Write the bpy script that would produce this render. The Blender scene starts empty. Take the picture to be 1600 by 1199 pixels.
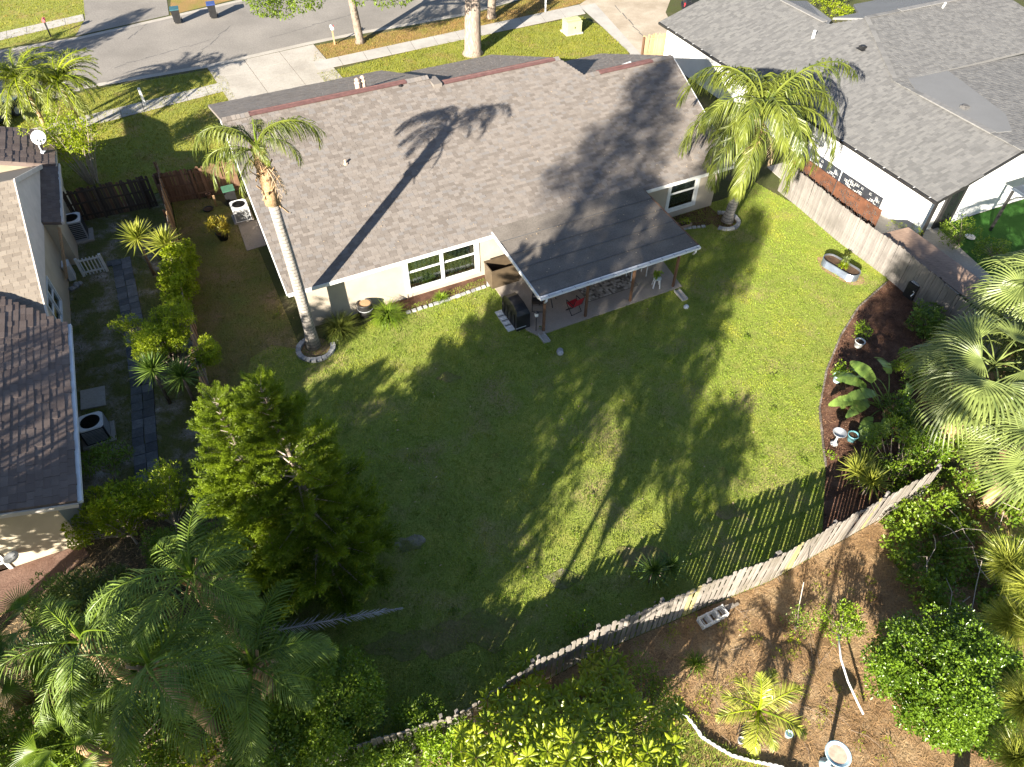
import bpy, math, random
import numpy as np
from mathutils import Vector, Matrix, Euler

# ------------------------------------------------------------------ camera, sky, sun, exposure
SC = bpy.context.scene
CAM_H, PITCH = 21.0, math.radians(47)
cam_d = bpy.data.cameras.new("camera")
cam = bpy.data.objects.new("camera", cam_d)
SC.collection.objects.link(cam)
cam.location = (0, 0, CAM_H)
cam.rotation_euler = (math.radians(90) - PITCH, 0, 0)
cam_d.sensor_fit = 'HORIZONTAL'
cam_d.sensor_width = 36.0
cam_d.lens = 36.0 * 1110 / 1600
cam_d.clip_end = 2000
SC.camera = cam

SUN_AZ, SUN_EL = math.radians(28.4), math.radians(21.0)     # direction the light travels, height of the sun
world = bpy.data.worlds.new("World")
SC.world = world
world.use_nodes = True
wn = world.node_tree.nodes
bg = wn["Background"]
sky = wn.new("ShaderNodeTexSky")
sky.sky_type = 'NISHITA'
sky.sun_disc = False
sky.sun_elevation = SUN_EL
sky.sun_rotation = math.pi + SUN_AZ
sky.air_density = 0.7
sky.dust_density = 0.5
world.node_tree.links.new(sky.outputs[0], bg.inputs[0])
bg.inputs[1].default_value = 0.056
sun_d = bpy.data.lights.new("sun", 'SUN')
sun_d.energy = 5.0
sun_d.angle = math.radians(0.5)
sun_d.color = (1.0, 0.925, 0.80)
sun = bpy.data.objects.new("sun", sun_d)
SC.collection.objects.link(sun)
sun.location = (-30, -60, 60)
sun.rotation_euler = (math.radians(90) - SUN_EL, 0, -SUN_AZ)
SC.view_settings.view_transform = 'Standard'
SC.view_settings.look = 'None'
SC.view_settings.gamma = 1
SC.view_settings.exposure = 2.08
SC.view_settings.use_curve_mapping = False
SC.cycles.max_bounces = 6
SC.cycles.transparent_max_bounces = 6

R = random.Random(7)
NR = np.random.default_rng(7)
UP = Vector((0, 0, 1))

# ------------------------------------------------------------------ survey: photo reading -> world point at a known height
_s, _c = math.sin(PITCH), math.cos(PITCH)
def ray(px, py):
    a = (px - 800) / 1110; b = (py - 599.5) / 1110
    return Vector((a, _c - b * _s, -(_s + b * _c)))
def P(px, py, h=0.0):
    d = ray(px, py)
    t = (CAM_H - h) / -d.z
    return Vector((d.x * t, d.y * t, h))
def on_plane(px, py, p0, n):
    o = Vector((0, 0, CAM_H)); d = ray(px, py)
    return o + d * ((p0 - o).dot(n) / d.dot(n))
def height_at(base, py):
    """height above ground base at which a vertical line through base is read at photo row py"""
    k = (py - 599.5) / 1110
    # yc = -y s + (H-h) c ; zc = y c + (H-h) s ; yc = k zc
    y = base.y
    Hh = y * (_s + k * _c) / (_c - k * _s)
    return CAM_H - Hh

# ------------------------------------------------------------------ mesh builder
class MB:
    def __init__(s): s.v = []; s.f = []; s.m = []
    def add(s, vs, fs, mi=0):
        o = len(s.v)
        s.v.extend([tuple(p) for p in vs])
        s.f.extend([tuple(i + o for i in f) for f in fs])
        s.m.extend([mi] * len(fs))
    def box(s, c, size, rz=0.0, mi=0):
        x, y, z = size[0] / 2, size[1] / 2, size[2] / 2
        cr, sr = math.cos(rz), math.sin(rz)
        vs = []
        for dz in (-z, z):
            for dx, dy in ((-x, -y), (x, -y), (x, y), (-x, y)):
                vs.append((c[0] + dx * cr - dy * sr, c[1] + dx * sr + dy * cr, c[2] + dz))
        s.add(vs, [(3, 2, 1, 0), (4, 5, 6, 7), (0, 1, 5, 4), (1, 2, 6, 5), (2, 3, 7, 6), (3, 0, 4, 7)], mi)
    def beam(s, a, b, w, t, up=UP, mi=0):
        """rectangular bar from a to b; w = width sideways, t = thickness along up"""
        a = Vector(a); b = Vector(b); d = (b - a).normalized()
        side = d.cross(up)
        if side.length < 1e-5: side = d.cross(Vector((1, 0, 0)))
        side.normalize(); n = side.cross(d).normalized()
        vs = []
        for p in (a, b):
            for i, j in ((-1, -1), (1, -1), (1, 1), (-1, 1)):
                vs.append(p + side * (i * w / 2) + n * (j * t / 2))
        s.add(vs, [(0, 1, 2, 3), (7, 6, 5, 4), (0, 4, 5, 1), (1, 5, 6, 2), (2, 6, 7, 3), (3, 7, 4, 0)], mi)
    def slab(s, pts, th, mi=0, down=True):
        """polygon of points extruded vertically by th (down)"""
        n = len(pts); pts = [Vector(p) for p in pts]
        area = sum(pts[i].x * pts[(i + 1) % n].y - pts[(i + 1) % n].x * pts[i].y for i in range(n))
        if area < 0: pts.reverse()
        lo = [p - Vector((0, 0, th)) for p in pts]
        fs = [tuple(range(n)), tuple(range(2 * n - 1, n - 1, -1))]
        fs += [(i, i + n, (i + 1) % n + n, (i + 1) % n) for i in range(n)]
        s.add(pts + lo, fs, mi)
    def poly(s, pts, mi=0): s.add(pts, [tuple(range(len(pts)))], mi)
    def tube(s, pts, rad, n=6, mi=0, cap=True):
        pts = [Vector(p) for p in pts]
        if not hasattr(rad, '__len__'): rad = [rad] * len(pts)
        vs = []; prev = None
        for i, p in enumerate(pts):
            d = (pts[min(i + 1, len(pts) - 1)] - pts[max(i - 1, 0)])
            if d.length < 1e-7: d = Vector((0, 0, 1))
            d.normalize()
            if prev is None:
                a = d.cross(Vector((0.31, 0.95, 0.05)))
                if a.length < 1e-3: a = d.cross(Vector((1, 0, 0)))
            else:
                a = prev - d * prev.dot(d)
            a.normalize(); prev = a; b = d.cross(a)
            for k in range(n):
                t = 2 * math.pi * k / n
                vs.append(p + (a * math.cos(t) + b * math.sin(t)) * rad[i])
        fs = []
        for i in range(len(pts) - 1):
            for k in range(n):
                k2 = (k + 1) % n
                fs.append((i * n + k, i * n + k2, (i + 1) * n + k2, (i + 1) * n + k))
        if cap:
            fs.append(tuple(range(n - 1, -1, -1)))
            fs.append(tuple((len(pts) - 1) * n + k for k in range(n)))
        s.add(vs, fs, mi)
    def lathe(s, prof, c=(0, 0, 0), n=16, mi=0, sx=1.0, sy=1.0, rz=0.0):
        vs = []; cr, sr = math.cos(rz), math.sin(rz)
        for r, z in prof:
            for k in range(n):
                t = 2 * math.pi * k / n
                x, y = r * math.cos(t) * sx, r * math.sin(t) * sy
                vs.append((c[0] + x * cr - y * sr, c[1] + x * sr + y * cr, c[2] + z))
        fs = []
        for i in range(len(prof) - 1):
            for k in range(n):
                k2 = (k + 1) % n
                fs.append((i * n + k, i * n + k2, (i + 1) * n + k2, (i + 1) * n + k))
        if prof[0][0] > 1e-4: fs.append(tuple(range(n - 1, -1, -1)))
        if prof[-1][0] > 1e-4: fs.append(tuple((len(prof) - 1) * n + k for k in range(n)))
        s.add(vs, fs, mi)
    def mesh(s, name, mats, smooth=False, org=(0, 0, 0)):
        me = bpy.data.meshes.new(name)
        v = np.array(s.v, dtype=np.float64).reshape(-1, 3) - np.array(tuple(org))
        me.from_pydata(v.tolist(), [], s.f)
        for m in (mats if isinstance(mats, (list, tuple)) else [mats]): me.materials.append(m)
        if any(s.m): me.polygons.foreach_set("material_index", s.m)
        if smooth: me.polygons.foreach_set("use_smooth", [True] * len(s.f))
        me.update()
        return me
    def build(s, name, mats, parent=None, smooth=False):
        org = world_loc(parent) if parent is not None else (0, 0, 0)
        return link(name, s.mesh(name, mats, smooth, org), parent)

def world_loc(o):
    p = Vector((0, 0, 0))
    while o is not None:
        p = p + o.location; o = o.parent
    return p
def link(name, data, parent=None):
    o = bpy.data.objects.new(name, data)
    SC.collection.objects.link(o)
    if parent is not None: o.parent = parent
    return o
def tag(o, label=None, cat=None, group=None, kind=None):
    if label: o['label'] = label
    if cat: o['category'] = cat
    if group: o['group'] = group
    if kind: o['kind'] = kind
    return o
def thing(name, label, cat, loc=(0, 0, 0), group=None):
    o = link(name, None)
    o.location = loc
    o.empty_display_size = 0.2
    return tag(o, label, cat, group)
def struct(name, mb, m, smooth=False):
    return tag(mb.build(name, m, None, smooth), kind='structure')
def np_mesh(name, verts, faces, mats, org=(0, 0, 0), smooth=False):
    """verts Nx3, faces MxK (all the same K)"""
    v = np.asarray(verts, dtype=np.float32) - np.array(tuple(org), dtype=np.float32)
    f = np.asarray(faces, dtype=np.int32)
    me = bpy.data.meshes.new(name)
    me.vertices.add(len(v)); me.vertices.foreach_set("co", v.ravel())
    k = f.shape[1]
    me.loops.add(f.size); me.loops.foreach_set("vertex_index", f.ravel())
    me.polygons.add(len(f))
    me.polygons.foreach_set("loop_start", np.arange(0, f.size, k, dtype=np.int32))
    me.polygons.foreach_set("loop_total", np.full(len(f), k, dtype=np.int32))
    if smooth: me.polygons.foreach_set("use_smooth", np.ones(len(f), dtype=bool))
    for m in (mats if isinstance(mats, (list, tuple)) else [mats]): me.materials.append(m)
    me.update(calc_edges=True)
    return me

# ------------------------------------------------------------------ materials
def _new(name):
    m = bpy.data.materials.new(name); m.use_nodes = True
    nt = m.node_tree
    return m, nt, nt.nodes, nt.links, nt.nodes["Principled BSDF"]
def ramp(N, L, src, stops):
    r = N.new("ShaderNodeValToRGB")
    e = r.color_ramp.elements
    while len(e) < len(stops): e.new(0.5)
    for el, (p, c) in zip(e, stops):
        el.position = p; el.color = (*c, 1)
    L.new(src, r.inputs[0])
    return r.outputs[0]
def noise(N, L, vec, scale, detail=4, rough=0.55):
    n = N.new("ShaderNodeTexNoise")
    n.inputs["Scale"].default_value = scale; n.inputs["Detail"].default_value = detail
    n.inputs["Roughness"].default_value = rough
    if vec is not None: L.new(vec, n.inputs["Vector"])
    return n.outputs["Fac"]
def mixc(N, L, fac, a, b, mode='MIX'):
    n = N.new("ShaderNodeMix"); n.data_type = 'RGBA'; n.blend_type = mode
    if isinstance(fac, (int, float)): n.inputs[0].default_value = fac
    else: L.new(fac, n.inputs[0])
    for i, c in ((6, a), (7, b)):
        if isinstance(c, tuple): n.inputs[i].default_value = (*c, 1)
        else: L.new(c, n.inputs[i])
    return n.outputs[2]
def math_(N, L, op, a, b=0.0):
    n = N.new("ShaderNodeMath"); n.operation = op
    for i, x in enumerate((a, b)):
        if isinstance(x, (int, float)): n.inputs[i].default_value = x
        else: L.new(x, n.inputs[i])
    return n.outputs[0]
def bump(N, L, bs, h, strength=0.3, dist=0.02):
    b = N.new("ShaderNodeBump"); b.inputs["Strength"].default_value = strength
    b.inputs["Distance"].default_value = dist
    L.new(h, b.inputs["Height"]); L.new(b.outputs[0], bs.inputs["Normal"])
def pos(N):
    return N.new("ShaderNodeNewGeometry").outputs["Position"]
def island(N, L):
    g = N.new("ShaderNodeNewGeometry"); o = N.new("ShaderNodeObjectInfo")
    s = math_(N, L, 'ADD', g.outputs["Random Per Island"], o.outputs["Random"])
    return math_(N, L, 'FRACT', s)

def M_plain(name, col, rough=0.6, var=0.12, scale=6.0, metal=0.0, bmp=0.0, spec=0.5):
    m, nt, N, L, b = _new(name)
    f = noise(N, L, pos(N), scale, 5)
    d = tuple(max(0, x * (1 - var * 2)) for x in col); h = tuple(min(1, x * (1 + var)) for x in col)
    L.new(ramp(N, L, f, [(0.3, d), (0.7, h)]), b.inputs["Base Color"])
    b.inputs["Roughness"].default_value = rough; b.inputs["Metallic"].default_value = metal
    b.inputs["Specular IOR Level"].default_value = spec
    if bmp: bump(N, L, b, noise(N, L, pos(N), scale * 6, 3), bmp, 0.01)
    return m

def M_pieces(name, stops, rough=0.9, wear=0.25, wear_scale=0.6, fine=60.0, bmp=0.4):
    """a colour of its own for every piece, with broad weathering and fine grain"""
    m, nt, N, L, b = _new(name)
    c = ramp(N, L, island(N, L), stops)
    w = noise(N, L, pos(N), wear_scale, 4)
    c = mixc(N, L, math_(N, L, 'MULTIPLY', w, wear), c, tuple(x * 0.55 for x in stops[0][1]))
    g = noise(N, L, pos(N), fine, 2)
    c = mixc(N, L, 0.5, c, ramp(N, L, g, [(0.3, (0.35, 0.35, 0.35)), (0.7, (0.68, 0.68, 0.68))]), 'OVERLAY')
    L.new(c, b.inputs["Base Color"]); b.inputs["Roughness"].default_value = rough
    b.inputs["Specular IOR Level"].default_value = 0.25
    bump(N, L, b, g, bmp, 0.006)
    return m

def M_leaf(name, c1, c2, trans=0.35, rough=0.42, spec=0.4, patch=None):
    """leaf: colour drawn per leaf between c1 and c2, some light passes through"""
    m, nt, N, L, b = _new(name)
    c = mixc(N, L, island(N, L), c1, c2)
    n = noise(N, L, pos(N), 1.3, 3)
    c = mixc(N, L, ramp(N, L, n, [(0.40, (0, 0, 0)), (0.65, (1, 1, 1))]), c, patch or tuple(min(1, x * 1.3) for x in c2))
    L.new(c, b.inputs["Base Color"])
    b.inputs["Roughness"].default_value = rough; b.inputs["Specular IOR Level"].default_value = spec
    t = N.new("ShaderNodeBsdfTranslucent")
    L.new(mixc(N, L, 0.35, c, (0.5, 0.6, 0.05), 'OVERLAY'), t.inputs[0])
    mx = N.new("ShaderNodeMixShader"); mx.inputs[0].default_value = trans
    L.new(b.outputs[0], mx.inputs[1]); L.new(t.outputs[0], mx.inputs[2])
    L.new(mx.outputs[0], N["Material Output"].inputs[0])
    return m

def M_ground(name, stops, scale=0.5, fine=25.0, fine_amt=0.5, rough=0.95, bmp=0.6, dist=0.03):
    m, nt, N, L, b = _new(name)
    p = pos(N)
    a = noise(N, L, p, scale, 6, 0.62)
    c = ramp(N, L, a, stops)
    g = noise(N, L, p, fine, 4, 0.7)
    c = mixc(N, L, fine_amt, c, ramp(N, L, g, [(0.28, (0.2, 0.2, 0.2)), (0.72, (0.78, 0.78, 0.78))]), 'OVERLAY')
    L.new(c, b.inputs["Base Color"]); b.inputs["Roughness"].default_value = rough
    b.inputs["Specular IOR Level"].default_value = 0.2
    bump(N, L, b, g, bmp, dist)
    return m

def M_wood(name, c1, c2, rough=0.85, grain=(40, 40, 2.5), stain=None):
    m, nt, N, L, b = _new(name)
    tc = N.new("ShaderNodeTexCoord"); mp = N.new("ShaderNodeMapping")
    L.new(tc.outputs["Object"], mp.inputs[0]); mp.inputs["Scale"].default_value = grain
    g = noise(N, L, mp.outputs[0], 1.0, 4, 0.6)
    c = mixc(N, L, island(N, L), c1, c2)
    c = mixc(N, L, 0.6, c, ramp(N, L, g, [(0.3, (0.25, 0.24, 0.23)), (0.7, (0.72, 0.72, 0.72))]), 'OVERLAY')
    if stain:
        w = noise(N, L, pos(N), 0.9, 4)
        c = mixc(N, L, ramp(N, L, w, [(0.5, (0, 0, 0)), (0.7, (0.75, 0.75, 0.75))]), c, stain)
    L.new(c, b.inputs["Base Color"]); b.inputs["Roughness"].default_value = rough
    b.inputs["Specular IOR Level"].default_value = 0.25
    bump(N, L, b, g, 0.35, 0.006)
    return m

def M_bark(name, c1, c2, ring=0.0, rough=0.9, vscale=3.0):
    m, nt, N, L, b = _new(name)
    p = pos(N)
    mp = N.new("ShaderNodeMapping"); mp.inputs["Scale"].default_value = (9, 9, vscale)
    L.new(p, mp.inputs[0])
    g = noise(N, L, mp.outputs[0], 1.6, 5, 0.65)
    c = ramp(N, L, g, [(0.32, c1), (0.68, c2)])
    if ring:
        sp = N.new("ShaderNodeSeparateXYZ"); L.new(p, sp.inputs[0])
        z = math_(N, L, 'ADD', math_(N, L, 'MULTIPLY', sp.outputs[2], ring), math_(N, L, 'MULTIPLY', g, 0.5))
        w = math_(N, L, 'FRACT', z)
        c = mixc(N, L, ramp(N, L, w, [(0.0, (0.95, 0.95, 0.95)), (0.3, (0, 0, 0))]), c, tuple(x * 0.3 for x in c1))
    L.new(c, b.inputs["Base Color"]); b.inputs["Roughness"].default_value = rough
    b.inputs["Specular IOR Level"].default_value = 0.2
    bump(N, L, b, g, 0.7, 0.03)
    return m

def M_glass(name, col=(0.012, 0.014, 0.014)):
    m, nt, N, L, b = _new(name)
    b.inputs["Base Color"].default_value = (*col, 1); b.inputs["Roughness"].default_value = 0.04
    b.inputs["Specular IOR Level"].default_value = 0.8
    bump(N, L, b, noise(N, L, pos(N), 1.5, 2), 0.03, 0.02)
    return m

MT = {}
MT['white'] = M_plain('white_paint', (0.66, 0.66, 0.64), 0.45, 0.06, 3)
MT['white_metal'] = M_plain('white_metal', (0.72, 0.73, 0.74), 0.35, 0.06, 3)
MT['stucco'] = M_plain('tan_stucco', (0.40, 0.345, 0.27), 0.9, 0.07, 1.2, bmp=0.4)
MT['stucco_left'] = M_plain('cream_stucco', (0.45, 0.39, 0.285), 0.9, 0.08, 1.0, bmp=0.4)
MT['stucco_white'] = M_plain('white_stucco', (0.68, 0.68, 0.66), 0.9, 0.05, 1.0, bmp=0.3)
MT['siding'] = M_plain('pale_siding', (0.60, 0.55, 0.50), 0.7, 0.06, 2)
MT['concrete'] = M_ground('pale_concrete', [(0.25, (0.28, 0.252, 0.218)), (0.5, (0.36, 0.328, 0.285)), (0.75, (0.42, 0.385, 0.338))], 0.5, 12, 0.3, 0.9, 0.2, 0.006)
MT['walk'] = M_ground('sidewalk_concrete', [(0.25, (0.29, 0.272, 0.248)), (0.5, (0.37, 0.348, 0.318)), (0.75, (0.43, 0.405, 0.372))], 0.6, 14, 0.22, 0.9, 0.2, 0.006)
MT['patio'] = M_ground('patio_concrete', [(0.3, (0.27, 0.23, 0.19)), (0.7, (0.37, 0.32, 0.265))], 0.8, 14, 0.2, 0.85, 0.2, 0.006)
MT['street'] = M_ground('worn_asphalt', [(0.25, (0.165, 0.150, 0.133)), (0.5, (0.215, 0.196, 0.174)), (0.75, (0.27, 0.246, 0.217))], 0.22, 9, 0.4, 0.9, 0.35, 0.01)
MT['dirt_drive'] = M_ground('stained_concrete', [(0.25, (0.26, 0.21, 0.15)), (0.5, (0.36, 0.30, 0.23)), (0.75, (0.45, 0.40, 0.32))], 0.5, 12, 0.25, 0.9, 0.2, 0.006)
MT['terrain'] = M_ground('terrain_soil', [(0.3, (0.07, 0.06, 0.03)), (0.5, (0.06, 0.07, 0.02)), (0.7, (0.11, 0.09, 0.055))], 0.3, 12, 0.5)
GRASS_STOPS = [(0.28, (0.45, 0.36, 0.15)), (0.38, (0.25, 0.335, 0.060)), (0.52, (0.31, 0.40, 0.060)), (0.64, (0.415, 0.44, 0.068)), (0.76, (0.50, 0.42, 0.15))]
MT['lawn'] = M_ground('lawn_soil', [(0.3, (0.29, 0.235, 0.10)), (0.5, (0.20, 0.235, 0.045)), (0.7, (0.28, 0.275, 0.06))], 0.45, 22, 0.75)
MT['front_lawn'] = M_ground('front_lawn_soil', [(0.3, (0.29, 0.21, 0.08)), (0.5, (0.20, 0.22, 0.04)), (0.7, (0.29, 0.26, 0.055))], 0.5, 18, 0.6)
MT['dead_lawn'] = M_ground('dry_verge', [(0.3, (0.28, 0.165, 0.07)), (0.5, (0.24, 0.16, 0.055)), (0.72, (0.18, 0.17, 0.035))], 0.7, 18, 0.6)
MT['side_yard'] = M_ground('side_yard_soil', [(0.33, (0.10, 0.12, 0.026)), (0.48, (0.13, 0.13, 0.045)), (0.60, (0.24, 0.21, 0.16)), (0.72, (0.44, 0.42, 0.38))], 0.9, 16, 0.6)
MT['mulch'] = M_ground('red_brown_mulch', [(0.3, (0.055, 0.028, 0.018)), (0.5, (0.11, 0.056, 0.036)), (0.7, (0.18, 0.10, 0.065))], 2.0, 40, 0.6)
MT['straw'] = M_ground('pine_straw_ground', [(0.3, (0.14, 0.082, 0.042)), (0.5, (0.27, 0.175, 0.095)), (0.7, (0.40, 0.29, 0.17))], 1.1, 16, 0.9)
MT['humus'] = M_ground('leaf_mould', [(0.3, (0.05, 0.036, 0.02)), (0.5, (0.095, 0.072, 0.042)), (0.7, (0.15, 0.12, 0.075))], 0.9, 18, 0.8)
MT['turf'] = M_ground('artificial_turf', [(0.3, (0.02, 0.075, 0.008)), (0.7, (0.03, 0.10, 0.012))], 1.0, 40, 0.3)
MT['brick'] = M_ground('brick_paving', [(0.3, (0.12, 0.066, 0.048)), (0.7, (0.20, 0.125, 0.095))], 1.5, 18, 0.4)
MT['shingle'] = M_pieces('brown_grey_shingle', [(0.0, (0.145, 0.124, 0.108)), (0.35, (0.182, 0.158, 0.139)), (0.7, (0.222, 0.194, 0.171)), (1.0, (0.178, 0.165, 0.157))], wear=0.28, wear_scale=0.45)
MT['shingle_grey'] = M_pieces('weathered_grey_shingle', [(0.0, (0.112, 0.110, 0.108)), (0.5, (0.140, 0.137, 0.134)), (1.0, (0.168, 0.164, 0.158))], wear=0.15)
MT['shingle_tan'] = M_pieces('sandy_shingle', [(0.0, (0.165, 0.138, 0.112)), (0.5, (0.205, 0.174, 0.142)), (1.0, (0.245, 0.210, 0.172))], wear=0.2)
MT['tile'] = M_pieces('brown_roof_tile', [(0.0, (0.15, 0.112, 0.096)), (0.5, (0.18, 0.137, 0.117)), (1.0, (0.215, 0.166, 0.142))], wear=0.5, wear_scale=1.4)
MT['roll'] = M_ground('rolled_roofing', [(0.3, (0.125, 0.108, 0.092)), (0.7, (0.185, 0.162, 0.138))], 0.9, 18, 0.5, 0.9, 0.2, 0.004)
MT['membrane'] = M_ground('grey_membrane', [(0.3, (0.15, 0.15, 0.15)), (0.7, (0.175, 0.175, 0.175))], 0.5, 20, 0.12, 0.8, 0.1, 0.004)
MT['ridge_brown'] = M_plain('red_brown_vent', (0.115, 0.055, 0.050), 0.75, 0.15, 4)
MT['cap_dark'] = M_plain('dark_shingle_cap', (0.10, 0.095, 0.092), 0.9, 0.15, 4)
MT['cap_mid'] = M_plain('grey_shingle_cap', (0.17, 0.165, 0.16), 0.9, 0.12, 4)
MT['black'] = M_plain('black_plastic', (0.014, 0.014, 0.015), 0.55, 0.2, 6)
MT['cover'] = M_plain('black_vinyl_cover', (0.018, 0.017, 0.018), 0.5, 0.2, 4, bmp=0.3)
MT['black_metal'] = M_plain('black_metal', (0.022, 0.021, 0.021), 0.45, 0.15, 5)
MT['grey'] = M_plain('grey_metal', (0.32, 0.33, 0.34), 0.45, 0.1, 5)
MT['galv'] = M_plain('galvanised_metal', (0.36, 0.40, 0.46), 0.35, 0.12, 4, metal=0.85)
MT['slate_metal'] = M_plain('slate_blue_metal', (0.06, 0.075, 0.095), 0.5, 0.1, 3)
MT['corten'] = M_plain('rusted_steel', (0.105, 0.040, 0.018), 0.8, 0.25, 3, bmp=0.2)
MT['glass'] = M_glass('window_glass')
MT['curtain'] = M_plain('grey_green_curtain', (0.20, 0.23, 0.19), 0.9, 0.2, 9)
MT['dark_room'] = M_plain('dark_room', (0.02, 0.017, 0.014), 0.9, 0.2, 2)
MT['post_wood'] = M_wood('stained_post_wood', (0.13, 0.072, 0.042), (0.18, 0.10, 0.06))
MT['picket_pale'] = M_wood('weathered_pale_picket', (0.19, 0.168, 0.145), (0.29, 0.26, 0.228), stain=(0.14, 0.122, 0.09))
MT['picket_yellow'] = M_wood('yellowed_picket', (0.34, 0.29, 0.13), (0.38, 0.33, 0.16))
MT['board_grey'] = M_wood('weathered_grey_board', (0.165, 0.150, 0.138), (0.225, 0.205, 0.188), stain=(0.125, 0.112, 0.10))
MT['board_brown'] = M_wood('brown_board', (0.10, 0.058, 0.036), (0.17, 0.10, 0.065))
MT['board_dark'] = M_wood('dark_old_board', (0.055, 0.040, 0.030), (0.095, 0.072, 0.055))
MT['board_tan'] = M_wood('tan_board', (0.34, 0.22, 0.12), (0.42, 0.28, 0.16))
MT['board_orange'] = M_wood('orange_stained_board', (0.42, 0.20, 0.05), (0.50, 0.25, 0.07))
MT['deck'] = M_wood('deck_plank', (0.22, 0.15, 0.11), (0.33, 0.23, 0.17), grain=(4, 30, 30))
MT['box_brown'] = M_plain('brown_resin', (0.085, 0.060, 0.035), 0.6, 0.15, 3)
MT['red'] = M_plain('red_fabric', (0.42, 0.015, 0.025), 0.7, 0.12, 5)
MT['pink'] = M_plain('faded_red_plastic', (0.55, 0.12, 0.12), 0.5, 0.1, 5)
MT['teal_dark'] = M_plain('dark_teal_plastic', (0.03, 0.10, 0.12), 0.5, 0.1, 5)
MT['teal'] = M_plain('teal_glaze', (0.13, 0.31, 0.34), 0.3, 0.1, 5)
MT['pale_blue'] = M_plain('pale_blue_glaze', (0.45, 0.62, 0.68), 0.3, 0.1, 5)
MT['blue'] = M_plain('blue_plastic', (0.035, 0.06, 0.20), 0.4, 0.1, 5)
MT['green_plastic'] = M_plain('green_plastic', (0.05, 0.14, 0.09), 0.5, 0.1, 5)
MT['box_green'] = M_plain('pale_green_paint', (0.40, 0.42, 0.22), 0.5, 0.07, 3)
MT['car_dark'] = M_plain('dark_car_paint', (0.012, 0.013, 0.016), 0.18, 0.1, 1)
MT['car_blue'] = M_plain('dark_blue_car_paint', (0.018, 0.03, 0.05), 0.2, 0.1, 1)
MT['stone'] = M_pieces('edging_stone', [(0, (0.25, 0.25, 0.25)), (0.5, (0.36, 0.355, 0.345)), (1, (0.47, 0.455, 0.43))], wear=0.3, wear_scale=3, fine=25)
MT['paver'] = M_pieces('bluish_grey_paver', [(0, (0.09, 0.095, 0.10)), (0.5, (0.165, 0.175, 0.18)), (1, (0.27, 0.275, 0.28))], wear=0.9, wear_scale=3, fine=14)
MT['soil'] = M_ground('potting_soil', [(0.3, (0.045, 0.026, 0.016)), (0.7, (0.12, 0.075, 0.045))], 3, 40, 0.5)
MT['palm_bark'] = M_bark('ringed_grey_palm_bark', (0.21, 0.19, 0.165), (0.37, 0.335, 0.295), ring=6.5)
MT['palm_boot'] = M_bark('fibrous_palm_boot', (0.26, 0.155, 0.075), (0.48, 0.33, 0.19), vscale=8)
MT['bark'] = M_bark('grey_brown_bark', (0.11, 0.085, 0.065), (0.28, 0.225, 0.18))
MT['bark_pale'] = M_bark('pale_bark', (0.30, 0.25, 0.20), (0.47, 0.40, 0.33))
MT['bark_oak'] = M_bark('furrowed_oak_bark', (0.12, 0.09, 0.07), (0.36, 0.29, 0.235), vscale=1.5)
MT['dead'] = M_leaf('dry_frond', (0.36, 0.25, 0.15), (0.50, 0.38, 0.26), 0.2, 0.8, 0.2)
MT['dead_grey'] = M_leaf('grey_dead_frond', (0.34, 0.30, 0.32), (0.50, 0.45, 0.46), 0.1, 0.8, 0.2)
# ------------------------------------------------------------------ the setting: ground sheets
def sheet(name, pts, z, m, th=None):
    mb = MB()
    q = [Vector((p.x, p.y, z)) for p in pts]
    if th: mb.slab(q, th)
    else:
        n = len(q)
        if sum(q[i].x * q[(i + 1) % n].y - q[(i + 1) % n].x * q[i].y for i in range(n)) < 0: q.reverse()
        mb.poly(q)
    return struct(name, mb, m)
def PP(*px): return [P(*p) for p in px]
def V(x, y): return Vector((x, y, 0))

mb = MB(); mb.poly([V(-500, -300), V(500, -300), V(500, 900), V(-500, 900)])
struct('terrain', mb, MT['terrain'])

BACK_LAWN = PP((266, 300), (300, 470), (345, 690), (335, 860), (320, 1080), (420, 1190), (560, 1196), (720, 1150), (842, 1070), (930, 1022), (1025, 982),
               (1095, 952), (1200, 910), (1283, 863), (1290, 735), (1279, 640), (1290, 580), (1312, 525), (1340, 480), (1385, 440), (1385, 425), (1308, 377), (1243, 321), (1180, 285),
               (1165, 300), (1010, 350), (740, 440), (470, 545), (400, 380), (375, 340), (345, 315))
sheet('back_lawn', BACK_LAWN, 0.006, MT['lawn'])
SIDE_LAWN = PP((267, 300), (300, 470), (338, 650), (372, 655), (392, 560), (425, 540), (470, 546), (400, 380), (375, 340), (345, 315))
MT['worn_lawn'] = M_ground('worn_side_lawn', [(0.3, (0.24, 0.175, 0.095)), (0.5, (0.165, 0.15, 0.05)), (0.7, (0.135, 0.16, 0.04))], 0.7, 16, 0.6)
sheet('worn_side_lawn', SIDE_LAWN, 0.010, MT['worn_lawn'])
STRAW = PP((600, 1260), (720, 1152), (842, 1071), (930, 1023), (1025, 983), (1095, 953), (1200, 911), (1283, 864), (1440, 776), (1560, 700), (1900, 800), (1900, 1400), (600, 1400))
sheet('pine_straw_bed', STRAW, 0.004, MT['straw'])
GRASSY = PP((820, 1199), (860, 1140), (960, 1070), (1050, 1105), (1100, 1150), (1190, 1190), (1230, 1260), (800, 1260))
sheet('rough_grass_patch', GRASSY, 0.010, MT['lawn'])
sheet('mulch_bed', PP((1290, 737), (1280, 640), (1291, 580), (1313, 526), (1341, 481), (1386, 441), (1400, 430), (1480, 500), (1560, 640), (1438, 772), (1284, 862)), 0.012, MT['mulch'])
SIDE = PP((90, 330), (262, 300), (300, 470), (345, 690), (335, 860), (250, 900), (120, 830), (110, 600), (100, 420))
sheet('side_yard', SIDE, 0.005, MT['side_yard'])
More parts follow.
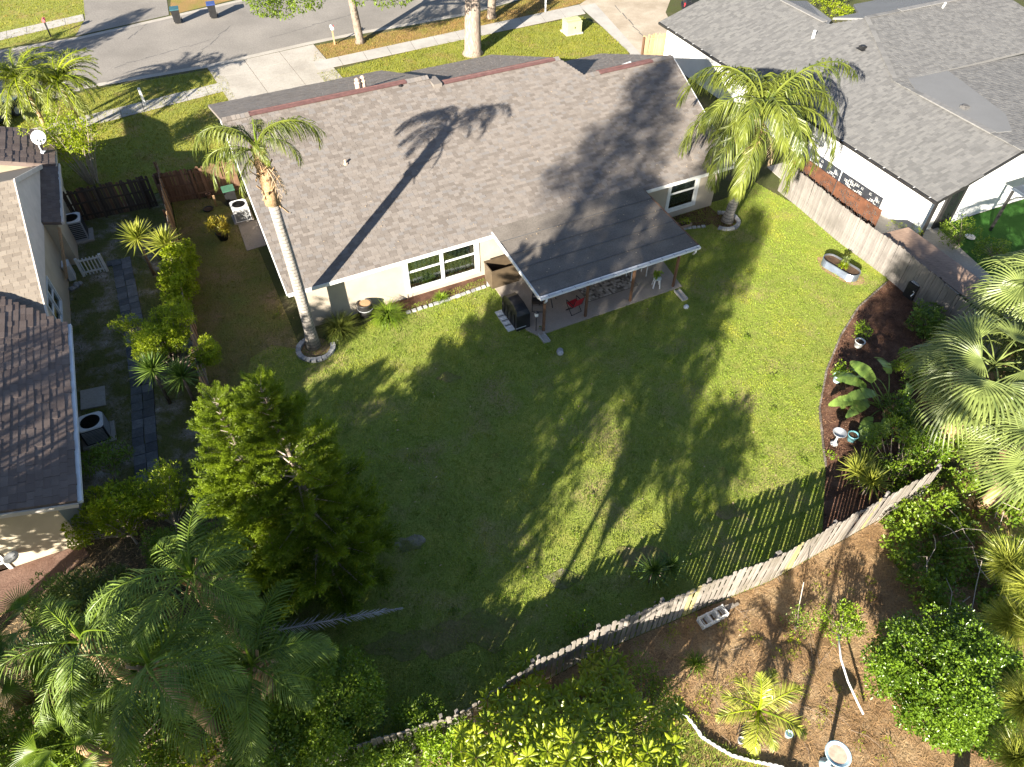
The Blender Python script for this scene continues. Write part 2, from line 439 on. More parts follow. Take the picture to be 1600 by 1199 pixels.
sheet('brick_paving', PP((-40, 908), (128, 851), (140, 868), (60, 935), (-40, 975)), 0.02, MT['brick'])

# front: street, verges, sidewalks, driveways
ST_N = [(-260, 255), (-100, 210), (0, 182), (135, 138), (322, 106), (345, 101), (487, 69), (560, 54), (722, 25), (800, 3), (905, -28), (1010, -60), (1200, -120)]
ST_F = [(-260, 160), (-100, 105), (0, 79), (120, 59), (260, 27), (400, -6), (560, -50), (700, -90), (900, -130), (1200, -190)]
sheet('street', PP(*ST_N) + PP(*ST_F[::-1]), 0.004, MT['street'])
def strip(name, line, off0, off1, z, m, th=None):
    """a band beside a polyline of world points; offsets measured to the left of its direction"""
    a, b = [], []
    for i, p in enumerate(line):
        d = (line[min(i + 1, len(line) - 1)] - line[max(i - 1, 0)]).normalized()
        n = Vector((-d.y, d.x, 0))
        a.append(p + n * off0); b.append(p + n * off1)
    return sheet(name, a + b[::-1], z, m, th)
near = PP(*ST_N); far = PP(*ST_F)
strip('gutter', near, -0.05, 0.45, 0.010, MT['concrete'])
strip('gutter', far, -0.45, 0.05, 0.010, MT['concrete'])
FRONT_A = PP((90, 335), (60, 260), (0, 240), (-80, 225), (0, 186), (135, 142), (322, 110), (352, 122), (375, 167), (340, 190), (356, 250), (262, 298))
sheet('front_lawn', FRONT_A, 0.007, MT['front_lawn'])
FRONT_B = PP((497, 116), (517, 143), (640, 150), (930, 120), (985, 95), (981, 80), (940, 42), (908, 26), (700, 66))
sheet('front_lawn', FRONT_B, 0.007, MT['front_lawn'])
VERGE = PP((492, 72), (490, 97), (690, 56), (860, 18), (905, 6), (960, -20), (905, -24), (800, 6), (722, 28), (570, 57))
sheet('dry_verge', VERGE, 0.007, MT['dead_lawn'])
FAR_LAWN = PP((-260, 150), (0, 76), (118, 56), (133, 30), (128, -30), (-300, -40))
sheet('far_lawn', FAR_LAWN, 0.007, MT['front_lawn'])
sheet('far_driveway', PP((118, 57), (133, 30), (128, -30), (255, -40), (264, 24)), 0.016, MT['street'])
FAR_B = PP((266, 24), (268, -40), (900, -180), (1200, -260), (1200, -195), (900, -134), (700, -94), (560, -54), (400, -9))
sheet('far_verge', FAR_B, 0.007, MT['dead_lawn'])
sheet('neighbour_driveway', PP((905, 8), (952, 42), (1000, 88), (1075, 88), (1040, 20), (1070, -60), (960, -30)), 0.020, MT['dirt_drive'])
sheet('concrete_strip', PP((905, 10), (940, 42), (984, 84), (984, 100), (1015, 100), (1000, 84), (965, 45), (930, 6)), 0.024, MT['walk'])
# driveway: panels with recessed joints
def panels(name, q, nu, nv, z, m, gap=0.02, th=0.06):
    """q: four corners; nu x nv slabs"""
    root = struct(name, _slab(q, z - 0.02, th), MT['soil'])
    for i in range(nu):
        for j in range(nv):
            def B(s, t):
                return (q[0] * (1 - s) + q[1] * s) * (1 - t) + (q[3] * (1 - s) + q[2] * s) * t
            c = [B(i / nu, j / nv), B((i + 1) / nu, j / nv), B((i + 1) / nu, (j + 1) / nv), B(i / nu, (j + 1) / nv)]
            mid = sum(c, Vector()) / 4
            c = [p + (mid - p).normalized() * gap for p in c]
            b = MB(); b.slab([Vector((p.x, p.y, z + R.uniform(-.002, .002))) for p in c], th)
            b.build('panel', m, root)
    return root
def _slab(q, z, th):
    b = MB(); b.slab([Vector((p.x, p.y, z)) for p in q], th); return b
panels('driveway', PP((324, 107), (490, 70), (560, 150), (385, 200)), 3, 5, 0.035, MT['concrete'])
SW1 = PP((0, 214), (355, 127), (362, 140), (0, 232))
panels('sidewalk', PP((-80, 234), (352, 128), (359, 141), (-80, 255)), 12, 1, 0.04, MT['walk'])
panels('sidewalk', PP((489, 98), (905, 8), (915, 22), (497, 111)), 12, 1, 0.04, MT['walk'])
panels('sidewalk', PP((-120, 78), (130, 23), (132, 33), (-120, 92)), 8, 1, 0.04, MT['walk'])

# ------------------------------------------------------------------ grass and straw: masses of blades
def in_poly(x, y, poly):
    ins = np.zeros(len(x), bool); n = len(poly)
    for i in range(n):
        x1, y1 = poly[i].x, poly[i].y; x2, y2 = poly[(i + 1) % n].x, poly[(i + 1) % n].y
        if y1 == y2: continue
        c = ((y1 > y) != (y2 > y)) & (x < (x2 - x1) * (y - y1) / (y2 - y1) + x1)
        ins ^= c
    return ins
def blades(name, poly, density, h, w, m, z=0.006, lean=0.5, flat=False, minus=None):
    xs = [p.x for p in poly]; ys = [p.y for p in poly]
    n = int(density * (max(xs) - min(xs)) * (max(ys) - min(ys)))
    x = NR.uniform(min(xs), max(xs), n); y = NR.uniform(min(ys), max(ys), n)
    k = in_poly(x, y, poly)
    if minus: k &= ~in_poly(x, y, minus)
    x, y = x[k], y[k]; n = len(x)
    clump = 0.5 + 0.5 * np.sin(x * 5.1 + 2 * np.sin(y * 3.7)) * np.sin(y * 4.3 + 2 * np.sin(x * 2.9))
    t = NR.uniform(0, 2 * np.pi, n); hh = h * NR.uniform(0.45, 1.25, n) * (0.6 + 0.7 * clump)
    ll = hh * NR.uniform(0.1, lean * 2, n); a = NR.uniform(0, 2 * np.pi, n); ww = w * NR.uniform(0.6, 1.3, n)
    if flat: ll = h * NR.uniform(0.5, 1.4, n); hh = NR.uniform(0.005, 0.07, n)
    b1 = np.stack([x - np.cos(t) * ww, y - np.sin(t) * ww, np.full(n, z)], 1)
    b2 = np.stack([x + np.cos(t) * ww, y + np.sin(t) * ww, np.full(n, z)], 1)
    tp = np.stack([x + np.cos(a) * ll, y + np.sin(a) * ll, z + hh], 1)
    v = np.stack([b1, b2, tp], 1).reshape(-1, 3)
    f = np.arange(3 * n).reshape(-1, 3)
    return tag(link(name, np_mesh(name, v, f, m)), kind='stuff')
def M_grass(name, stops, trans=0.45):
    m, nt, N, L, b = _new(name)
    p = pos(N)
    c = ramp(N, L, noise(N, L, p, 0.55, 6, 0.65), stops)
    c = mixc(N, L, ramp(N, L, noise(N, L, p, 0.16, 3), [(0.38, (0.45, 0.45, 0.45)), (0.62, (0, 0, 0))]), c, stops[0][1] if sum(stops[0][1]) < .5 else (0.16, 0.20, 0.04))
    g = N.new("ShaderNodeNewGeometry")
    c = mixc(N, L, 0.55, c, ramp(N, L, g.outputs["Random Per Island"], [(0, (0.25, 0.27, 0.2)), (1, (0.75, 0.72, 0.6))]), 'OVERLAY')
    L.new(c, b.inputs["Base Color"]); b.inputs["Roughness"].default_value = 0.6; b.inputs["Specular IOR Level"].default_value = 0.25
    t = N.new("ShaderNodeBsdfTranslucent"); L.new(c, t.inputs[0])
    mx = N.new("ShaderNodeMixShader"); mx.inputs[0].default_value = trans
    L.new(b.outputs[0], mx.inputs[1]); L.new(t.outputs[0], mx.inputs[2]); L.new(mx.outputs[0], N["Material Output"].inputs[0])
    return m
G_BACK = M_grass('lawn_blade', GRASS_STOPS)
G_FRONT = M_grass('front_lawn_blade', [(0.30, (0.32, 0.22, 0.065)), (0.45, (0.23, 0.235, 0.032)), (0.6, (0.30, 0.30, 0.036)), (0.75, (0.38, 0.30, 0.06))])
G_DRY = M_grass('dry_blade', [(0.35, (0.40, 0.23, 0.09)), (0.5, (0.35, 0.24, 0.08)), (0.68, (0.28, 0.26, 0.05))])
G_STRAW = M_grass('straw_needle', [(0.3, (0.25, 0.145, 0.072)), (0.5, (0.43, 0.285, 0.16)), (0.7, (0.58, 0.44, 0.28))], 0.1)
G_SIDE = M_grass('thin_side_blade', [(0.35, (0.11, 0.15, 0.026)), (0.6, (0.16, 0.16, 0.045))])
blades('lawn_grass', BACK_LAWN, 620, 0.060, 0.014, G_BACK, minus=SIDE_LAWN)
blades('worn_lawn_grass', SIDE_LAWN, 380, 0.06, 0.012, M_grass('worn_blade', [(0.35, (0.28, 0.20, 0.085)), (0.5, (0.20, 0.20, 0.045)), (0.65, (0.19, 0.24, 0.045))]))
blades('front_lawn_grass', FRONT_A, 170, 0.09, 0.022, G_FRONT)
blades('front_lawn_grass', FRONT_B, 200, 0.09, 0.022, G_FRONT)
blades('dry_verge_grass', VERGE, 150, 0.08, 0.022, G_DRY)
blades('far_lawn_grass', FAR_LAWN, 60, 0.09, 0.03, G_FRONT)
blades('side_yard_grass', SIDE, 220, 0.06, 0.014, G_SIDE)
blades('rough_grass', GRASSY, 500, 0.13, 0.012, G_BACK)
blades('pine_straw', [p for p in STRAW], 420, 0.26, 0.009, G_STRAW, flat=True)
MULCH = PP((1290, 737), (1280, 640), (1291, 580), (1313, 526), (1341, 481), (1386, 441), (1480, 500), (1560, 640), (1438, 772), (1284, 862))
blades('mulch_chips', MULCH, 300, 0.07, 0.014, M_grass('mulch_chip', [(0.3, (0.07, 0.035, 0.02)), (0.5, (0.15, 0.08, 0.05)), (0.7, (0.25, 0.15, 0.10))], 0.0), z=0.012, flat=True)
# ------------------------------------------------------------------ the main house
HA = P(449, 459, 2.45)
_B = P(1147, 258, 2.45)
HUx = (_B - HA); HLEN = HUx.length; HUx.normalize(); HVx = Vector((-HUx.y, HUx.x, 0))
HROT = math.atan2(HUx.y, HUx.x)
def HU(u, v, z): return Vector((HA.x + HUx.x * u + HVx.x * v, HA.y + HUx.y * u + HVx.y * v, z))
SL = 3.3 / 9.5
def roof_z(v): return 2.45 + SL * v

def poly_span(poly, y):
    """x-intervals of a simple 2-D polygon at height y"""
    xs = []
    n = len(poly)
    for i in range(n):
        (x1, y1), (x2, y2) = poly[i], poly[(i + 1) % n]
        if (y1 > y) != (y2 > y): xs.append(x1 + (x2 - x1) * (y - y1) / (y2 - y1))
    xs.sort()
    return list(zip(xs[::2], xs[1::2]))
def shingles(root, poly, frame, slope_len_factor, m, expo, wmin, wmax, key, lift=0.012, nsep=300, name='shingle', skip=None):
    """courses of shingle tabs over a roof plane. poly in (u, v) plan coordinates, frame(u, v, lift) -> world.
    The nsep nearest to the camera become parts of their own, the rest one joined part."""
    vmin = min(p[1] for p in poly); vmax = max(p[1] for p in poly)
    dv = expo / slope_len_factor
    tabs = []
    k = 0; v = vmin
    while v < vmax - 1e-4:
        v1 = min(v + dv, vmax)
        for (a, b) in poly_span(poly, (v + v1) / 2):
            u = a + 0.0
            first = True
            while u < b - 0.01:
                w = R.uniform(wmin, wmax)
                if first: w *= R.uniform(0.4, 1.0); first = False
                u1 = min(u + w, b)
                if b - u1 < 0.06: u1 = b
                if not (skip and skip((u + u1) / 2, (v + v1) / 2)):
                    tabs.append((u, u1, v, v1, R.choice((0.0, 0.0, 0.006, 0.010))))
                u = u1
        v = v1; k += 1
    tabs.sort(key=lambda t: key(frame((t[0] + t[1]) / 2, (t[2] + t[3]) / 2, 0)))
    def tabmesh(mb, t):
        u0, u1, v0, v1, e = t
        g = 0.004
        lo, hi = lift + 0.010 + e, lift + 0.001
        ve = v0 - (v1 - v0) * (0.10 if e > 0.005 else 0.0)
        q = [frame(u0 + g, ve, lo), frame(u1 - g, ve, lo), frame(u1 - g, v1, hi + e * .5), frame(u0 + g, v1, hi + e * .5)]
        d = [frame(u0 + g, ve, 0), frame(u1 - g, ve, 0), frame(u1 - g, v1, 0), frame(u0 + g, v1, 0)]
        mb.add(q + d, [(0, 1, 2, 3), (0, 4, 5, 1), (1, 5, 6, 2), (3, 7, 4, 0)])
    for t in tabs[:nsep]:
        b = MB(); tabmesh(b, t); c = frame((t[0] + t[1]) / 2, (t[2] + t[3]) / 2, 0)
        o = link(name, b.mesh(name, m, org=c), root); o.location = c - world_loc(root)
    b = MB()
    for t in tabs[nsep:]: tabmesh(b, t)
    o = b.build('shingle_courses' if name == 'shingle' else name + '_courses', m, root)
    o['kind'] = 'stuff'
    return len(tabs)
def camdist(p): return (p - Vector((0, 0, CAM_H))).length

house = thing('house', 'tan stucco house with brown grey shingle roof in the middle', 'house', HU(0, 0, 0))
# rear roof plane: outline read from the photograph, on the plane of the slope
n_r = HUx.cross(HVx + Vector((0, 0, SL))).normalized()
def uv_of(px, py):
    w = on_plane(px, py, HA, n_r) - HA
    return (w.dot(HUx), w.dot(HVx))
RV1, RV2, RV3 = 9.25, 8.72, 7.28
UB, UC, UD, UE, UF = 10.05, 10.5, 17.15, 17.95, 18.7
REAR = [(0, 0), (HLEN, 0), (HLEN + 0.9, RV3), (UF, RV3), (UE, RV3), (UD, RV2), (UC, RV2), (UB, RV1), (0, RV1)]
REAR = [(0, 0), (HLEN, 0), (23.4, RV3), (UE, RV3), (UD, RV2), (UC, RV2), (UB, RV1), (0.05, RV1)]
def rear_frame(u, v, l): return HU(u, v, roof_z(v)) + n_r * l
nb = MB()
top = [rear_frame(u, v, 0) for u, v in REAR]; bot = [p - Vector((0, 0, 0.14)) for p in top]
n = len(top)
nb.add(top + bot, [tuple(range(n)), tuple(range(2 * n - 1, n - 1, -1))] + [(i, i + n, (i + 1) % n + n, (i + 1) % n) for i in range(n)])
nb.build('roof', MT['cap_dark'], house)
shingles(house, REAR, rear_frame, math.sqrt(1 + SL * SL), MT['shingle'], 0.155, 0.17, 0.36, camdist)
# front slopes (fall towards the street)
def front_slope(u0, u1, v_r, vf, sl=SL):
    b = MB()
    zr = roof_z(v_r)
    q = [HU(u0, v_r, zr), HU(u1, v_r, zr), HU(u1, vf, zr - sl * (vf - v_r)), HU(u0, vf, zr - sl * (vf - v_r))]
    d = [p - Vector((0, 0, 0.14)) for p in q]
    b.add(q + d, [(3, 2, 1, 0), (4, 5, 6, 7), (0, 1, 5, 4), (1, 2, 6, 5), (2, 3, 7, 6), (3, 0, 4, 7)])
    b.build('front_roof', MT['shingle'], house)
    nf = HUx.cross(HVx - Vector((0, 0, sl))).normalized(); nf = nf if nf.z > 0 else -nf
    shingles(house, [(u0, 0), (u1, 0), (u1, vf - v_r), (u0, vf - v_r)], lambda u, w, l: HU(u, vf - w, zr - sl * (vf - v_r - w)) + nf * l, math.sqrt(1 + sl * sl), MT['shingle'], .155, .2, .4, camdist, nsep=0)
front_slope(0.05, UB, RV1, 17.3); front_slope(UC + .003, UD, RV2, 17.0); front_slope(UE, 23.4, RV3, 14.2)
b = MB()                                                            # cap between the first two ridges
b.box(HU((UB + UC) / 2, 8.9, roof_z(8.9) - 0.1), (UC - UB - .01, 0.9, 0.3), HROT)
b.build('ridge_step', MT['shingle'], house)
for u0, u1, v in ((1.3, 8.9, RV1), (UC + .15, UD - .3, RV2), (UE + .8, UE + 4.1, RV3)):     # red-brown ridge vents
    b = MB(); z = roof_z(v)
    b.beam(HU(u0, v - .14, z + .035), HU(u1, v - .14, z + .035), 0.17, 0.05, up=n_r)
    b.beam(HU(u0, v + .13, z + .035), HU(u1, v + .13, z + .035), 0.14, 0.05, up=(HVx * SL + UP))
    b.build('ridge_vent', MT['ridge_brown'], house)
def ridge_caps(u0, u1, v):
    k = u0
    while k < u1 - .05:
        e = min(k + .2, u1); b = MB(); z = roof_z(v)
        b.beam(HU(k + .004, v - .12, z + .03), HU(e - .004, v - .12, z + .03 + R.uniform(0, .012)), 0.27, 0.03, up=n_r)
        b.build('ridge_cap', MT['shingle'], house); k = e
ridge_caps(0.1, 1.3, RV1); ridge_caps(8.9, UB, RV1); ridge_caps(UE + 4.1, 23.3, RV3); ridge_caps(UD - .3, UD, RV2); ridge_caps(UE + .05, UE + .8, RV3)
# eave fascia and gutter lip, rakes
b = MB(); b.beam(HU(0, -.03, 2.36), HU(9.25, -.03, 2.36), .05, .16); b.build('fascia', MT['white'], house)
b = MB(); b.beam(HU(17.25, -.03, 2.36), HU(HLEN, -.03, 2.36), .05, .16); b.build('fascia', MT['white'], house)
b = MB(); b.beam(HU(-.03, 0, roof_z(0) - .07), HU(.02, RV1, roof_z(RV1) - .07), .04, .17, up=n_r); b.build('rake_board', MT['white'], house)
b = MB(); b.beam(HU(HLEN + .03, 0, roof_z(0) - .07), HU(23.43, RV3, roof_z(RV3) - .07), .04, .17, up=n_r); b.build('rake_board', MT['white'], house)
# walls
WV = 0.42
n_w = HVx
def wall_uv(px, py):
    w = on_plane(px, py, HU(0, WV, 0), n_w); d = w - HA
    return d.dot(HUx), w.z
wins = [(*wall_uv(637, 461), wall_uv(749, 428)[0], 2.34), (*wall_uv(1037, 338), wall_uv(1083, 326)[0], 2.34)]
wins = [(a, z, c, t) for a, z, c, t in wins]
def wall_with_openings(name, u0, u1, v, th, z1, ops, m, root, frame=HU, rot=HROT):
    b = MB()
    xs = sorted(ops)
    u = u0
    for a, z, c, t in xs:
        b.box(frame((u + a) / 2, v + th / 2, z1 / 2), (a - u, th, z1), rot)
        b.box(frame((a + c) / 2, v + th / 2, z / 2), (c - a, th, z), rot)
        b.box(frame((a + c) / 2, v + th / 2, (t + z1) / 2), (c - a, th, z1 - t), rot)
        u = c
    b.box(frame((u + u1) / 2, v + th / 2, z1 / 2), (u1 - u, th, z1), rot)
    return b.build(name, m, root)
U1 = HLEN - .5
W1 = wins[0]; W2 = wins[1]
ops = [(W1[0], max(.28, W1[1]), W1[2], W1[3]), (W2[0], max(.40, W2[1]), W2[2], W2[3])]
wall_with_openings('wall', .45, U1, WV, .2, 2.45, ops, MT['stucco'], house)
def gable(u):
    b = MB()
    p = [(WV + .2, 0), (RV3 + .5, 0), (RV3 + .5, 2.45), (RV3 - .2, roof_z(RV3 - .2) - .16), (WV + .2, roof_z(WV + .2) - .16)]
    q = [HU(u, v, z) for v, z in p]; r = [HU(u + .2, v, z) for v, z in p]; k = len(p)
    b.add(q + r, [tuple(range(k - 1, -1, -1)), tuple(range(k, 2 * k))] + [(i, (i + 1) % k, (i + 1) % k + k, i + k) for i in range(k)])
    b.box(HU(u + .1, (RV3 + 14) / 2, 1.15), (.2, 14 - RV3 - 1, 2.3), HROT)
    b.build('gable_wall', MT['stucco'], house)
gable(.45); gable(U1 - .2)
b = MB(); b.box(HU(HLEN / 2, 13.6, 1.15), (HLEN - 1, .2, 2.3), HROT); b.build('front_wall', MT['stucco'], house)
b = MB(); b.box(HU(HLEN / 2, .21, 2.29), (HLEN - .1, .4, .02), HROT); b.build('soffit', MT['white'], house)

def window(root, frame, rot, a, z, c, t, v, label=None, two=True, trim=.16, curtain=True):
    w = MB(); d = .07
    def fr(u0, u1, z0, z1, dv, dep): w.box(frame((u0 + u1) / 2, dv, (z0 + z1) / 2), (u1 - u0, dep, z1 - z0), rot)
    fr(a - .02, a + trim, z, t, v - .01, d); fr(c - trim, c + .02, z, t, v - .01, d)
    fr(a + trim, c - trim, z, z + trim * 1.05, v - .012, d + .02); fr(a + trim, c - trim, t - trim * .6, t, v - .01, d)
    units = [(a + trim, c - trim)]
    if two:
        mid = (a + c) / 2
        fr(mid - .055, mid + .055, z + trim, t - trim * .6, v - .008, d)
        units = [(a + trim, mid - .055), (mid + .055, c - trim)]
    o = w.build('window', MT['white'], root)
    if label: o['label'] = label
    lo, hi = z + trim * 1.05, t - trim * .6
    mz = (lo + hi) / 2 + .02
    for u0, u1 in units:
        s = MB()
        for z0, z1, dv in ((lo, mz, v + .02), (mz, hi, v + .045)):
            for p in ((u0, u0 + .035, z0, z1), (u1 - .035, u1, z0, z1), (u0 + .035, u1 - .035, z0, z0 + .04), (u0 + .035, u1 - .035, z1 - .04, z1)):
                s.box(frame((p[0] + p[1]) / 2, dv, (p[2] + p[3]) / 2), (p[1] - p[0], .03, p[3] - p[2]), rot)
        s.build('sash', MT['white'], o)
        for z0, z1, dv in ((lo + .04, mz - .04, v + .025), (mz + .04, hi - .04, v + .05)):
            g = MB(); g.box(frame((u0 + u1) / 2, dv, (z0 + z1) / 2), (u1 - u0 - .075, .008, z1 - z0 - .004), rot); g.build('pane', MT['pane'], o)
        if curtain:
            g = MB(); k = 14
            for i in range(k):
                ua = u0 + .05 + (u1 - u0 - .1) * i / k
                ub = ua + (u1 - u0 - .1) / k
                zz = lo + (mz - lo) * .12
                p = [frame(ua, v + .12 + .04 * (i % 2), zz), frame(ub, v + .12 + .04 * ((i + 1) % 2), zz), frame(ub, v + .12 + .04 * ((i + 1) % 2), hi), frame(ua, v + .12 + .04 * (i % 2), hi)]
                g.add(p, [(0, 1, 2, 3)])
            g.build('curtain', MT['curtain'], o)
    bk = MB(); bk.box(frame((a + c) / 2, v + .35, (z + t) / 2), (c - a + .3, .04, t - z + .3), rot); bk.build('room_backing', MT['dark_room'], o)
    return o
def M_pane(name):
    m, nt, N, L, b = _new(name)
    tr = N.new("ShaderNodeBsdfTransparent"); tr.inputs[0].default_value = (0.75, 0.8, 0.78, 1)
    gl = N.new("ShaderNodeBsdfGlossy"); gl.inputs["Roughness"].default_value = 0.03
    lw = N.new("ShaderNodeLayerWeight"); lw.inputs[0].default_value = 0.35
    mx = N.new("ShaderNodeMixShader")
    L.new(math_(N, L, 'ADD', math_(N, L, 'MULTIPLY', lw.outputs["Fresnel"], 0.7), 0.05), mx.inputs[0])
    L.new(tr.outputs[0], mx.inputs[1]); L.new(gl.outputs[0], mx.inputs[2]); L.new(mx.outputs[0], N["Material Output"].inputs[0])
    return m
MT['pane'] = M_pane('clear_pane')
for i_, q in enumerate(ops): window(house, HU, HROT, q[0], q[1], q[2], q[3], WV, two=(i_ == 0))

# patio cover: five overlapping strips of rolled roofing on a low deck
PU0, PU1, PV = 9.22, 17.15, -4.42
PZ0, PZ1 = 2.47, 2.16
def pz(v): return PZ0 + (PZ1 - PZ0) * (v / PV)
b = MB()
q = [HU(PU0, 0.05, pz(0.05)), HU(PU1, 0.05, pz(.05)), HU(PU1, PV, PZ1), HU(PU0, PV, PZ1)]
b.add(q + [p - Vector((0, 0, .13)) for p in q], [(3, 2, 1, 0), (4, 5, 6, 7), (0, 1, 5, 4), (1, 2, 6, 5), (2, 3, 7, 6), (3, 0, 4, 7)])
b.build('patio_roof', MT['post_wood'], house)
for i in range(5):
    v0 = PV + i * .93; v1 = min(v0 + .97, .9)
    l0, l1 = .026, .008
    b = MB()
    def zz(v): return max(pz(v), roof_z(v) + .03) if v > 0 else pz(v)
    q = [HU(PU0, v0, zz(v0) + l0), HU(PU1, v0, zz(v0) + l0), HU(PU1, v1, zz(v1) + l1), HU(PU0, v1, zz(v1) + l1)]
    b.add(q + [p - Vector((0, 0, .012)) for p in q], [(0, 1, 2, 3), (7, 6, 5, 4), (0, 4, 5, 1), (1, 5, 6, 2), (2, 6, 7, 3), (3, 7, 4, 0)])
    b.build('roofing_strip', MT['roll'], house)
    b = MB(); b.beam(HU(PU0, v0 + .03, zz(v0 + .03) + l0 + .004), HU(PU1, v0 + .03, zz(v0 + .03) + l0 + .004), .055, .008); b.build('seam', MT['cap_dark'], house)
b = MB(); b.beam(HU(PU0 - .03, .1, pz(.1) - .03), HU(PU0 - .03, PV, PZ1 - .03), .05, .16); b.build('patio_rake_board', MT['white'], house)
b = MB(); b.beam(HU(PU1 + .03, .1, pz(.1) - .03), HU(PU1 + .03, PV, PZ1 - .03), .05, .14); b.build('patio_rake_board', MT['post_wood'], house)
# open gutter with straps and two short spouts
b = MB()
g0, g1 = PU0 - .02, PU1 + .05
b.box(HU((g0 + g1) / 2, PV - .02, PZ1 - .03), (g1 - g0, .02, .13), HROT)
b.box(HU((g0 + g1) / 2, PV - .085, PZ1 - .09), (g1 - g0, .11, .012), HROT)
b.box(HU((g0 + g1) / 2, PV - .145, PZ1 - .045), (g1 - g0, .012, .10), HROT)
for u in (g0 + .006, g1 - .006): b.box(HU(u, PV - .083, PZ1 - .045), (.012, .11, .10), HROT)
gut = b.build('gutter', MT['white_metal'], house)
k = g0 + .4
while k < g1:
    b = MB(); b.box(HU(k, PV - .085, PZ1 + .008), (.025, .14, .008), HROT); b.build('strap', MT['grey'], gut); k += .62
for u in (g0 + .3, g1 - .2):
    b = MB(); b.tube([HU(u, PV - .09, PZ1 - .09), HU(u, PV - .09, PZ1 - .25), HU(u - .02, PV + .02, PZ1 - .42)], .045, 8); b.build('downspout', MT['white_metal'], house, True)
for u in (9.55, 11.64, 13.98, 16.32):
    b = MB(); b.box(HU(u, -4.28, 1.04), (.095, .095, 1.96), HROT); b.build('post', MT['post_wood'], house)
b = MB(); b.beam(HU(PU0 + .05, -4.28, 1.98), HU(PU1 - .05, -4.28, 1.98), .09, .12); b.build('beam', MT['post_wood'], house)
b = MB(); b.slab([HU(u, v, .06) for u, v in ((8.9, -.9), (8.9, WV), (17.2, WV), (17.2, -1.2), (16.7, -4.45), (9.2, -4.45), (8.9, -3.9))], .1); b.build('patio_slab', MT['patio'], house)
# two plumbing pipes and a low roof vent
def pipe_at(px, py, h=.35, r=.05, m='pink'):
    w = on_plane(px, py, HA, n_r)
    b = MB(); b.tube([w, w + Vector((0, 0, h))], r, 8); b.tube([w, w + Vector((0, 0, .06))], r * 2.2, 8); return b.build('vent_pipe', MT[m], house)
MT['terracotta'] = M_plain('terracotta', (0.36, 0.20, 0.13), 0.8, 0.15, 6)
MT['terra_pale'] = M_plain('pale_terracotta', (0.50, 0.36, 0.27), 0.8, 0.15, 6)
pipe_at(540, 257, .22, .05, 'terra_pale')
b = MB(); w = HU(6.6, RV1 + .35, roof_z(RV1) - .1)
for d in (0, .32):
    b.lathe([(.13, -.05), (.13, .3), (.16, .34), (.10, .42), (.13, .5), (.05, .58)], tuple(w + HUx * d + HVx * d * .4), 8)
b.build('chimney_pot', MT['terra_pale'], house)
b = MB(); w = HU(20.5, RV3 + .4, roof_z(RV3) - .1); b.tube([w, w + Vector((.45, .1, .12))], .06, 8); b.build('vent_pipe', MT['grey'], house)
pipe_at(626, 135, .1, .05, 'black')
# front yard side slab beside the house (air conditioner pad) and the step at the side

# ------------------------------------------------------------------ the house on the right
RA = P(1465, 315, 2.5); RB = P(1031, 34, 2.5)
RV_ = (RB - RA).normalized(); RU_ = Vector((RV_.y, -RV_.x, 0)); RLEN = (RB - RA).length
RROT = math.atan2(RU_.y, RU_.x)
def RH(u, v, z): return RA + RU_ * u + RV_ * v + Vector((0, 0, z - 2.5))
S2 = .30
n2 = (RV_.cross(RU_ + Vector((0, 0, S2)))); n2 = n2 if n2.z > 0 else -n2; n2.normalize()
def uv2(px, py):
    w = on_plane(px, py, RA, n2) - RA
    return (w.dot(RU_), w.dot(RV_))
rh = thing('house', 'white stucco house with large pale grey shingle roof on the right', 'house', RH(0, 0, 0))
ur = 4.75; ur2 = 6.1; vj = 11.2
def roof2(name, pts, m, th=.13, root=rh):
    b = MB(); q = [Vector(p) for p in pts]; n = len(q)
    nn = (q[1] - q[0]).cross(q[2] - q[0])
    if nn.z < 0: q.reverse()
    d = [p - Vector((0, 0, th)) for p in q]
    b.add(q + d, [tuple(range(n)), tuple(range(2 * n - 1, n - 1, -1))] + [(i, i + n, (i + 1) % n + n, (i + 1) % n) for i in range(n)])
    return b.build(name, m, root)
def f2(u, v, l=0): return RH(u, v, 2.5 + S2 * u) + n2 * l
UJ, VJ, VE = 7.75, 14.1, 8.2
W_POLY = [(0, 0), (ur, .15), (ur, VE), (UJ, VJ), (6.1, 15.3), (6.1, 19.8), (4.2, RLEN), (0, RLEN)]
roof2('roof', [f2(u, v) for u, v in W_POLY], MT['shingle_grey'])
def kd(p): return camdist(p)
RSH = shingles(rh, W_POLY, f2, math.sqrt(1 + S2 * S2), MT['shingle_grey'], 0.165, 0.18, 0.36, kd)
zr = 2.5 + S2 * ur
S3 = .02
def f3(u, v, l=0): return RH(u, v, zr - S3 * (u - ur)) + Vector((0, 0, l))
E_POLY = [(ur + .004, .15), (ur + 14, .15), (ur + 14, VE), (ur + .004, VE)]
roof2('east_roof', [f3(u, v) for u, v in E_POLY], MT['shingle_grey'])
shingles(rh, E_POLY, f3, 1.0, MT['shingle_grey'], 0.165, 0.18, 0.36, kd, nsep=0)
pt = [(4.88, 6.9), (5.66, 8.3), (8.6, 8.3), (7.1, 3.1), (5.85, 1.7), (4.95, 1.9)]
roof2('membrane_patch', [f3(u, v, .05) for u, v in pt], MT['membrane'], .03)
S4 = .155
n4 = RU_.cross(RV_ + Vector((0, 0, S4))).normalized()
n4 = n4 if n4.z > 0 else -n4
def f4(u, v, l=0): return RH(u, v, zr + S4 * (v - VE)) + n4 * l
zt = zr + S4 * (VJ - VE)
C_POLY = [(ur + .05, VE), (ur + 14, VE), (ur + 14, VJ), (UJ, VJ)]
roof2('cross_roof', [f4(u, v) for u, v in C_POLY], MT['shingle_grey'])
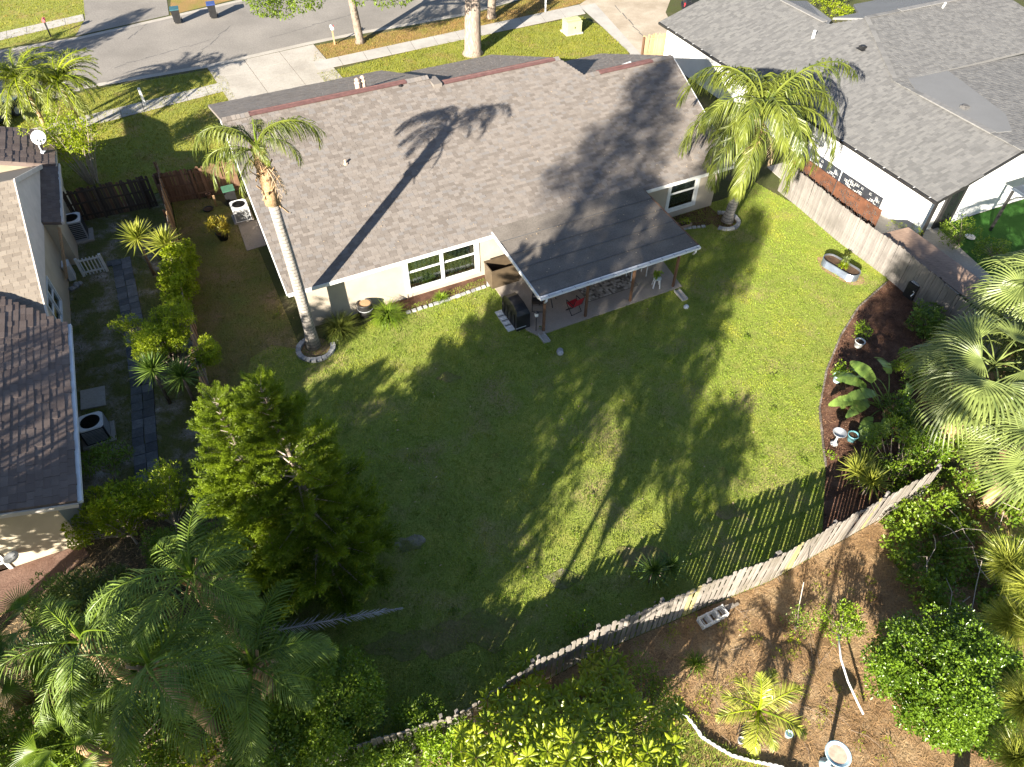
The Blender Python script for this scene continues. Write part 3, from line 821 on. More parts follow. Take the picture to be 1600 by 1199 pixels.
shingles(rh, C_POLY, f4, 1.01, MT['shingle_grey'], 0.165, 0.18, 0.36, kd, nsep=0)
roof2('north_roof', [RH(UJ, VJ, zt), RH(ur + 14, VJ, zt), RH(ur + 14, 18.5, zt - 1.1), RH(11.3, 18.5, zt - 1.1), RH(9.0, 15.9, zt - .45), RH(7.0, 15.9, zt - .45)], MT['membrane'])
roof2('north_roof', [RH(6.11, 15.32, 4.31), RH(7.0, 15.95, 4.25), RH(9.2, 20.6, 3.6), RH(6.11, 19.8, 4.31)], MT['membrane'])
def caps(a, b_, n, m, w=.3, name='ridge_cap', parent=rh):
    for i in range(n):
        p = a.lerp(b_, i / n); q = a.lerp(b_, (i + .96) / n)
        k = MB(); k.beam(p + Vector((0, 0, .05)), q + Vector((0, 0, .05 + R.uniform(0, .015))), w * R.uniform(.85, 1.1), .035); k.build(name, m, parent)
caps(RH(ur, 6.4, zr), RH(ur, VE, zr), 8, MT['shingle_grey']); caps(RH(ur, .15, zr), RH(ur, 1.9, zr), 7, MT['shingle_grey'])
caps(RH(ur, VE, zr), RH(UJ, VJ, zt), 22, MT['shingle_grey']); caps(RH(UJ, VJ, zt), RH(UJ + 2.6, VJ, zt), 10, MT['shingle_grey'])
def vent_strip(a, b_, w=.36):
    k = MB(); k.beam(a + Vector((0, 0, .07)), b_ + Vector((0, 0, .07)), w, .06)
    d = (b_ - a).normalized(); s = d.cross(UP)
    k.beam(a + s * -w * .52 + Vector((0, 0, .045)), b_ + s * -w * .52 + Vector((0, 0, .045)), .03, .09)
    o = k.build('ridge_vent', MT['cap_mid'], rh)
vent_strip(RH(ur, 6.4, zr), RH(ur, 1.9, zr)); vent_strip(RH(UJ + 2.6, VJ, zt), RH(UJ + 9, VJ, zt)); vent_strip(RH(6.1, 19.6, 4.33), RH(6.1, 15.6, 4.33))
def box_vent(p, s, m, rz=RROT):
    k = MB(); k.box(p + Vector((0, 0, .1)), (s, s * .9, .16), rz); k.box(p + Vector((0, 0, .02)), (s * 1.5, s * 1.5, .03), rz); k.tube([p + Vector((0, 0, .18)), p + Vector((0, 0, .21))], s * .42, 10)
    k.build('roof_vent', MT[m], rh)
w_ = uv2(1347, 77); box_vent(f2(w_[0], w_[1]), .34, 'black')
box_vent(f3(5.63, 4.4), .36, 'cap_dark')
k = MB(); p = RH(13.4, VJ - .5, zt - .1); k.tube([p, p + Vector((.1, .05, .32))], .06, 8); k.build('vent_pipe', MT['white'], rh)
w_ = uv2(1270, 60); p = f2(w_[0], w_[1]); k = MB(); k.tube([p, p + Vector((0, 0, .45))], .09, 8); k.build('vent_pipe', MT['white'], rh)
# eaves, gutters, walls
k = MB(); k.beam(RH(-.05, -.05, 2.42), RH(-.05, RLEN, 2.42), .12, .14); gt = k.build('gutter', MT['black_metal'], rh)
for i in range(24):
    k = MB(); k.box(RH(-.05, .4 + i * .98, 2.50), (.13, .03, .012), RROT); k.build('strap', MT['white_metal'], gt)
k = MB(); k.beam(RH(0, -.03, 2.43), RH(ur, .12, zr - .07), .04, .17, up=n2); k.build('rake_board', MT['black_metal'], rh)
k = MB(); k.beam(RH(ur, .12, zr - .07), RH(ur + 14, .12, zr - S3 * 14 - .07), .04, .17); k.build('rake_board', MT['black_metal'], rh)
k = MB()
k.box(RH(.6, RLEN / 2 + .3, 1.2), (.2, RLEN - 1.2, 2.4), RROT)
k.build('wall', MT['stucco_white'], rh)
k = MB()
gp = [(.5, 0), (ur + 12, 0), (ur + 12, zr - S3 * 12 - .15), (ur, zr - .15), (.5, 2.5)]
q = [RH(u, .75, z) for u, z in gp]; d = [RH(u, .95, z) for u, z in gp]
k.add(q + d, [(0, 1, 2, 3, 4), (9, 8, 7, 6, 5)] + [(i, i + 5, (i + 1) % 5 + 5, (i + 1) % 5) for i in range(5)])
k.build('gable_wall', MT['stucco_white'], rh)
k = MB(); k.box(RH(2.35, .70, 1.15), (1.15, .12, 2.2), RROT); dr = k.build('door', MT['black_metal'], rh)
k = MB(); k.box(RH(2.35, .63, 1.3), (.7, .02, 1.5), RROT); k.build('pane', MT['glass'], dr)
k = MB(); k.box(RH(.05, -.0, 1.2), (.11, .11, 2.4), RROT); k.build('post', MT['black_metal'], rh)
k = MB(); k.box(RH(.40, 9.6, 1.35), (.06, 1.7, 1.0), RROT); wn_ = k.build('window', MT['grey'], rh)
k = MB(); k.box(RH(.36, 9.6, 1.35), (.02, 1.5, .8), RROT); k.build('pane', MT['glass'], wn_)
k = MB(); k.slab([RH(u, v, .03) for u, v in ((-2.6, 1.2), (.5, 1.2), (.5, 9), (-2.0, 9))], .03); struct('side_path', k, MT['concrete'])
k = MB(); k.slab([RH(u, v, .02) for u, v in ((1.2, -4.2), (9, -4.2), (9, .7), (2.2, .7))], .02); struct('artificial_turf', k, MT['turf'])
k = MB(); k.slab([RH(u, v, .016) for u, v in ((-1.5, -3.5), (1.2, -4.2), (2.2, .7), (-1.5, 1.2))], .016); struct('house_path', k, MT['concrete'])

# ------------------------------------------------------------------ the house on the left
LA = P(108, 420); LB = P(133, 800)
LV = (LA - LB); LLEN = LV.length; LV.normalize(); LU = Vector((LV.y, -LV.x, 0)); LROT = math.atan2(LU.y, LU.x)
def LH(u, v, z): return Vector((LB.x + LU.x * u + LV.x * v, LB.y + LU.y * u + LV.y * v, z))
lh = thing('house', 'cream stucco house with brown barrel tile roof on the left', 'house', LH(0, 0, 0))
EZ = 2.55
def bar_tiles(root, u0, u1, v0, v1, z0, z1, pitch, m, name='tile', nsep=300, course=.40):
    """barrel tiles: columns of half-round tiles in overlapping courses; v0 is the low edge"""
    tiles = []
    ncol = int(abs(u1 - u0) / pitch); nrow = max(1, int(abs(v1 - v0) / course))
    L = LH(0, v1, z1) - LH(0, v0, z0)
    for i in range(ncol):
        for j in range(nrow):
            tiles.append((i, j))
    dirn = L.normalized(); side = LU
    nrm = side.cross(dirn).normalized()
    if nrm.z < 0: nrm = -nrm
    def one(mb, i, j):
        uc = u0 + (i + .5) * pitch; s = L.length / nrow
        a = LH(uc, v0, z0) + dirn * (j * s); bb = a + dirn * (s * 1.06)
        vs = []
        for p, lift, wd in ((a, .028, .5), (bb, .006, .47)):
            for k in range(5):
                t = math.pi * k / 4
                vs.append(p + side * (-math.cos(t) * pitch * wd) + nrm * (lift + math.sin(t) * pitch * .33))
        mb.add(vs, [(k, k + 1, k + 6, k + 5) for k in range(4)] + [(4, 3, 2, 1, 0)])
        return a.lerp(bb, .5)
    cs = []
    for (i, j) in tiles:
        t = MB(); c = one(t, i, j); cs.append((camdist(c), t, c))
    cs.sort(key=lambda q: q[0])
    for d, t, c in cs[:nsep]:
        o = link(name, t.mesh(name, m, org=c), root); o.location = c - world_loc(root)
    rest = MB()
    for d, t, c in cs[nsep:]: rest.add(t.v, t.f)
    if rest.v:
        o = rest.build(name + '_courses', m, root); o['kind'] = 'stuff'
# rear wing: roof falling east to a white gutter, thick tile courses running with the eave
WS = .33
wn3 = LV.cross(LU - Vector((0, 0, WS))); wn3 = wn3 if wn3.z > 0 else -wn3; wn3.normalize()
def lf1(p, q, l=0):      # p along the eave (north), q up the slope (west)
    return LH(.72 - q, p, EZ - .03 + WS * q) + wn3 * l
WING = [(-1.75, 0), (7.15, 0), (9.0, 2.0), (9.0, 6.5), (-1.75, 6.5)]
roof2('roof', [lf1(p, q) for p, q in WING], MT['tile'], .14, lh)
shingles(lh, WING, lf1, math.sqrt(1 + WS * WS), MT['tile'], .22, .30, .46, camdist, lift=.085, name='tile')
bd = MB(); bd.beam(LH(.80, -1.75, EZ - .06), LH(.80, 7.15, EZ - .06), .13, .12); bd.build('gutter', MT['white_metal'], lh)
bd = MB(); bd.beam(LH(.72, -1.78, EZ - .13), LH(-5.8, -1.78, EZ - .13 + WS * 6.5), .05, .17); bd.build('rake_board', MT['siding'], lh)
bd = MB(); bd.slab([LH(.70, -1.74, EZ - .18), LH(.70, -1.3, EZ - .18), LH(-4, -1.3, EZ - .18 + WS * 4.7), LH(-4, -1.74, EZ - .18 + WS * 4.7)], .02); bd.build('soffit', MT['siding'], lh)
# main body: gable end facing our yard
AP = (14.1, 5.2)
def lf2(u, v, l=0): return LH(u, v, 2.15 + (AP[1] - 2.15) / (AP[0] - 7.06) * (v - 7.06)) + Vector((0, 0, l))
MAIN = [(-9, 9.0), (-2.0, 9.0), (.02, 7.06), (.02, AP[0]), (-9, AP[0])]
MAIN = [(-9, 9.3), (-2.2, 9.3), (.02, 7.06), (.02, AP[0]), (-9, AP[0])]
roof2('main_roof', [lf2(u, v) for u, v in MAIN], MT['shingle_tan'], .14, lh)
shingles(lh, MAIN, lf2, 1.09, MT['shingle_tan'], .19, .2, .4, camdist)
def lf2n(u, v): return LH(u, v, AP[1] - (AP[1] - 2.48) / (20.7 - AP[0]) * (v - AP[0]))
roof2('north_slope', [lf2n(-9, AP[0]), lf2n(.02, AP[0]), lf2n(.02, 20.7), lf2n(-9, 20.7)], MT['shingle_tan'], .14, lh)
for a, c in ((7.06, AP[0]), (AP[0], 20.7)):
    f = lf2 if a < 10 else lf2n
    bd = MB(); bd.beam(f(.05, a) - Vector((0, 0, .07)), f(.05, c) - Vector((0, 0, .07)), .05, .2); bd.build('rake_board', MT['siding'], lh)
def wallp(name, pts, u, th, m):
    b = MB(); q = [LH(u, v, z) for v, z in pts]; d = [LH(u - th, v, z) for v, z in pts]; k = len(pts)
    b.add(q + d, [tuple(range(k)), tuple(range(2 * k - 1, k - 1, -1))] + [(i, i + k, (i + 1) % k + k, (i + 1) % k) for i in range(k)])
    return b.build(name, m, lh)
LW = (9.05, .95, 11.15, 2.30)
wl = MB()
def lfr(v, u, z): return LH(-u, v, z)
wall_with_openings('wall', -1.3, 20.5, .0, .2, 2.45, [LW], MT['stucco_left'], lh, frame=lambda a, b_, z: LH(-.06 - b_, a, z), rot=LROT + math.pi / 2)
nb_ = 9
for k in range(nb_):                                                 # lapped siding boards on the gable
    z0 = 2.45 + k * .30; z1 = min(z0 + .30, 5.0)
    va = 7.06 + (z1 - 2.15) / (AP[1] - 2.15) * (AP[0] - 7.06); vb = 20.7 - (z1 - 2.48) / (AP[1] - 2.48) * (20.7 - AP[0])
    if vb - va < .3: continue
    b = MB(); q = [LH(-.02, va, z0), LH(-.02, vb, z0), LH(-.05, vb, z1), LH(-.05, va, z1)]
    b.add(q + [p - LU * .06 for p in q], [(0, 1, 2, 3), (7, 6, 5, 4), (0, 4, 5, 1), (3, 2, 6, 7), (1, 5, 6, 2), (0, 3, 7, 4)]); b.build('siding_board', MT['siding'], lh)
window(lh, lambda a, b_, z: LH(-.06 - b_, a, z), LROT + math.pi / 2, *LW, 0.0, trim=.07, curtain=False)
b = MB()                                                             # south wall with its window
_a, _b = [(on_plane(x_, y_, LH(0, -1.3, 0), LV) - LB) for x_, y_ in ((0, 852), (26, 892))]
SWIN = (_b.dot(LU) - 1.25, _b.z, _b.dot(LU), min(2.2, _b.z + 1.1))
wall_with_openings('wall', -6, -.26, .0, .2, 2.42, [SWIN], MT['stucco_left'], lh, frame=lambda a, b_, z: LH(a, -1.3 + b_, z), rot=LROT)
window(lh, lambda a, b_, z: LH(a, -1.3 + b_, z), LROT, *SWIN, 0.0, trim=.09, two=False, curtain=False)
# lean-to roof on the east side with its own south wall
BS = .28
bn3 = LV.cross(LU - Vector((0, 0, BS))); bn3 = bn3 if bn3.z > 0 else -bn3; bn3.normalize()
def lf3(p, q, l=0): return LH(.68 - q, p, 2.42 + BS * q) + bn3 * l
LEAN = [(14.9, 0), (20.5, 0), (20.5, 1.05), (14.9, 1.05)]
roof2('lean_to_roof', [lf3(p, q) for p, q in LEAN], MT['tile'], .12, lh)
shingles(lh, LEAN, lf3, 1.04, MT['tile'], .17, .2, .36, camdist, lift=.02, nsep=60, name='tile')
bd = MB(); bd.beam(LH(.73, 14.9, 2.38), LH(.73, 20.5, 2.38), .10, .14); bd.build('lean_to_fascia', MT['siding'], lh)
b = MB(); b.box(LH(.2, 17.8, 1.2), (.5, 5.3, 2.4), LROT); b.build('lean_to_wall', MT['stucco_left'], lh)
b = MB(); b.beam(LH(.50, 14.9, 2.2), LH(.06, 13.4, .5), .1, .1); b.build('wall_brace', MT['board_tan'], lh)
# front wing beyond, tile courses again
def lf4(p, q, l=0): return LH(.60 - q, p, 2.5 + WS * q) + wn3 * l
FRONT = [(20.2, 0), (24.0, 0), (24.0, 6.5), (20.2, 6.5)]
roof2('front_roof', [lf4(p, q) for p, q in FRONT], MT['tile'], .14, lh)
shingles(lh, FRONT, lf4, math.sqrt(1 + WS * WS), MT['tile'], .30, .30, .46, camdist, lift=.075, nsep=120, name='tile')
bd = MB(); bd.beam(LH(.63, 20.2, 2.44), LH(.63, 24, 2.44), .08, .14); bd.build('front_fascia', MT['siding'], lh)
b = MB(); b.box(LH(-3, 22, 1.2), (6, 3.4, 2.4), LROT); b.build('front_wall', MT['stucco_left'], lh)
# ------------------------------------------------------------------ fences
def fence(name, label, line, h, pw, gap, th, mats, post_every=2.4, rails=(0.35, 1.45), rail_side=1, tops='dog', board='picket', lean=0.02, post_m='post_wood', rail_m=None, odd=None, hvar=.03, group=None):
    """line: world points along the foot. Every board, rail and post is a part."""
    root = thing(name, label, 'fence', line[0], group)
    k = 0
    lib = {}
    cum = 0.0
    for a, b in zip(line[:-1], line[1:]):
        d = (b - a); L = d.length; d.normalize(); n = Vector((-d.y, d.x, 0)); rz = math.atan2(d.y, d.x)
        nb = max(1, round(L / (pw + gap))); pitch = L / nb; bw = round(pitch - gap, 3)
        for bi in range(nb):
            s = bi * pitch + gap / 2
            hh = round(h * (1 + R.choice((-1, 0, 1)) * hvar), 3)
            mname = mats[min(int(R.random() * len(mats)), len(mats) - 1)]
            if odd: mname = odd(k) or mname
            key = (hh, mname, bw)
            if key not in lib:
                m = MB(); w = bw / 2; t = th / 2; c = min(.035, pw * .25) if tops == 'dog' else 0
                pr = [(-w, 0), (w, 0), (w, hh - c), (w - c, hh), (-w + c, hh), (-w, hh - c)] if c else [(-w, 0), (w, 0), (w, hh), (-w, hh)]
                q = [(x, -t, z) for x, z in pr]; e = [(x, t, z) for x, z in pr]; g = len(pr)
                m.add(q + e, [tuple(range(g)), tuple(range(2 * g - 1, g - 1, -1))] + [(i, i + g, (i + 1) % g + g, (i + 1) % g) for i in range(g)])
                lib[key] = m.mesh(board, MT[mname])
            o = link(board, lib[key], root)
            p = a + d * (s + bw / 2 + R.uniform(-.15, .15) * gap) + n * R.uniform(-.006, .006)
            o.location = p - root.location
            o.rotation_euler = (R.gauss(0, lean), R.gauss(0, lean), rz)
            k += 1
        for z in rails:
            m = MB(); off = n * rail_side * (th / 2 + .022)
            m.beam(a + off + Vector((0, 0, z)), b + off + Vector((0, 0, z)), .04, .085); m.build('rail', MT[rail_m or mats[0]], root)
        q = 0.0
        while q < L + .01:
            m = MB(); p = a + d * q + n * rail_side * (th / 2 + .10)
            m.box((p.x, p.y, h * .49), (.09, .09, h * .98), rz); m.build('post', MT[post_m], root)
            q += post_every
    return root
# back fence: pale pickets with gaps; rails and posts on the yard side
BF = PP((500, 1222), (560, 1198), (722, 1150), (842, 1068), (930, 1021), (1025, 981), (1095, 951), (1200, 909), (1283, 862), (1362, 818), (1440, 775))
def oddp(k): return 'picket_yellow' if k in (62, 63, 83, 84, 102) else ('board_grey' if k in (40, 47, 49, 52, 53) else None)
fence('picket_fence', 'weathered pale picket fence with gaps crossing behind the back lawn', BF, 1.75, .130, .054, .02,
      ['picket_pale', 'picket_pale', 'picket_pale'], rail_side=1, odd=oddp, lean=.011, hvar=.02, rails=(.35, 1.0, 1.5), post_m='board_grey')
# right fence: close boards
RFX = PP((1180, 287), (1243, 321), (1308, 377), (1385, 427), (1440, 470), (1520, 530))
RFX = [P(1215, 298), P(1243, 321), P(1308, 377), P(1385, 434), P(1440, 482), P(1540, 575)]
fence('board_fence', 'weathered grey wooden board fence along the right edge of the lawn', RFX, 1.75, .14, .006, .02, ['board_grey'], rail_side=1, lean=.006, hvar=.012, rail_m='board_dark', post_m='board_dark')
# left fence between the yards
LFX = [P(262, 298), P(300, 480), P(345, 690), P(352, 800)]
fence('board_fence', 'grey brown board fence running behind the yellow green shrubs on the left', LFX, 1.75, .14, .008, .02, ['board_tan', 'board_brown', 'board_grey'], rail_side=-1, lean=.006)
# front fence of the left side yard
FFX = [P(98, 352), P(248, 322)]
fence('board_fence', 'dark old board fence with rails showing beside the yellow shrub at front', FFX, 1.75, .13, .012, .02, ['board_dark', 'board_dark', 'board_brown'], rail_side=-1, rails=(.3, 1.0, 1.6), rail_m='board_dark', post_m='board_dark', post_every=2.1)
# brown fence across our side yard
BFX = [P(258, 318), P(312, 310), P(378, 296)]
fence('board_fence', 'red brown board fence across the side yard behind the croton pot', BFX, 1.75, .14, .006, .02, ['board_brown'], rail_side=-1, rails=(.3, .9, 1.5), rail_m='board_brown', post_m='board_brown')
# short orange and tan fence at the far right corner of the house
fence('board_fence', 'short tan board fence with gate top next to the white house wall', [P(1000, 96), P(1045, 89)], 1.7, .14, .006, .02, ['board_tan'], rail_side=-1)
fence('board_fence', 'bright orange stained board fence panel touching the white house wall', [P(1048, 88), P(1072, 80)], 1.75, .14, .006, .02, ['board_orange'], rail_side=-1, post_m='board_orange')

# rusted cut-out screens behind the right fence
def screen(a, b, h, label):
    root = thing('screen', label, 'screen', a, 'rusted cut-out screens behind the right fence')
    d = (b - a); L = d.length; d.normalize()
    rz = math.atan2(d.y, d.x)
    m = MB(); fw = .13
    for s in (fw / 2, L - fw / 2):
        p = a + d * s; m.box((p.x, p.y, h / 2), (fw, .05, h), rz)
    for z in (fw / 2 + .1, h - fw / 2):
        p = a + d * (L / 2); m.box((p.x, p.y, z), (L - 2 * fw - .002, .046, fw), rz)
    m.build('frame', MT['corten'], root)
    nx, nz = 18, 14; m = MB()
    cw = (L - 2 * fw) / nx; ch = (h - 2 * fw - .1) / nz
    for i in range(nx):
        for j in range(nz):
            hole = math.sin(i * 1.1 + 1.7 * math.sin(j * .8)) * math.sin(j * 1.0 + 1.3 * math.sin(i * .7)) > -.05 and (i + j) % 3
            p = a + d * (fw + (i + .5) * cw); z = fw + .1 + (j + .5) * ch
            if hole:
                m.box((p.x, p.y, z), (cw * .34, .012, ch * 1.0), rz); m.box((p.x, p.y, z), (cw * 1.0, .011, ch * .24), rz)
            else: m.box((p.x, p.y, z), (cw * 1.0, .0125, ch * 1.0), rz)
    m.build('cut_out_panel', MT['corten'], root)
def off(p, q, k):
    d = (q - p).normalized(); n = Vector((-d.y, d.x, 0)); return n * k
nrm_f = off(P(1243, 321), P(1385, 434), .85)
A1, A2_, A3 = P(1206, 300) + nrm_f, P(1266, 348) + nrm_f, P(1333, 398) + nrm_f
screen(A1, A1.lerp(A2_, .97), 2.2, 'rusted cut-out metal screen half hidden under the palm fronds')
screen(A2_, A2_.lerp(A3, .96), 2.2, 'rusted cut-out metal screen in full view next to the white wall')
# plank planter behind the fence
pr = thing('plank_bench', 'long low run of brown planks behind the grey board fence', 'deck', P(1410, 420))
d_ = (P(1540, 560) - P(1385, 434)).normalized(); n_ = Vector((-d_.y, d_.x, 0))
a0 = P(1385, 434) + n_ * .55 - d_ * 1.5
for i in range(7):
    m = MB(); m.beam(a0 + n_ * (i * .235) + Vector((0, 0, 1.35 - i * .01)), a0 + n_ * (i * .235) + d_ * 7.4 + Vector((0, 0, 1.35 - i * .01)), .22, .04)
    m.build('plank', MT['deck'], pr)
m = MB()
for s in (.15, 3, 6): 
    m.beam(a0 + d_ * s + Vector((0, 0, .66)), a0 + d_ * s + n_ * 1.42 + Vector((0, 0, .62)), .1, 1.24)
m.build('support', MT['board_dark'], pr)
# ------------------------------------------------------------------ plants: generators
LEAF = {}
def leafm(k, c1, c2, *a, **b):
    g = lambda c: (min(.6, c[0] * 1.55), min(.6, c[1] * 1.45), c[2] * 1.1)
    LEAF[k] = M_leaf(k, g(c1), g(c2), *a, **b)
leafm('queen_leaf', (0.036, 0.058, 0.014), (0.090, 0.112, 0.022), .28, .42, .4)
leafm('queen_leaf_deep', (0.040, 0.075, 0.024), (0.100, 0.150, 0.034), .3, .5, .3)
leafm('sabal_leaf', (0.052, 0.078, 0.028), (0.098, 0.128, 0.046), .16, .42, .35)
leafm('date_leaf', (0.065, 0.090, 0.024), (0.12, 0.14, 0.036), .35, .4, .4)
leafm('yucca_leaf', (0.10, 0.135, 0.022), (0.19, 0.21, 0.045), .3, .35, .45)
leafm('yucca_deep', (0.035, 0.075, 0.020), (0.075, 0.12, 0.028), .3, .35, .45)
leafm('yellow_leaf', (0.095, 0.150, 0.009), (0.185, 0.235, 0.012), .45, .45, .35)
leafm('bright_leaf', (0.075, 0.14, 0.010), (0.13, 0.20, 0.016), .4, .4, .4)
leafm('deep_leaf', (0.030, 0.070, 0.010), (0.085, 0.145, 0.014), .3, .28, .55)
leafm('mid_leaf', (0.048, 0.095, 0.012), (0.105, 0.160, 0.016), .35, .4, .4)
leafm('whorl_leaf', (0.085, 0.140, 0.010), (0.175, 0.215, 0.016), .38, .35, .45)
leafm('conifer_leaf', (0.045, 0.082, 0.007), (0.105, 0.150, 0.009), .35, .45, .35)
leafm('pine_leaf', (0.12, 0.155, 0.025), (0.18, 0.20, 0.045), .35, .4, .4)
leafm('lily_leaf', (0.040, 0.070, 0.016), (0.090, 0.110, 0.025), .3, .4, .4)
leafm('paddle_leaf', (0.085, 0.155, 0.040), (0.13, 0.20, 0.055), .35, .35, .45)
leafm('oak_leaf', (0.045, 0.085, 0.010), (0.10, 0.15, 0.014), .4, .45, .35)
leafm('croton_leaf', (0.08, 0.11, 0.015), (0.17, 0.14, 0.02), .3, .35, .45)
leafm('grey_twig', (0.20, 0.16, 0.12), (0.30, 0.25, 0.19), .0, .9, .2)

def leaf_quads(c, d, nrm, L, W, fold=.25):
    """folded leaves: base c, direction d, normal nrm (arrays) -> verts (N*4), faces"""
    c = np.asarray(c, float); d = np.asarray(d, float); nrm = np.asarray(nrm, float)
    d /= np.linalg.norm(d, axis=1, keepdims=True) + 1e-9
    s = np.cross(d, nrm); s /= np.linalg.norm(s, axis=1, keepdims=True) + 1e-9
    up = np.cross(s, d)
    L = np.asarray(L)[:, None] * np.ones((1, 1)); W = np.asarray(W)[:, None]
    mid = c + d * L * .5
    l = mid + s * W * .5 + up * W * fold; r = mid - s * W * .5 + up * W * fold; t = c + d * L
    n = len(c)
    v = np.stack([c, l, t, r], 1).reshape(-1, 3)
    i = np.arange(n)[:, None] * 4
    f = np.concatenate([i + np.array([[0, 2, 1]]), i + np.array([[0, 3, 2]])], 1).reshape(-1, 3)
    return v, f
def unit(n, seed=None):
    v = NR.normal(size=(n, 3)); return v / np.linalg.norm(v, axis=1, keepdims=True)
def foliage(clumps, per, L, W, m, name='crown', parent=None, droop=.2, up=.35, shell=.75, jitter=.35):
    """leaves gathered in clumps (x, y, z, r): thick towards each clump's skin, gaps between clumps"""
    V_, F_ = [], []; o = 0
    for (x, y, z, r) in clumps:
        n = max(8, int(per * 2.0 * r * r))
        u = unit(n); rad = r * (shell + (1 - shell) * NR.random(n)) * NR.uniform(.55, 1.08, n) ** .5
        c = np.array([x, y, z]) + u * rad[:, None] * np.array([1, 1, .8])
        d = u * .8 + unit(n) * .8 + np.array([0, 0, up - droop])
        nr = unit(n) * .7 + np.array([0, 0, 1.0])
        v, f = leaf_quads(c, d, nr, L * NR.uniform(.65, 1.25, n), W * NR.uniform(.7, 1.2, n))
        V_.append(v); F_.append(f + o); o += len(v)
    org = world_loc(parent) if parent is not None else (0, 0, 0)
    return link(name, np_mesh(name, np.concatenate(V_), np.concatenate(F_), m, org), parent)
def ellipsoid_clumps(c, rad, n, r, seed, flat=.0, skin=.62):
    q = random.Random(seed); out = []
    for i in range(n):
        while True:
            p = Vector((q.uniform(-1, 1), q.uniform(-1, 1), q.uniform(-1 + flat, 1)))
            if skin < p.length < 1.02: break
        out.append((c[0] + p.x * rad[0], c[1] + p.y * rad[1], c[2] + p.z * rad[2], r * q.uniform(.65, 1.3)))
    return out
def limbs(base, clumps, r0, m, parent, fork=.35, name='trunk', seed=1, every=1, top=None):
    q = random.Random(seed); mb = MB()
    cs = [Vector(c[:3]) for c in clumps]
    cen = sum(cs, Vector()) / len(cs)
    f = base.lerp(cen, fork) if top is None else top
    mb.tube([base, base.lerp(f, .5) + Vector((q.uniform(-.05, .05), q.uniform(-.05, .05), 0)), f], [r0 * 1.15, r0, r0 * .85], 8)
    for c in cs[::every]:
        m1 = f.lerp(c, .5) + Vector((q.uniform(-.1, .1), q.uniform(-.1, .1), q.uniform(0, .15)))
        mb.tube([f, m1, c], [r0 * .6, r0 * .35, r0 * .12], 5, cap=False)
    return mb.build(name, m, parent, True)
def shrub(name, label, cat, base, clumps, per, L, W, leaf, stem='bark', r0=.05, fork=.25, group=None, every=1, **kw):
    root = thing(name, label, cat, base, group)
    limbs(base, clumps, r0, MT[stem], root, fork, 'stem' if r0 < .08 else 'trunk', every=every)
    foliage(clumps, per, L, W, LEAF[leaf], 'crown', root, **kw)
    return root

# feather fronds: base at origin, growing along +X
def frond_mesh(name, L, e0, D, n, ll, lw, m, side_droop=.55, plume=.35, seed=0, bare=.16, stalk=.035, sweep=.75, m_stalk=None, twist=0.0):
    q = np.random.default_rng(seed)
    K = 14; P_ = [np.zeros(3)]; T_ = []
    for i in range(K):
        t = (i + .5) / K
        e = e0 - D * t ** 1.25; az = twist * t
        dvec = np.array([math.cos(e) * math.cos(az), math.cos(e) * math.sin(az), math.sin(e)])
        T_.append(dvec); P_.append(P_[-1] + dvec * L / K)
    mb = MB(); mb.tube([tuple(p) for p in P_], [stalk * (1 - .9 * i / K) + .004 for i in range(K + 1)], 5)
    V_, F_ = [], []; o = len(mb.v)
    for j in range(n):
        t = bare + (1 - bare) * (j + .5) / n
        k = min(int(t * K), K - 1); fr = t * K - k
        p = P_[k] * (1 - fr) + P_[k + 1] * fr; T = T_[k]
        side = np.cross(T, [0, 0, 1]); side /= np.linalg.norm(side) + 1e-9
        upv = np.cross(side, T)
        for sgn in (-1, 1):
            lng = ll * (math.sin(math.pi * min(1, (.18 + .82 * (t - bare) / (1 - bare)))) ** .6 * .9 + .1) * q.uniform(.8, 1.1)
            d = side * sgn * (1 - .35 * t) + T * (sweep * (.6 + .8 * t)) + upv * (q.normal(0, plume) + .12)
            d /= np.linalg.norm(d)
            S = 3; pts = [p]; dd = d.copy()
            for s_ in range(S):
                dd = dd + np.array([0, 0, -side_droop * (s_ + .6) / S * q.uniform(.7, 1.2)]); dd /= np.linalg.norm(dd)
                pts.append(pts[-1] + dd * lng / S)
            wv = np.cross(d, upv); wv /= np.linalg.norm(wv) + 1e-9
            wv = wv * .8 + upv * q.normal(0, .4)
            vs = []
            for s_, w in ((0, .45), (1, 1), (2, .7)):
                vs += [pts[s_] + wv * lw * w * .5, pts[s_] - wv * lw * w * .5]
            vs.append(pts[3])
            mb.add(vs, [(0, 1, 3, 2), (2, 3, 5, 4), (4, 5, 6)], 1)
    return mb.mesh(name, [m_stalk or m, m])
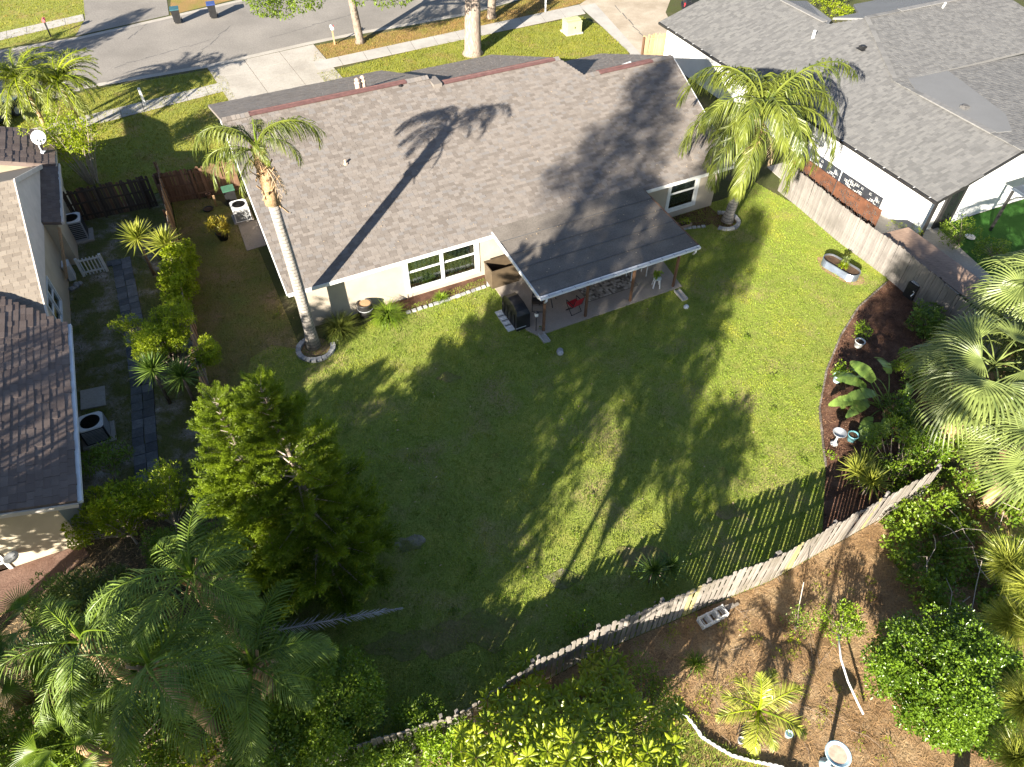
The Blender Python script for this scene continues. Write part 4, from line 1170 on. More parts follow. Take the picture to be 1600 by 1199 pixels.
def fan_mesh(name, pet, rad, nseg, m, seed, split=.45, droop=.9, span=2.5, e0=.6, m_stalk=None):
    """costapalmate fan: a stalk, then folded segments joined near the middle and drooping at the tips"""
    q = np.random.default_rng(seed); mb = MB()
    pe = [np.array([0, 0, 0.])]
    for i in range(5):
        e = e0 - .18 * i; pe.append(pe[-1] + np.array([math.cos(e), 0, math.sin(e)]) * pet / 5)
    mb.tube([tuple(p) for p in pe], [.022, .02, .018, .016, .014, .012], 5)
    C = pe[-1]; e = e0 - .95
    ax = np.array([math.cos(e), 0, math.sin(e)]); up = np.array([-math.sin(e), 0, math.cos(e)]); sd = np.array([0, 1., 0])
    for i in range(nseg):
        a = -span / 2 * 1.0 + span * (i + .5) / nseg
        a *= 1.0
        back = abs(a) / (span / 2)
        d = ax * math.cos(a) + sd * math.sin(a) + up * (.30 * back - .05)
        d /= np.linalg.norm(d)
        ln = rad * (1 - .28 * back ** 2) * q.uniform(.93, 1.05)
        w = 2 * ln * split * math.tan(span / nseg / 2) * 1.04
        lat = -ax * math.sin(a) + sd * math.cos(a)
        pts = [C]; dd = d.copy()
        for s_, (st) in enumerate((split, .22, .18, .15)):
            dd = dd + np.array([0, 0, -1.]) * droop * (0 if s_ == 0 else .28 * s_) * q.uniform(.6, 1.3); dd /= np.linalg.norm(dd)
            pts.append(pts[-1] + dd * ln * st)
        ridge = up * w * q.uniform(.35, .6)
        ws = (.012, w * .42, w * .36, w * .2)
        vs = []
        for k in range(4):
            vs += [pts[k] + lat * ws[k], pts[k] + ridge * (0 if k == 0 else 1 - .2 * k), pts[k] - lat * ws[k]]
        vs.append(pts[4])
        fs = []
        for k in range(3):
            b0 = k * 3
            fs += [(b0, b0 + 1, b0 + 4, b0 + 3), (b0 + 1, b0 + 2, b0 + 5, b0 + 4)]
        fs += [(9, 10, 12), (10, 11, 12)]
        mb.add(vs, fs, 1)
    return mb.mesh(name, [m_stalk or m, m])
def place_frond(me, root, at, az, roll=0.0, scale=1.0, tilt=0.0, name='frond'):
    o = link(name, me, root); o.location = at - world_loc(root)
    o.rotation_euler = Euler((roll, -tilt, az), 'XYZ'); o.scale = (scale, scale, scale)
    return o
def trunk_tube(name, base, top, r0, r1, m, parent, n=12, seg=8, bulge=.0, sway=.05, seed=3):
    q = random.Random(seed); mb = MB(); pts, rr = [], []
    for i in range(seg + 1):
        t = i / seg
        p = base.lerp(top, t) + Vector((math.sin(t * 3.1) * sway, math.sin(t * 2.3 + 1) * sway * .6, 0)) * (1 if 0 < i < seg else 0)
        pts.append(p); rr.append((r0 * (1 - t) + r1 * t) * (1.35 if i == 0 else (1 + bulge * math.sin(t * math.pi))))
    mb.tube(pts, rr, n)
    return mb.build(name, m, parent, True)
def boots(root, base, top, r, n, seed, m='palm_boot', hang=True):
    """old leaf bases clasping the top of a palm trunk, some hanging"""
    q = random.Random(seed)
    ax = (top - base)
    mb = MB()
    for i in range(n):
        t = i / n; a = i * 2.4
        p = base + ax * t; o = Vector((math.cos(a), math.sin(a), 0))
        l = q.uniform(.25, .5)
        tip = p + o * (r + q.uniform(.08, .26)) + Vector((0, 0, l if not (hang and q.random() < .4) else -l))
        mb.beam(p + o * r * .7, p.lerp(tip, .5) + o * .04, .16, .03, up=o); mb.beam(p.lerp(tip, .5) + o * .04, tip, .07, .02, up=o)
    return mb.build('leaf_base', MT[m], root)
def rosette_mesh(name, n, L, W, m, seed, lo=-.5, hi=1.45, droop=.25):
    q = np.random.default_rng(seed); mb = MB()
    for i in range(n):
        a = i * 2.399 + q.normal(0, .1); e = lo + (hi - lo) * (i / n) ** .8 + q.normal(0, .06)
        d = np.array([math.cos(a) * math.cos(e), math.sin(a) * math.cos(e), math.sin(e)])
        s = np.array([-math.sin(a), math.cos(a), 0]); ln = L * q.uniform(.8, 1.1) * (1 - .25 * (i / n))
        p0 = d * .04; dd = d + np.array([0, 0, -droop * .4]); dd /= np.linalg.norm(dd); p1 = p0 + d * ln * .5; p2 = p1 + dd * ln * .5
        up = np.cross(s, d) * W * .25
        mb.add([p0 + s * W * .35 + up, p0, p0 - s * W * .35 + up, p1 + s * W * .5 + up, p1, p1 - s * W * .5 + up, p2], [(0, 1, 4, 3), (1, 2, 5, 4), (3, 4, 6), (4, 5, 6)])
    return mb.mesh(name, m)

# ------------------------------------------------------------------ queen palms
QF = [frond_mesh('frond', 3.1, e, D, 60, .92, .034, LEAF['queen_leaf'], 1.9, .30, s, m_stalk=LEAF['queen_leaf'])
      for s, (e, D) in enumerate(((1.25, 2.3), (.95, 2.5), (.6, 2.3), (.2, 2.0), (-.25, 1.2), (1.1, 2.9)))]
QFD = [frond_mesh('frond', 3.0, e, D, 30, .88, .042, LEAF['queen_leaf_deep'], .75, .12, s + 20, m_stalk=LEAF['mid_leaf'])
       for s, (e, D) in enumerate(((1.2, 1.7), (.8, 1.7), (.4, 1.6), (0.0, 1.3), (-.4, .9), (.65, 2.3)))]
QDEAD = frond_mesh('dead_frond', 2.3, -.55, .9, 26, .5, .03, MT['dead'], 1.4, .4, 91)
def queen_palm(label, base, crown_h, r, fronds, lib, bend=(0, 0), seed=1, boot=1.6, group=None, trunk_m='palm_bark'):
    """fronds: (azimuth degrees, mesh index, scale)"""
    root = thing('palm_tree', label, 'palm tree', base, group)
    top = base + Vector((bend[0], bend[1], crown_h))
    tb = base.lerp(top, 1 - boot / crown_h)
    trunk_tube('trunk', base, tb, r * 1.05, r * .82, MT[trunk_m], root, seed=seed)
    trunk_tube('boot_trunk', tb, top, r * .9, r * .75, MT['palm_boot'], root, seg=4, bulge=.25, sway=0)
    boots(root, tb + Vector((0, 0, .1)), top, r * .95, int(14 * boot), seed)
    mb = MB(); mb.tube([top, top + Vector((.03, .02, .5)), top + Vector((.1, .05, 1.1))], [.06, .035, .008], 6); mb.build('spear_leaf', LEAF['mid_leaf'], root)
    q = random.Random(seed)
    for az, i, s in fronds:
        place_frond(lib[i], root, top + Vector((0, 0, q.uniform(-.15, .15))), math.radians(az), q.uniform(-.25, .25), s * q.uniform(.94, 1.06), q.uniform(-.1, .1))
    for i in range(3): place_frond(QDEAD, root, top - Vector((0, 0, .35)), q.uniform(0, 6.28), q.uniform(-.4, .4), q.uniform(.5, .75) * (fronds[0][2] if fronds[0][2] > 1 else 1), -.2, 'dead_frond')
    return root
bL = P(490, 541); hL = height_at(bL, 238)
queen_palm('tall slim queen palm leaning over the left end of the shingle roof', bL, hL, .235,
           [(8, 0, 1.02), (24, 5, .98), (-14, 5, .72), (185, 5, .95), (168, 1, .85), (200, 1, .8), (214, 2, .75), (240, 1, .66), (225, 4, .55), (100, 5, .62), (-60, 1, .5), (195, 0, .75), (40, 5, .75), (150, 5, .7)], QF, bend=(-.05, .1), seed=2, boot=2.0)
bR = P(1136, 346); hR = height_at(bR, 182)
queen_palm('broad queen palm at the right end of the house by the grey fence', bR, hR, .24,
           [(i * 137.5 + 10, j, s * 1.13) for i, (j, s) in enumerate([(0, 1.5), (1, 1.6), (1, 1.35), (2, 1.4), (5, 1.3), (2, 1.4), (1, 1.45), (3, 1.35), (2, 1.35), (3, 1.3), (4, 1.2), (2, 1.4), (3, 1.35), (1, 1.35), (4, 1.2), (5, 1.4), (0, 1.2), (2, 1.4), (3, 1.3), (1, 1.4), (1, 1.3), (5, 1.4), (0, 1.35), (2, 1.3), (1, 1.4), (3, 1.2)])],
           QF, bend=(.45, .35), seed=5, boot=1.7)
# queen palms crowding the lower left corner
spots = [((300, 900), 6.0, 3, 'queen palm with long dark fronds left of the dead frond'), ((235, 1040), 6.4, 4, 'queen palm with a big drooping frond at the lower left corner'),
         ((395, 1040), 4.8, 6, 'queen palm spreading a frond right over the dense bush'), ((130, 1000), 4.8, 8, 'smaller queen palm between the fan palms and the cream wall')]
for (px, py), h, sd, lab in spots:
    # px, py: where the crown is seen
    c = P(px, py, h); b = Vector((c.x, c.y, 0)); q = random.Random(sd)
    queen_palm(lab, b, h, .17, [(i * 137.5 + q.uniform(-15, 15), q.choice((0, 1, 1, 2, 2, 3, 3, 4, 5)), q.uniform(.62, .84)) for i in range(16)], QFD, seed=sd, boot=1.0, group=None, trunk_m='palm_boot')
# the dead frond lying out over the lawn
root = thing('dead_frond', 'grey purple dead palm frond stretched out over the dark lawn', 'palm frond', P(398, 992, 1.5))
DF = frond_mesh('frond', 4.4, .12, .14, 70, .42, .020, MT['dead_grey'], .8, .8, 77, bare=.0, stalk=.03, sweep=1.2)
o = link('frond', DF, root); o.rotation_euler = (0.2, math.radians(8), math.radians(14)); o.scale = (.95, .95, .95)
# pygmy date palms in the front corner
DFM = [frond_mesh('frond', 1.7, e, D, 46, .30, .022, LEAF['date_leaf'], .45, .3, s + 40, m_stalk=LEAF['yellow_leaf']) for s, (e, D) in enumerate(((1.2, 1.8), (.8, 1.9), (.4, 1.7), (0, 1.3)))]
for (px, py), h, sd, lab, sc in (((32, 125), 3.2, 1, 'pygmy date palm nearest the photo edge beside the dark blue car', 1.75), ((92, 128), 3.0, 2, 'pygmy date palm beside the bare stemmed yellow shrub', 1.65)):
    c = P(px, py, h); b = Vector((c.x, c.y, 0))
    root = thing('palm_tree', lab, 'palm tree', b, 'pygmy date palms by the front walk'); q = random.Random(sd)
    trunk_tube('trunk', b, c, .12, .10, MT['palm_boot'], root)
    for i in range(44): place_frond(DFM[i % 4], root, c + Vector((q.uniform(-.1, .1), q.uniform(-.1, .1), q.uniform(-.1, .2))), i * 2.4, q.uniform(-.3, .3), sc * q.uniform(.8, 1.1))

# ------------------------------------------------------------------ fan palms
SF = [fan_mesh('fan_leaf', p, r, 25, LEAF['sabal_leaf'], s, .36, dr, 3.3, e0, LEAF['sabal_leaf']) for s, (p, r, e0, dr) in enumerate(((.8, 1.25, 1.0, .7), (1.0, 1.35, .7, .9), (1.1, 1.35, .4, 1.0), (1.1, 1.3, .1, 1.1), (1.0, 1.2, -.25, 1.2)))]
SFD = [fan_mesh('fan_leaf', p, r, 28, LEAF['mid_leaf'], s + 9, .30, dr, 3.0, e0, LEAF['mid_leaf']) for s, (p, r, e0, dr) in enumerate(((.7, 1.0, 1.25, .3), (.9, 1.1, .85, .5), (1.0, 1.1, .4, .7), (.9, 1.0, .0, 1.0)))]
DEADF = fan_mesh('dead_fan', 1.0, 1.0, 34, MT['dead'], 31, .30, 2.2, 3.0, -.5)
def fan_palm(label, crown, n, lib, r, seed, sc=1.0, dead=8, group=None):
    b = Vector((crown.x, crown.y, 0)); q = random.Random(seed)
    root = thing('fan_palm', label, 'palm tree', b, group)
    trunk_tube('trunk', b, crown, r, r * .95, MT['palm_boot'], root)
    for i in range(n):
        k = min(len(lib) - 1, int(i / n * len(lib)))
        place_frond(lib[k], root, crown + Vector((0, 0, .35 - .6 * i / n)), i * 2.4 + q.uniform(-.3, .3), q.uniform(-.6, .6), sc * q.uniform(.85, 1.12))
    for i in range(dead):
        place_frond(DEADF, root, crown + Vector((0, 0, -.5)), i * 2.4 + .5, q.uniform(-.4, .4), sc * q.uniform(.8, 1.0), -.45, 'dead_fan')
    return root
fan_palm('large pale green fan palm with a dry skirt on the right', P(1548, 580, 4.3), 34, SF, .24, 4, 1.38, 16)
fan_palm('fan palm half out of the photo behind the large one on the right', P(1640, 470, 4.8), 30, SF, .22, 7, 1.3, 8)
fan_palm('fan palm standing below the large one on the right, partly cut off', P(1625, 690, 3.7), 26, SF, .22, 9, 1.2, 12)
for (px, py, h, sd, lab) in ((60, 985, 3.2, 1, 'dark fan palm below the cream wall at the left edge'), (-5, 1060, 3.0, 2, 'dark fan palm cut by the left edge of the photo'), (125, 1165, 3.4, 3, 'dark fan palm low in the lower left corner')):
    fan_palm(lab, P(px, py, h), 15, SFD, .14, sd, .85, 5)
# young feather palm in the pine straw
c = P(1185, 1110, .9); root = thing('young_palm', 'young yellow green palm standing in the pine straw', 'palm', Vector((c.x, c.y, 0)))
YP = [frond_mesh('frond', 1.25, e, D, 34, .42, .03, LEAF['yucca_leaf'], .35, .2, s + 60, m_stalk=LEAF['yellow_leaf']) for s, (e, D) in enumerate(((1.4, .7), (1.0, 1.2), (.6, 1.3)))]
trunk_tube('trunk', Vector((c.x, c.y, 0)), c, .08, .07, MT['palm_boot'], root)
for i, (az, k) in enumerate(((100, 0), (80, 0), (60, 1), (130, 1), (170, 1), (190, 2), (-30, 2), (20, 1), (-80, 2), (-110, 2), (240, 2))): place_frond(YP[k], root, c, math.radians(az), 0, R.uniform(.85, 1.1))

# ------------------------------------------------------------------ yuccas and dracaenas
YR = [rosette_mesh('leaf_head', 92, .78, .055, LEAF['yucca_leaf'], 1), rosette_mesh('leaf_head', 80, .75, .05, LEAF['yucca_deep'], 2), rosette_mesh('leaf_head', 110, .62, .035, LEAF['yucca_deep'], 3, lo=-.2), rosette_mesh('leaf_head', 120, 1.12, .075, LEAF['yucca_leaf'], 4), rosette_mesh('leaf_head', 110, 1.0, .06, LEAF['yucca_deep'], 5)]
def yucca(label, heads, lib, name='yucca', stem='bark', group=None):
    b = heads[0]; base = Vector((b.x, b.y, 0))
    root = thing(name, label, 'yucca', base, group)
    for i, hd in enumerate(heads):
        h = hd if isinstance(hd, Vector) else hd
        mb = MB(); mb.tube([base + Vector((.06 * i, 0, 0)), base.lerp(h, .6), h], [.07, .06, .05], 7); mb.build('stem', MT[stem], root, True)
        o = link('leaf_head', lib, root); o.location = h - root.location; o.rotation_euler = (R.uniform(-.2, .2), R.uniform(-.2, .2), R.uniform(0, 6))
        sc = R.uniform(.92, 1.1); o.scale = (sc, sc, sc)
    return root
yucca('yellow green yucca rosette next to the blue grey pavers, the larger', [P(214, 372, 2.1)], YR[3])
yucca('smaller yucca rosette leaning on the left board fence', [P(258, 382, 2.2)], YR[3])
yucca('dark green yucca at the lower end of the left shrub row by the pavers', [P(238, 578, 1.9)], YR[4])
yucca('dark green yucca leaning onto the left fence below the feathery tree', [P(284, 588, 1.9)], YR[4])
yucca('deep green yucca standing alone inside the back picket fence', [P(1021, 892, .75), P(1046, 888, .55)], YR[1])
yucca('pale green many headed yucca in the corner of the mulch bed', [P(1362, 752, .8), P(1340, 738, .7), P(1350, 728, .5)], YR[0])

# ------------------------------------------------------------------ lily turf clumps by the wall
def grass_clump(label, c, r, h, n, m, group):
    root = thing('grass_clump', label, 'grass clump', c, group); mb = MB(); q = random.Random(int(c.x * 100))
    for i in range(n):
        a = q.uniform(0, 6.283); e = q.uniform(.25, 1.45); L = h * q.uniform(.7, 1.2)
        o = Vector((math.cos(a), math.sin(a), 0)); s = Vector((-o.y, o.x, 0)) * .012
        p0 = c + o * q.uniform(0, r * .35); p1 = p0 + o * L * .5 * math.cos(e) + UP * L * .5 * math.sin(e); e2 = e - q.uniform(.6, 1.4); p2 = p1 + o * L * .5 * math.cos(e2) + UP * L * .5 * math.sin(e2)
        mb.add([p0 + s, p0 - s, p1 - s, p1 + s, p2], [(0, 1, 2, 3), (3, 2, 4)])
    mb.build('blades', m, root)
grass_clump('dark strap leaved grass clump between the left palm and the pot', P(531, 520), .8, 1.0, 620, LEAF['lily_leaf'], 'strap leaved clumps by the tan wall')
grass_clump('lighter strap leaved grass clump right of the pot under the wall', P(608, 498), .7, .95, 480, LEAF['mid_leaf'], 'strap leaved clumps by the tan wall')
grass_clump('small strap leaved tuft between the wall and the mulch strip', P(690, 468), .5, .4, 200, LEAF['mid_leaf'], None)
grass_clump('tuft of thin grass in the pine straw under the picket fence', P(1085, 1040), .3, .5, 90, LEAF['mid_leaf'], None)

# ------------------------------------------------------------------ tall tufted conifers
def conifer_branch(name, seed, m):
    q = np.random.default_rng(seed); mb = MB(); c = []; d = []
    L = 1.0
    main = [np.array([t * L, 0, .10 * math.sin(t * 3) - .06 * t + .16 * t ** 3]) for t in np.linspace(0, 1, 7)]
    mb.tube([tuple(p) for p in main], [.022, .02, .017, .014, .011, .008, .005], 4, mi=1)
    leaves_c, leaves_d = [], []
    def rope(p, dv, ln):
        k = int(ln / .030)
        for i in range(k):
            t = i / k; pp = p + dv * ln * t + np.array([0, 0, .35 * ln * t * t])
            for s in range(3):
                u = q.normal(size=3); u -= dv * u.dot(dv); u /= np.linalg.norm(u)
                leaves_c.append(pp + u * .008); leaves_d.append(u * .75 + dv * .75 + np.array([0, 0, .25]))
    for t in np.linspace(.28, 1, 17):
        k = min(int(t * 6), 5); f = t * 6 - k; p = main[k] * (1 - f) + main[k + 1] * f
        for s in (-1, 1):
            a = .95 - .45 * t
            dv = np.array([math.cos(a), s * math.sin(a), .12 + q.normal(0, .12)]); dv /= np.linalg.norm(dv)
            rope(p, dv, (.34 - .16 * abs(t - .55)) * q.uniform(.75, 1.15))
    rope(main[-1], np.array([.9, 0, .43]), .25)
    n = len(leaves_c)
    v, f = leaf_quads(leaves_c, leaves_d, unit(n), NR.uniform(.06, .10, n), np.full(n, .019))
    o = len(mb.v); mb.v.extend(map(tuple, v)); mb.f.extend(tuple(int(i) + o for i in r) for r in f); mb.m.extend([0] * len(f))
    return mb.mesh(name, [m, MT['bark_pale']])
CB = [conifer_branch('branch', s, LEAF['conifer_leaf']) for s in range(4)]
def conifer(label, base, tip, r, seed, low=.5, whorl=.33, per=6, up=.42):
    root = thing('conifer_tree', label, 'tree', base); q = random.Random(seed)
    trunk_tube('trunk', base, tip, .17, .012, MT['bark'], root, n=9, sway=.08)
    H = (tip - base).length; z = low
    while z < H - .02:
        t = z / H
        ln = r * (1 - t) ** .72 * (.55 + .45 * min(1, t / .16)) + .34
        for k in range(per if t < .93 else 5):
            if t < .8 and q.random() < .10: continue
            a = k * 2 * math.pi / per + z * 3.7 + q.uniform(-.25, .25)
            o = link('branch', CB[q.randrange(4)], root)
            o.location = base.lerp(tip, t) - root.location
            s = ln * q.uniform(.78, 1.15)
            o.rotation_euler = Euler((q.uniform(-.15, .15), -(up * t * 1.6 - .10 + q.uniform(-.1, .1)), a), 'XYZ'); o.scale = (s, s * 1.05, max(s, .5))
        z += whorl * q.uniform(.85, 1.15) * (1 if t < .8 else .62)
    return root
cb = P(522, 900); conifer('tall tufted conifer standing over the dark lawn, the right hand one', cb, Vector((cb.x - .05, cb.y, height_at(cb, 602))), 1.8, 3)
cb2 = P(455, 895); conifer('tufted conifer half behind its taller neighbour above the palms', cb2, Vector((cb2.x + .1, cb2.y, height_at(cb2, 622))), 1.5, 5)

# ------------------------------------------------------------------ shrubs
def EC(px, py, h, rad, n, r, seed, **kw): return ellipsoid_clumps(P(px, py, h), rad, n, r, seed, **kw)
shrub('shrub', 'bright yellow green leafy shrub on the left fence below the yuccas', 'shrub', P(285, 470), EC(278, 418, 1.6, (.60, 1.6, .8), 90, .22, 1, skin=.2) + EC(284, 455, 1.4, (.5, 1.2, .7), 50, .22, 2, skin=.2), 900, .12, .065, 'yellow_leaf', r0=.05)
shrub('feathery_tree', 'feathery bright yellow green small tree by the pavers and left fence', 'tree', P(275, 600), EC(265, 500, 2.1, (.85, 1.0, .5), 60, .26, 3, skin=.2) + EC(245, 535, 2.0, (1.1, .7, .45), 44, .26, 4, skin=.2) + EC(318, 552, 1.6, (.5, .6, .5), 22, .24, 5, skin=.2) + EC(200, 508, 1.9, (.6, .3, .3), 12, .2, 6), 1500, .095, .032, 'yellow_leaf', r0=.07, droop=.5)
shrub('shrub', 'low leafy shrub with pale forked branches below the black air conditioner', 'shrub', P(182, 752), EC(170, 715, 1.2, (.75, .7, .35), 16, .24, 7), 420, .15, .05, 'mid_leaf', stem='bark_pale', r0=.035, fork=.35)
shrub('shrub', 'yellow green shrub at the rear corner of the cream house', 'shrub', P(215, 850), EC(190, 795, 1.3, (1.2, .8, .7), 60, .26, 8, skin=.3) + EC(130, 820, 1.0, (.5, .6, .5), 20, .22, 9), 700, .11, .06, 'yellow_leaf', stem='bark_pale', r0=.04)
shrub('shrub', 'sunlit twiggy shrub between the pavers and the conifers', 'shrub', P(280, 840), EC(258, 762, 1.5, (1.0, .8, .8), 50, .26, 10, skin=.3), 700, .10, .04, 'yellow_leaf', stem='bark_pale', r0=.04)
shrub('bush', 'dense rounded dark green bush at the foot of the lower left palms', 'bush', P(500, 1150), EC(505, 1105, 2.1, (1.35, 1.2, 1.5), 90, .40, 11), 800, .09, .055, 'mid_leaf', r0=.06, every=4)
shrub('bush', 'second dense green bush under the palm fronds at the bottom edge', 'bush', P(420, 1215), EC(430, 1165, 2.0, (1.5, 1.0, 1.3), 60, .42, 12), 700, .085, .05, 'deep_leaf', r0=.06)
shrub('bush', 'leafy undergrowth bush below the fan palms in the left corner', 'bush', P(170, 1210), EC(190, 1150, 1.2, (2.2, 1.3, .9), 46, .45, 13), 380, .12, .05, 'mid_leaf', r0=.05)
shrub('bush', 'dark leafy bush filling the gap between the palms and the left house', 'bush', P(120, 1080), EC(130, 1050, 1.0, (1.6, 1.3, .8), 40, .45, 14), 380, .12, .05, 'deep_leaf', r0=.05)
shrub('bush', 'dark leafy bush under the dead frond and conifers', 'bush', P(420, 960), EC(400, 925, 1.0, (1.2, 1.3, .8), 34, .42, 15), 420, .09, .045, 'deep_leaf', r0=.05)
shrub('bush', 'leafy yellow flecked bush between the fan palms and queen palms', 'bush', P(300, 1190), EC(310, 1130, .9, (1.2, 1.0, .7), 24, .4, 16), 380, .10, .05, 'yellow_leaf', r0=.05)
shrub('shrub', 'blue green fern like shrub on the broken end of the picket fence', 'shrub', P(595, 1195), EC(600, 1145, .9, (.7, .5, .7), 16, .26, 17), 520, .09, .035, 'yucca_deep', r0=.03)
shrub('shrub', 'small leafy shrub leaning over the picket fence near its broken end', 'shrub', P(660, 1175), EC(655, 1128, 1.1, (.75, .45, .7), 30, .24, 18, skin=.3), 700, .10, .045, 'mid_leaf', r0=.03)
shrub('shrub', 'small dark leafy plant on the dark lawn beside the picket fence', 'shrub', P(905, 988), EC(908, 968, .5, (.4, .4, .5), 9, .22, 19), 380, .12, .045, 'mid_leaf', r0=.025)
shrub('bush', 'dense glossy dark green bush in the lower right', 'bush', P(1480, 1110), EC(1490, 1060, 1.5, (2.0, 1.7, 1.3), 230, .38, 20, skin=.35), 900, .095, .055, 'deep_leaf', r0=.07, every=4)
shrub('bush', 'bright green round bush at the top of the white pipe', 'bush', P(1312, 1000), EC(1312, 972, .7, (.62, .52, .55), 26, .22, 21), 620, .085, .045, 'bright_leaf', r0=.03)
shrub('bush', 'thinner green bush left of the bright round one in the straw', 'bush', P(1243, 985), EC(1244, 966, .6, (.4, .4, .4), 12, .2, 22), 420, .075, .035, 'mid_leaf', r0=.025)
shrub('shrub', 'green shrub spilling through the corner of the picket fence', 'shrub', P(1395, 770), EC(1400, 700, 1.1, (.9, 1.2, .8), 30, .3, 23), 420, .11, .06, 'mid_leaf', r0=.04)
shrub('shrub', 'fern leaved dark shrub between the yucca and the fan palm', 'shrub', P(1440, 740), EC(1440, 700, 1.3, (.8, .7, .8), 20, .3, 24), 420, .12, .06, 'deep_leaf', r0=.04)
shrub('bush', 'tall leafy dark bush filling the lower left corner of the photo', 'bush', P(40, 1230), EC(60, 1170, 1.4, (1.8, 1.2, 1.2), 70, .38, 51, skin=.3), 700, .12, .05, 'mid_leaf', r0=.05, every=4)
shrub('bush', 'leafy dark bush between the dead frond and the queen palms', 'bush', P(390, 1060), EC(390, 1010, 1.4, (1.3, 1.2, 1.0), 60, .38, 52, skin=.3), 700, .10, .05, 'deep_leaf', r0=.05, every=4)
shrub('bush', 'arching leafy bush below the cream wall beside the fan palms', 'bush', P(165, 980), EC(165, 945, 1.2, (1.5, .9, .9), 60, .34, 53, skin=.3), 700, .16, .035, 'queen_leaf', r0=.05, every=4)
shrub('bush', 'leafy mixed bush under the middle of the lower left palms', 'bush', P(270, 1090), EC(270, 1050, 1.0, (1.8, 1.2, .9), 70, .38, 54, skin=.3), 700, .13, .045, 'mid_leaf', r0=.05, every=4)
shrub('bush', 'low leafy bush below the yellow green shrub at the cream corner', 'bush', P(300, 880), EC(290, 850, .9, (1.3, .8, .7), 46, .32, 55, skin=.3), 700, .10, .045, 'mid_leaf', r0=.05, every=4)
shrub('shrub', 'broad leaved shrub at the bottom edge by the fence stub', 'shrub', P(560, 1240), EC(575, 1190, 1.1, (1.0, .6, .9), 40, .28, 56, skin=.3), 800, .11, .06, 'mid_leaf', r0=.04, every=3)
shrub('shrub', 'leafy green shrub in front of the fence left of the whorled plant', 'shrub', P(700, 1215), EC(700, 1165, 1.0, (.7, .5, .8), 26, .26, 57, skin=.3), 800, .12, .055, 'bright_leaf', r0=.03, every=3)
for lab_, px_, py_, rx_, ry_, n_, sd_, lf_ in (('dark shrub added in place of shade in the mulch bed between the fence and the fan palm', 1450, 500, .7, .9, 26, 61, 'deep_leaf'), ('dark leafy shrub added in place of shade in the mulch bed left of the fan palm', 1425, 575, .6, .8, 26, 62, 'mid_leaf'), ('low dark shrub added in place of shade in the mulch bed behind the paddle leaves', 1412, 640, .6, .7, 24, 63, 'deep_leaf'), ('leafy shrub under the lower edge of the big fan palm', 1470, 690, 1.0, .8, 34, 64, 'mid_leaf')):
    shrub('shrub', lab_, 'shrub', P(px_, py_ + 20), EC(px_, py_, .7, (rx_, ry_, .6), n_, .26, sd_, skin=.3), 700, .12, .055, lf_, r0=.04, every=3)  # added shrubs: cover bare mulch, their dark leaves stand in for the bed's shade
shrub('bush', 'leafy bush growing over the brick strip by the cream wall', 'bush', P(95, 970), EC(95, 935, .9, (.9, .8, .7), 40, .3, 65, skin=.3), 700, .15, .035, 'queen_leaf_deep', r0=.04, every=4)
# vines tangled over the ground on the right
vt = thing('vine_tangle', 'tangle of vines and bare stems under the fan palm on the right', 'vines', P(1480, 850))
vc = []
qv = random.Random(5)
for i in range(480):
    px, py = qv.uniform(1385, 1640), qv.uniform(735, 1000)
    if (px - 1385) * .9 + (py - 735) * .0 < (py - 860) * .55: continue
    vc.append((*P(px, py, qv.uniform(.1, .75) + .35 * math.sin(px * .04) * math.sin(py * .05)), qv.uniform(.10, .22)))
foliage(vc, 620, .12, .08, LEAF['mid_leaf'], 'leaves', vt)
foliage([(x + .1, y - .2, z - .15, r) for x, y, z, r in vc[::2]], 520, .085, .055, LEAF['deep_leaf'], 'under_leaves', vt)
mb = MB()
for i in range(24):
    p = P(qv.uniform(1400, 1620), qv.uniform(760, 990), qv.uniform(.1, .6)); a = qv.uniform(0, 6.28); L = qv.uniform(.8, 2.2); d = Vector((math.cos(a), math.sin(a), 0))
    mb.tube([p, p + d * L * .35 + UP * qv.uniform(.1, .6), p + d * L * .7 + UP * qv.uniform(.2, .9), p + d * L + UP * qv.uniform(-.1, .6)], [.014, .012, .009, .005], 4)
mb.build('bare_stems', MT['bark_pale'], vt)

# plumeria-like shrub with whorled leaves at the bottom edge
def whorl_mesh(seed, m):
    q = np.random.default_rng(seed); mb = MB()
    n = 13
    for i in range(n):
        a = i * 2.399; e = .75 - 1.0 * (1 - i / n) + q.normal(0, .1); L = .30 * q.uniform(.8, 1.15); W = .075
        d = np.array([math.cos(a) * math.cos(e), math.sin(a) * math.cos(e), math.sin(e)]); s = np.array([-math.sin(a), math.cos(a), 0]); up = np.cross(s, d)
        p0 = d * .02; p1 = p0 + d * L * .45; p2 = p0 + d * L * .8 - up * .02 + np.array([0, 0, -.02]); p3 = p0 + d * L + np.array([0, 0, -.055])
        f = up * W * .18
        mb.add([p0, p1 + s * W * .5 + f, p1, p1 - s * W * .5 + f, p2 + s * W * .38 + f, p2, p2 - s * W * .38 + f, p3], [(0, 2, 1), (0, 3, 2), (1, 2, 5, 4), (2, 3, 6, 5), (4, 5, 7), (5, 6, 7)])
    return mb.mesh('leaf_whorl', m)
WM = [whorl_mesh(s, LEAF['whorl_leaf']) for s in range(4)]
wr = thing('plumeria', 'large shrub of whorled bright green leaves at the bottom edge', 'shrub', P(860, 1190))
qw = random.Random(11); tips = []
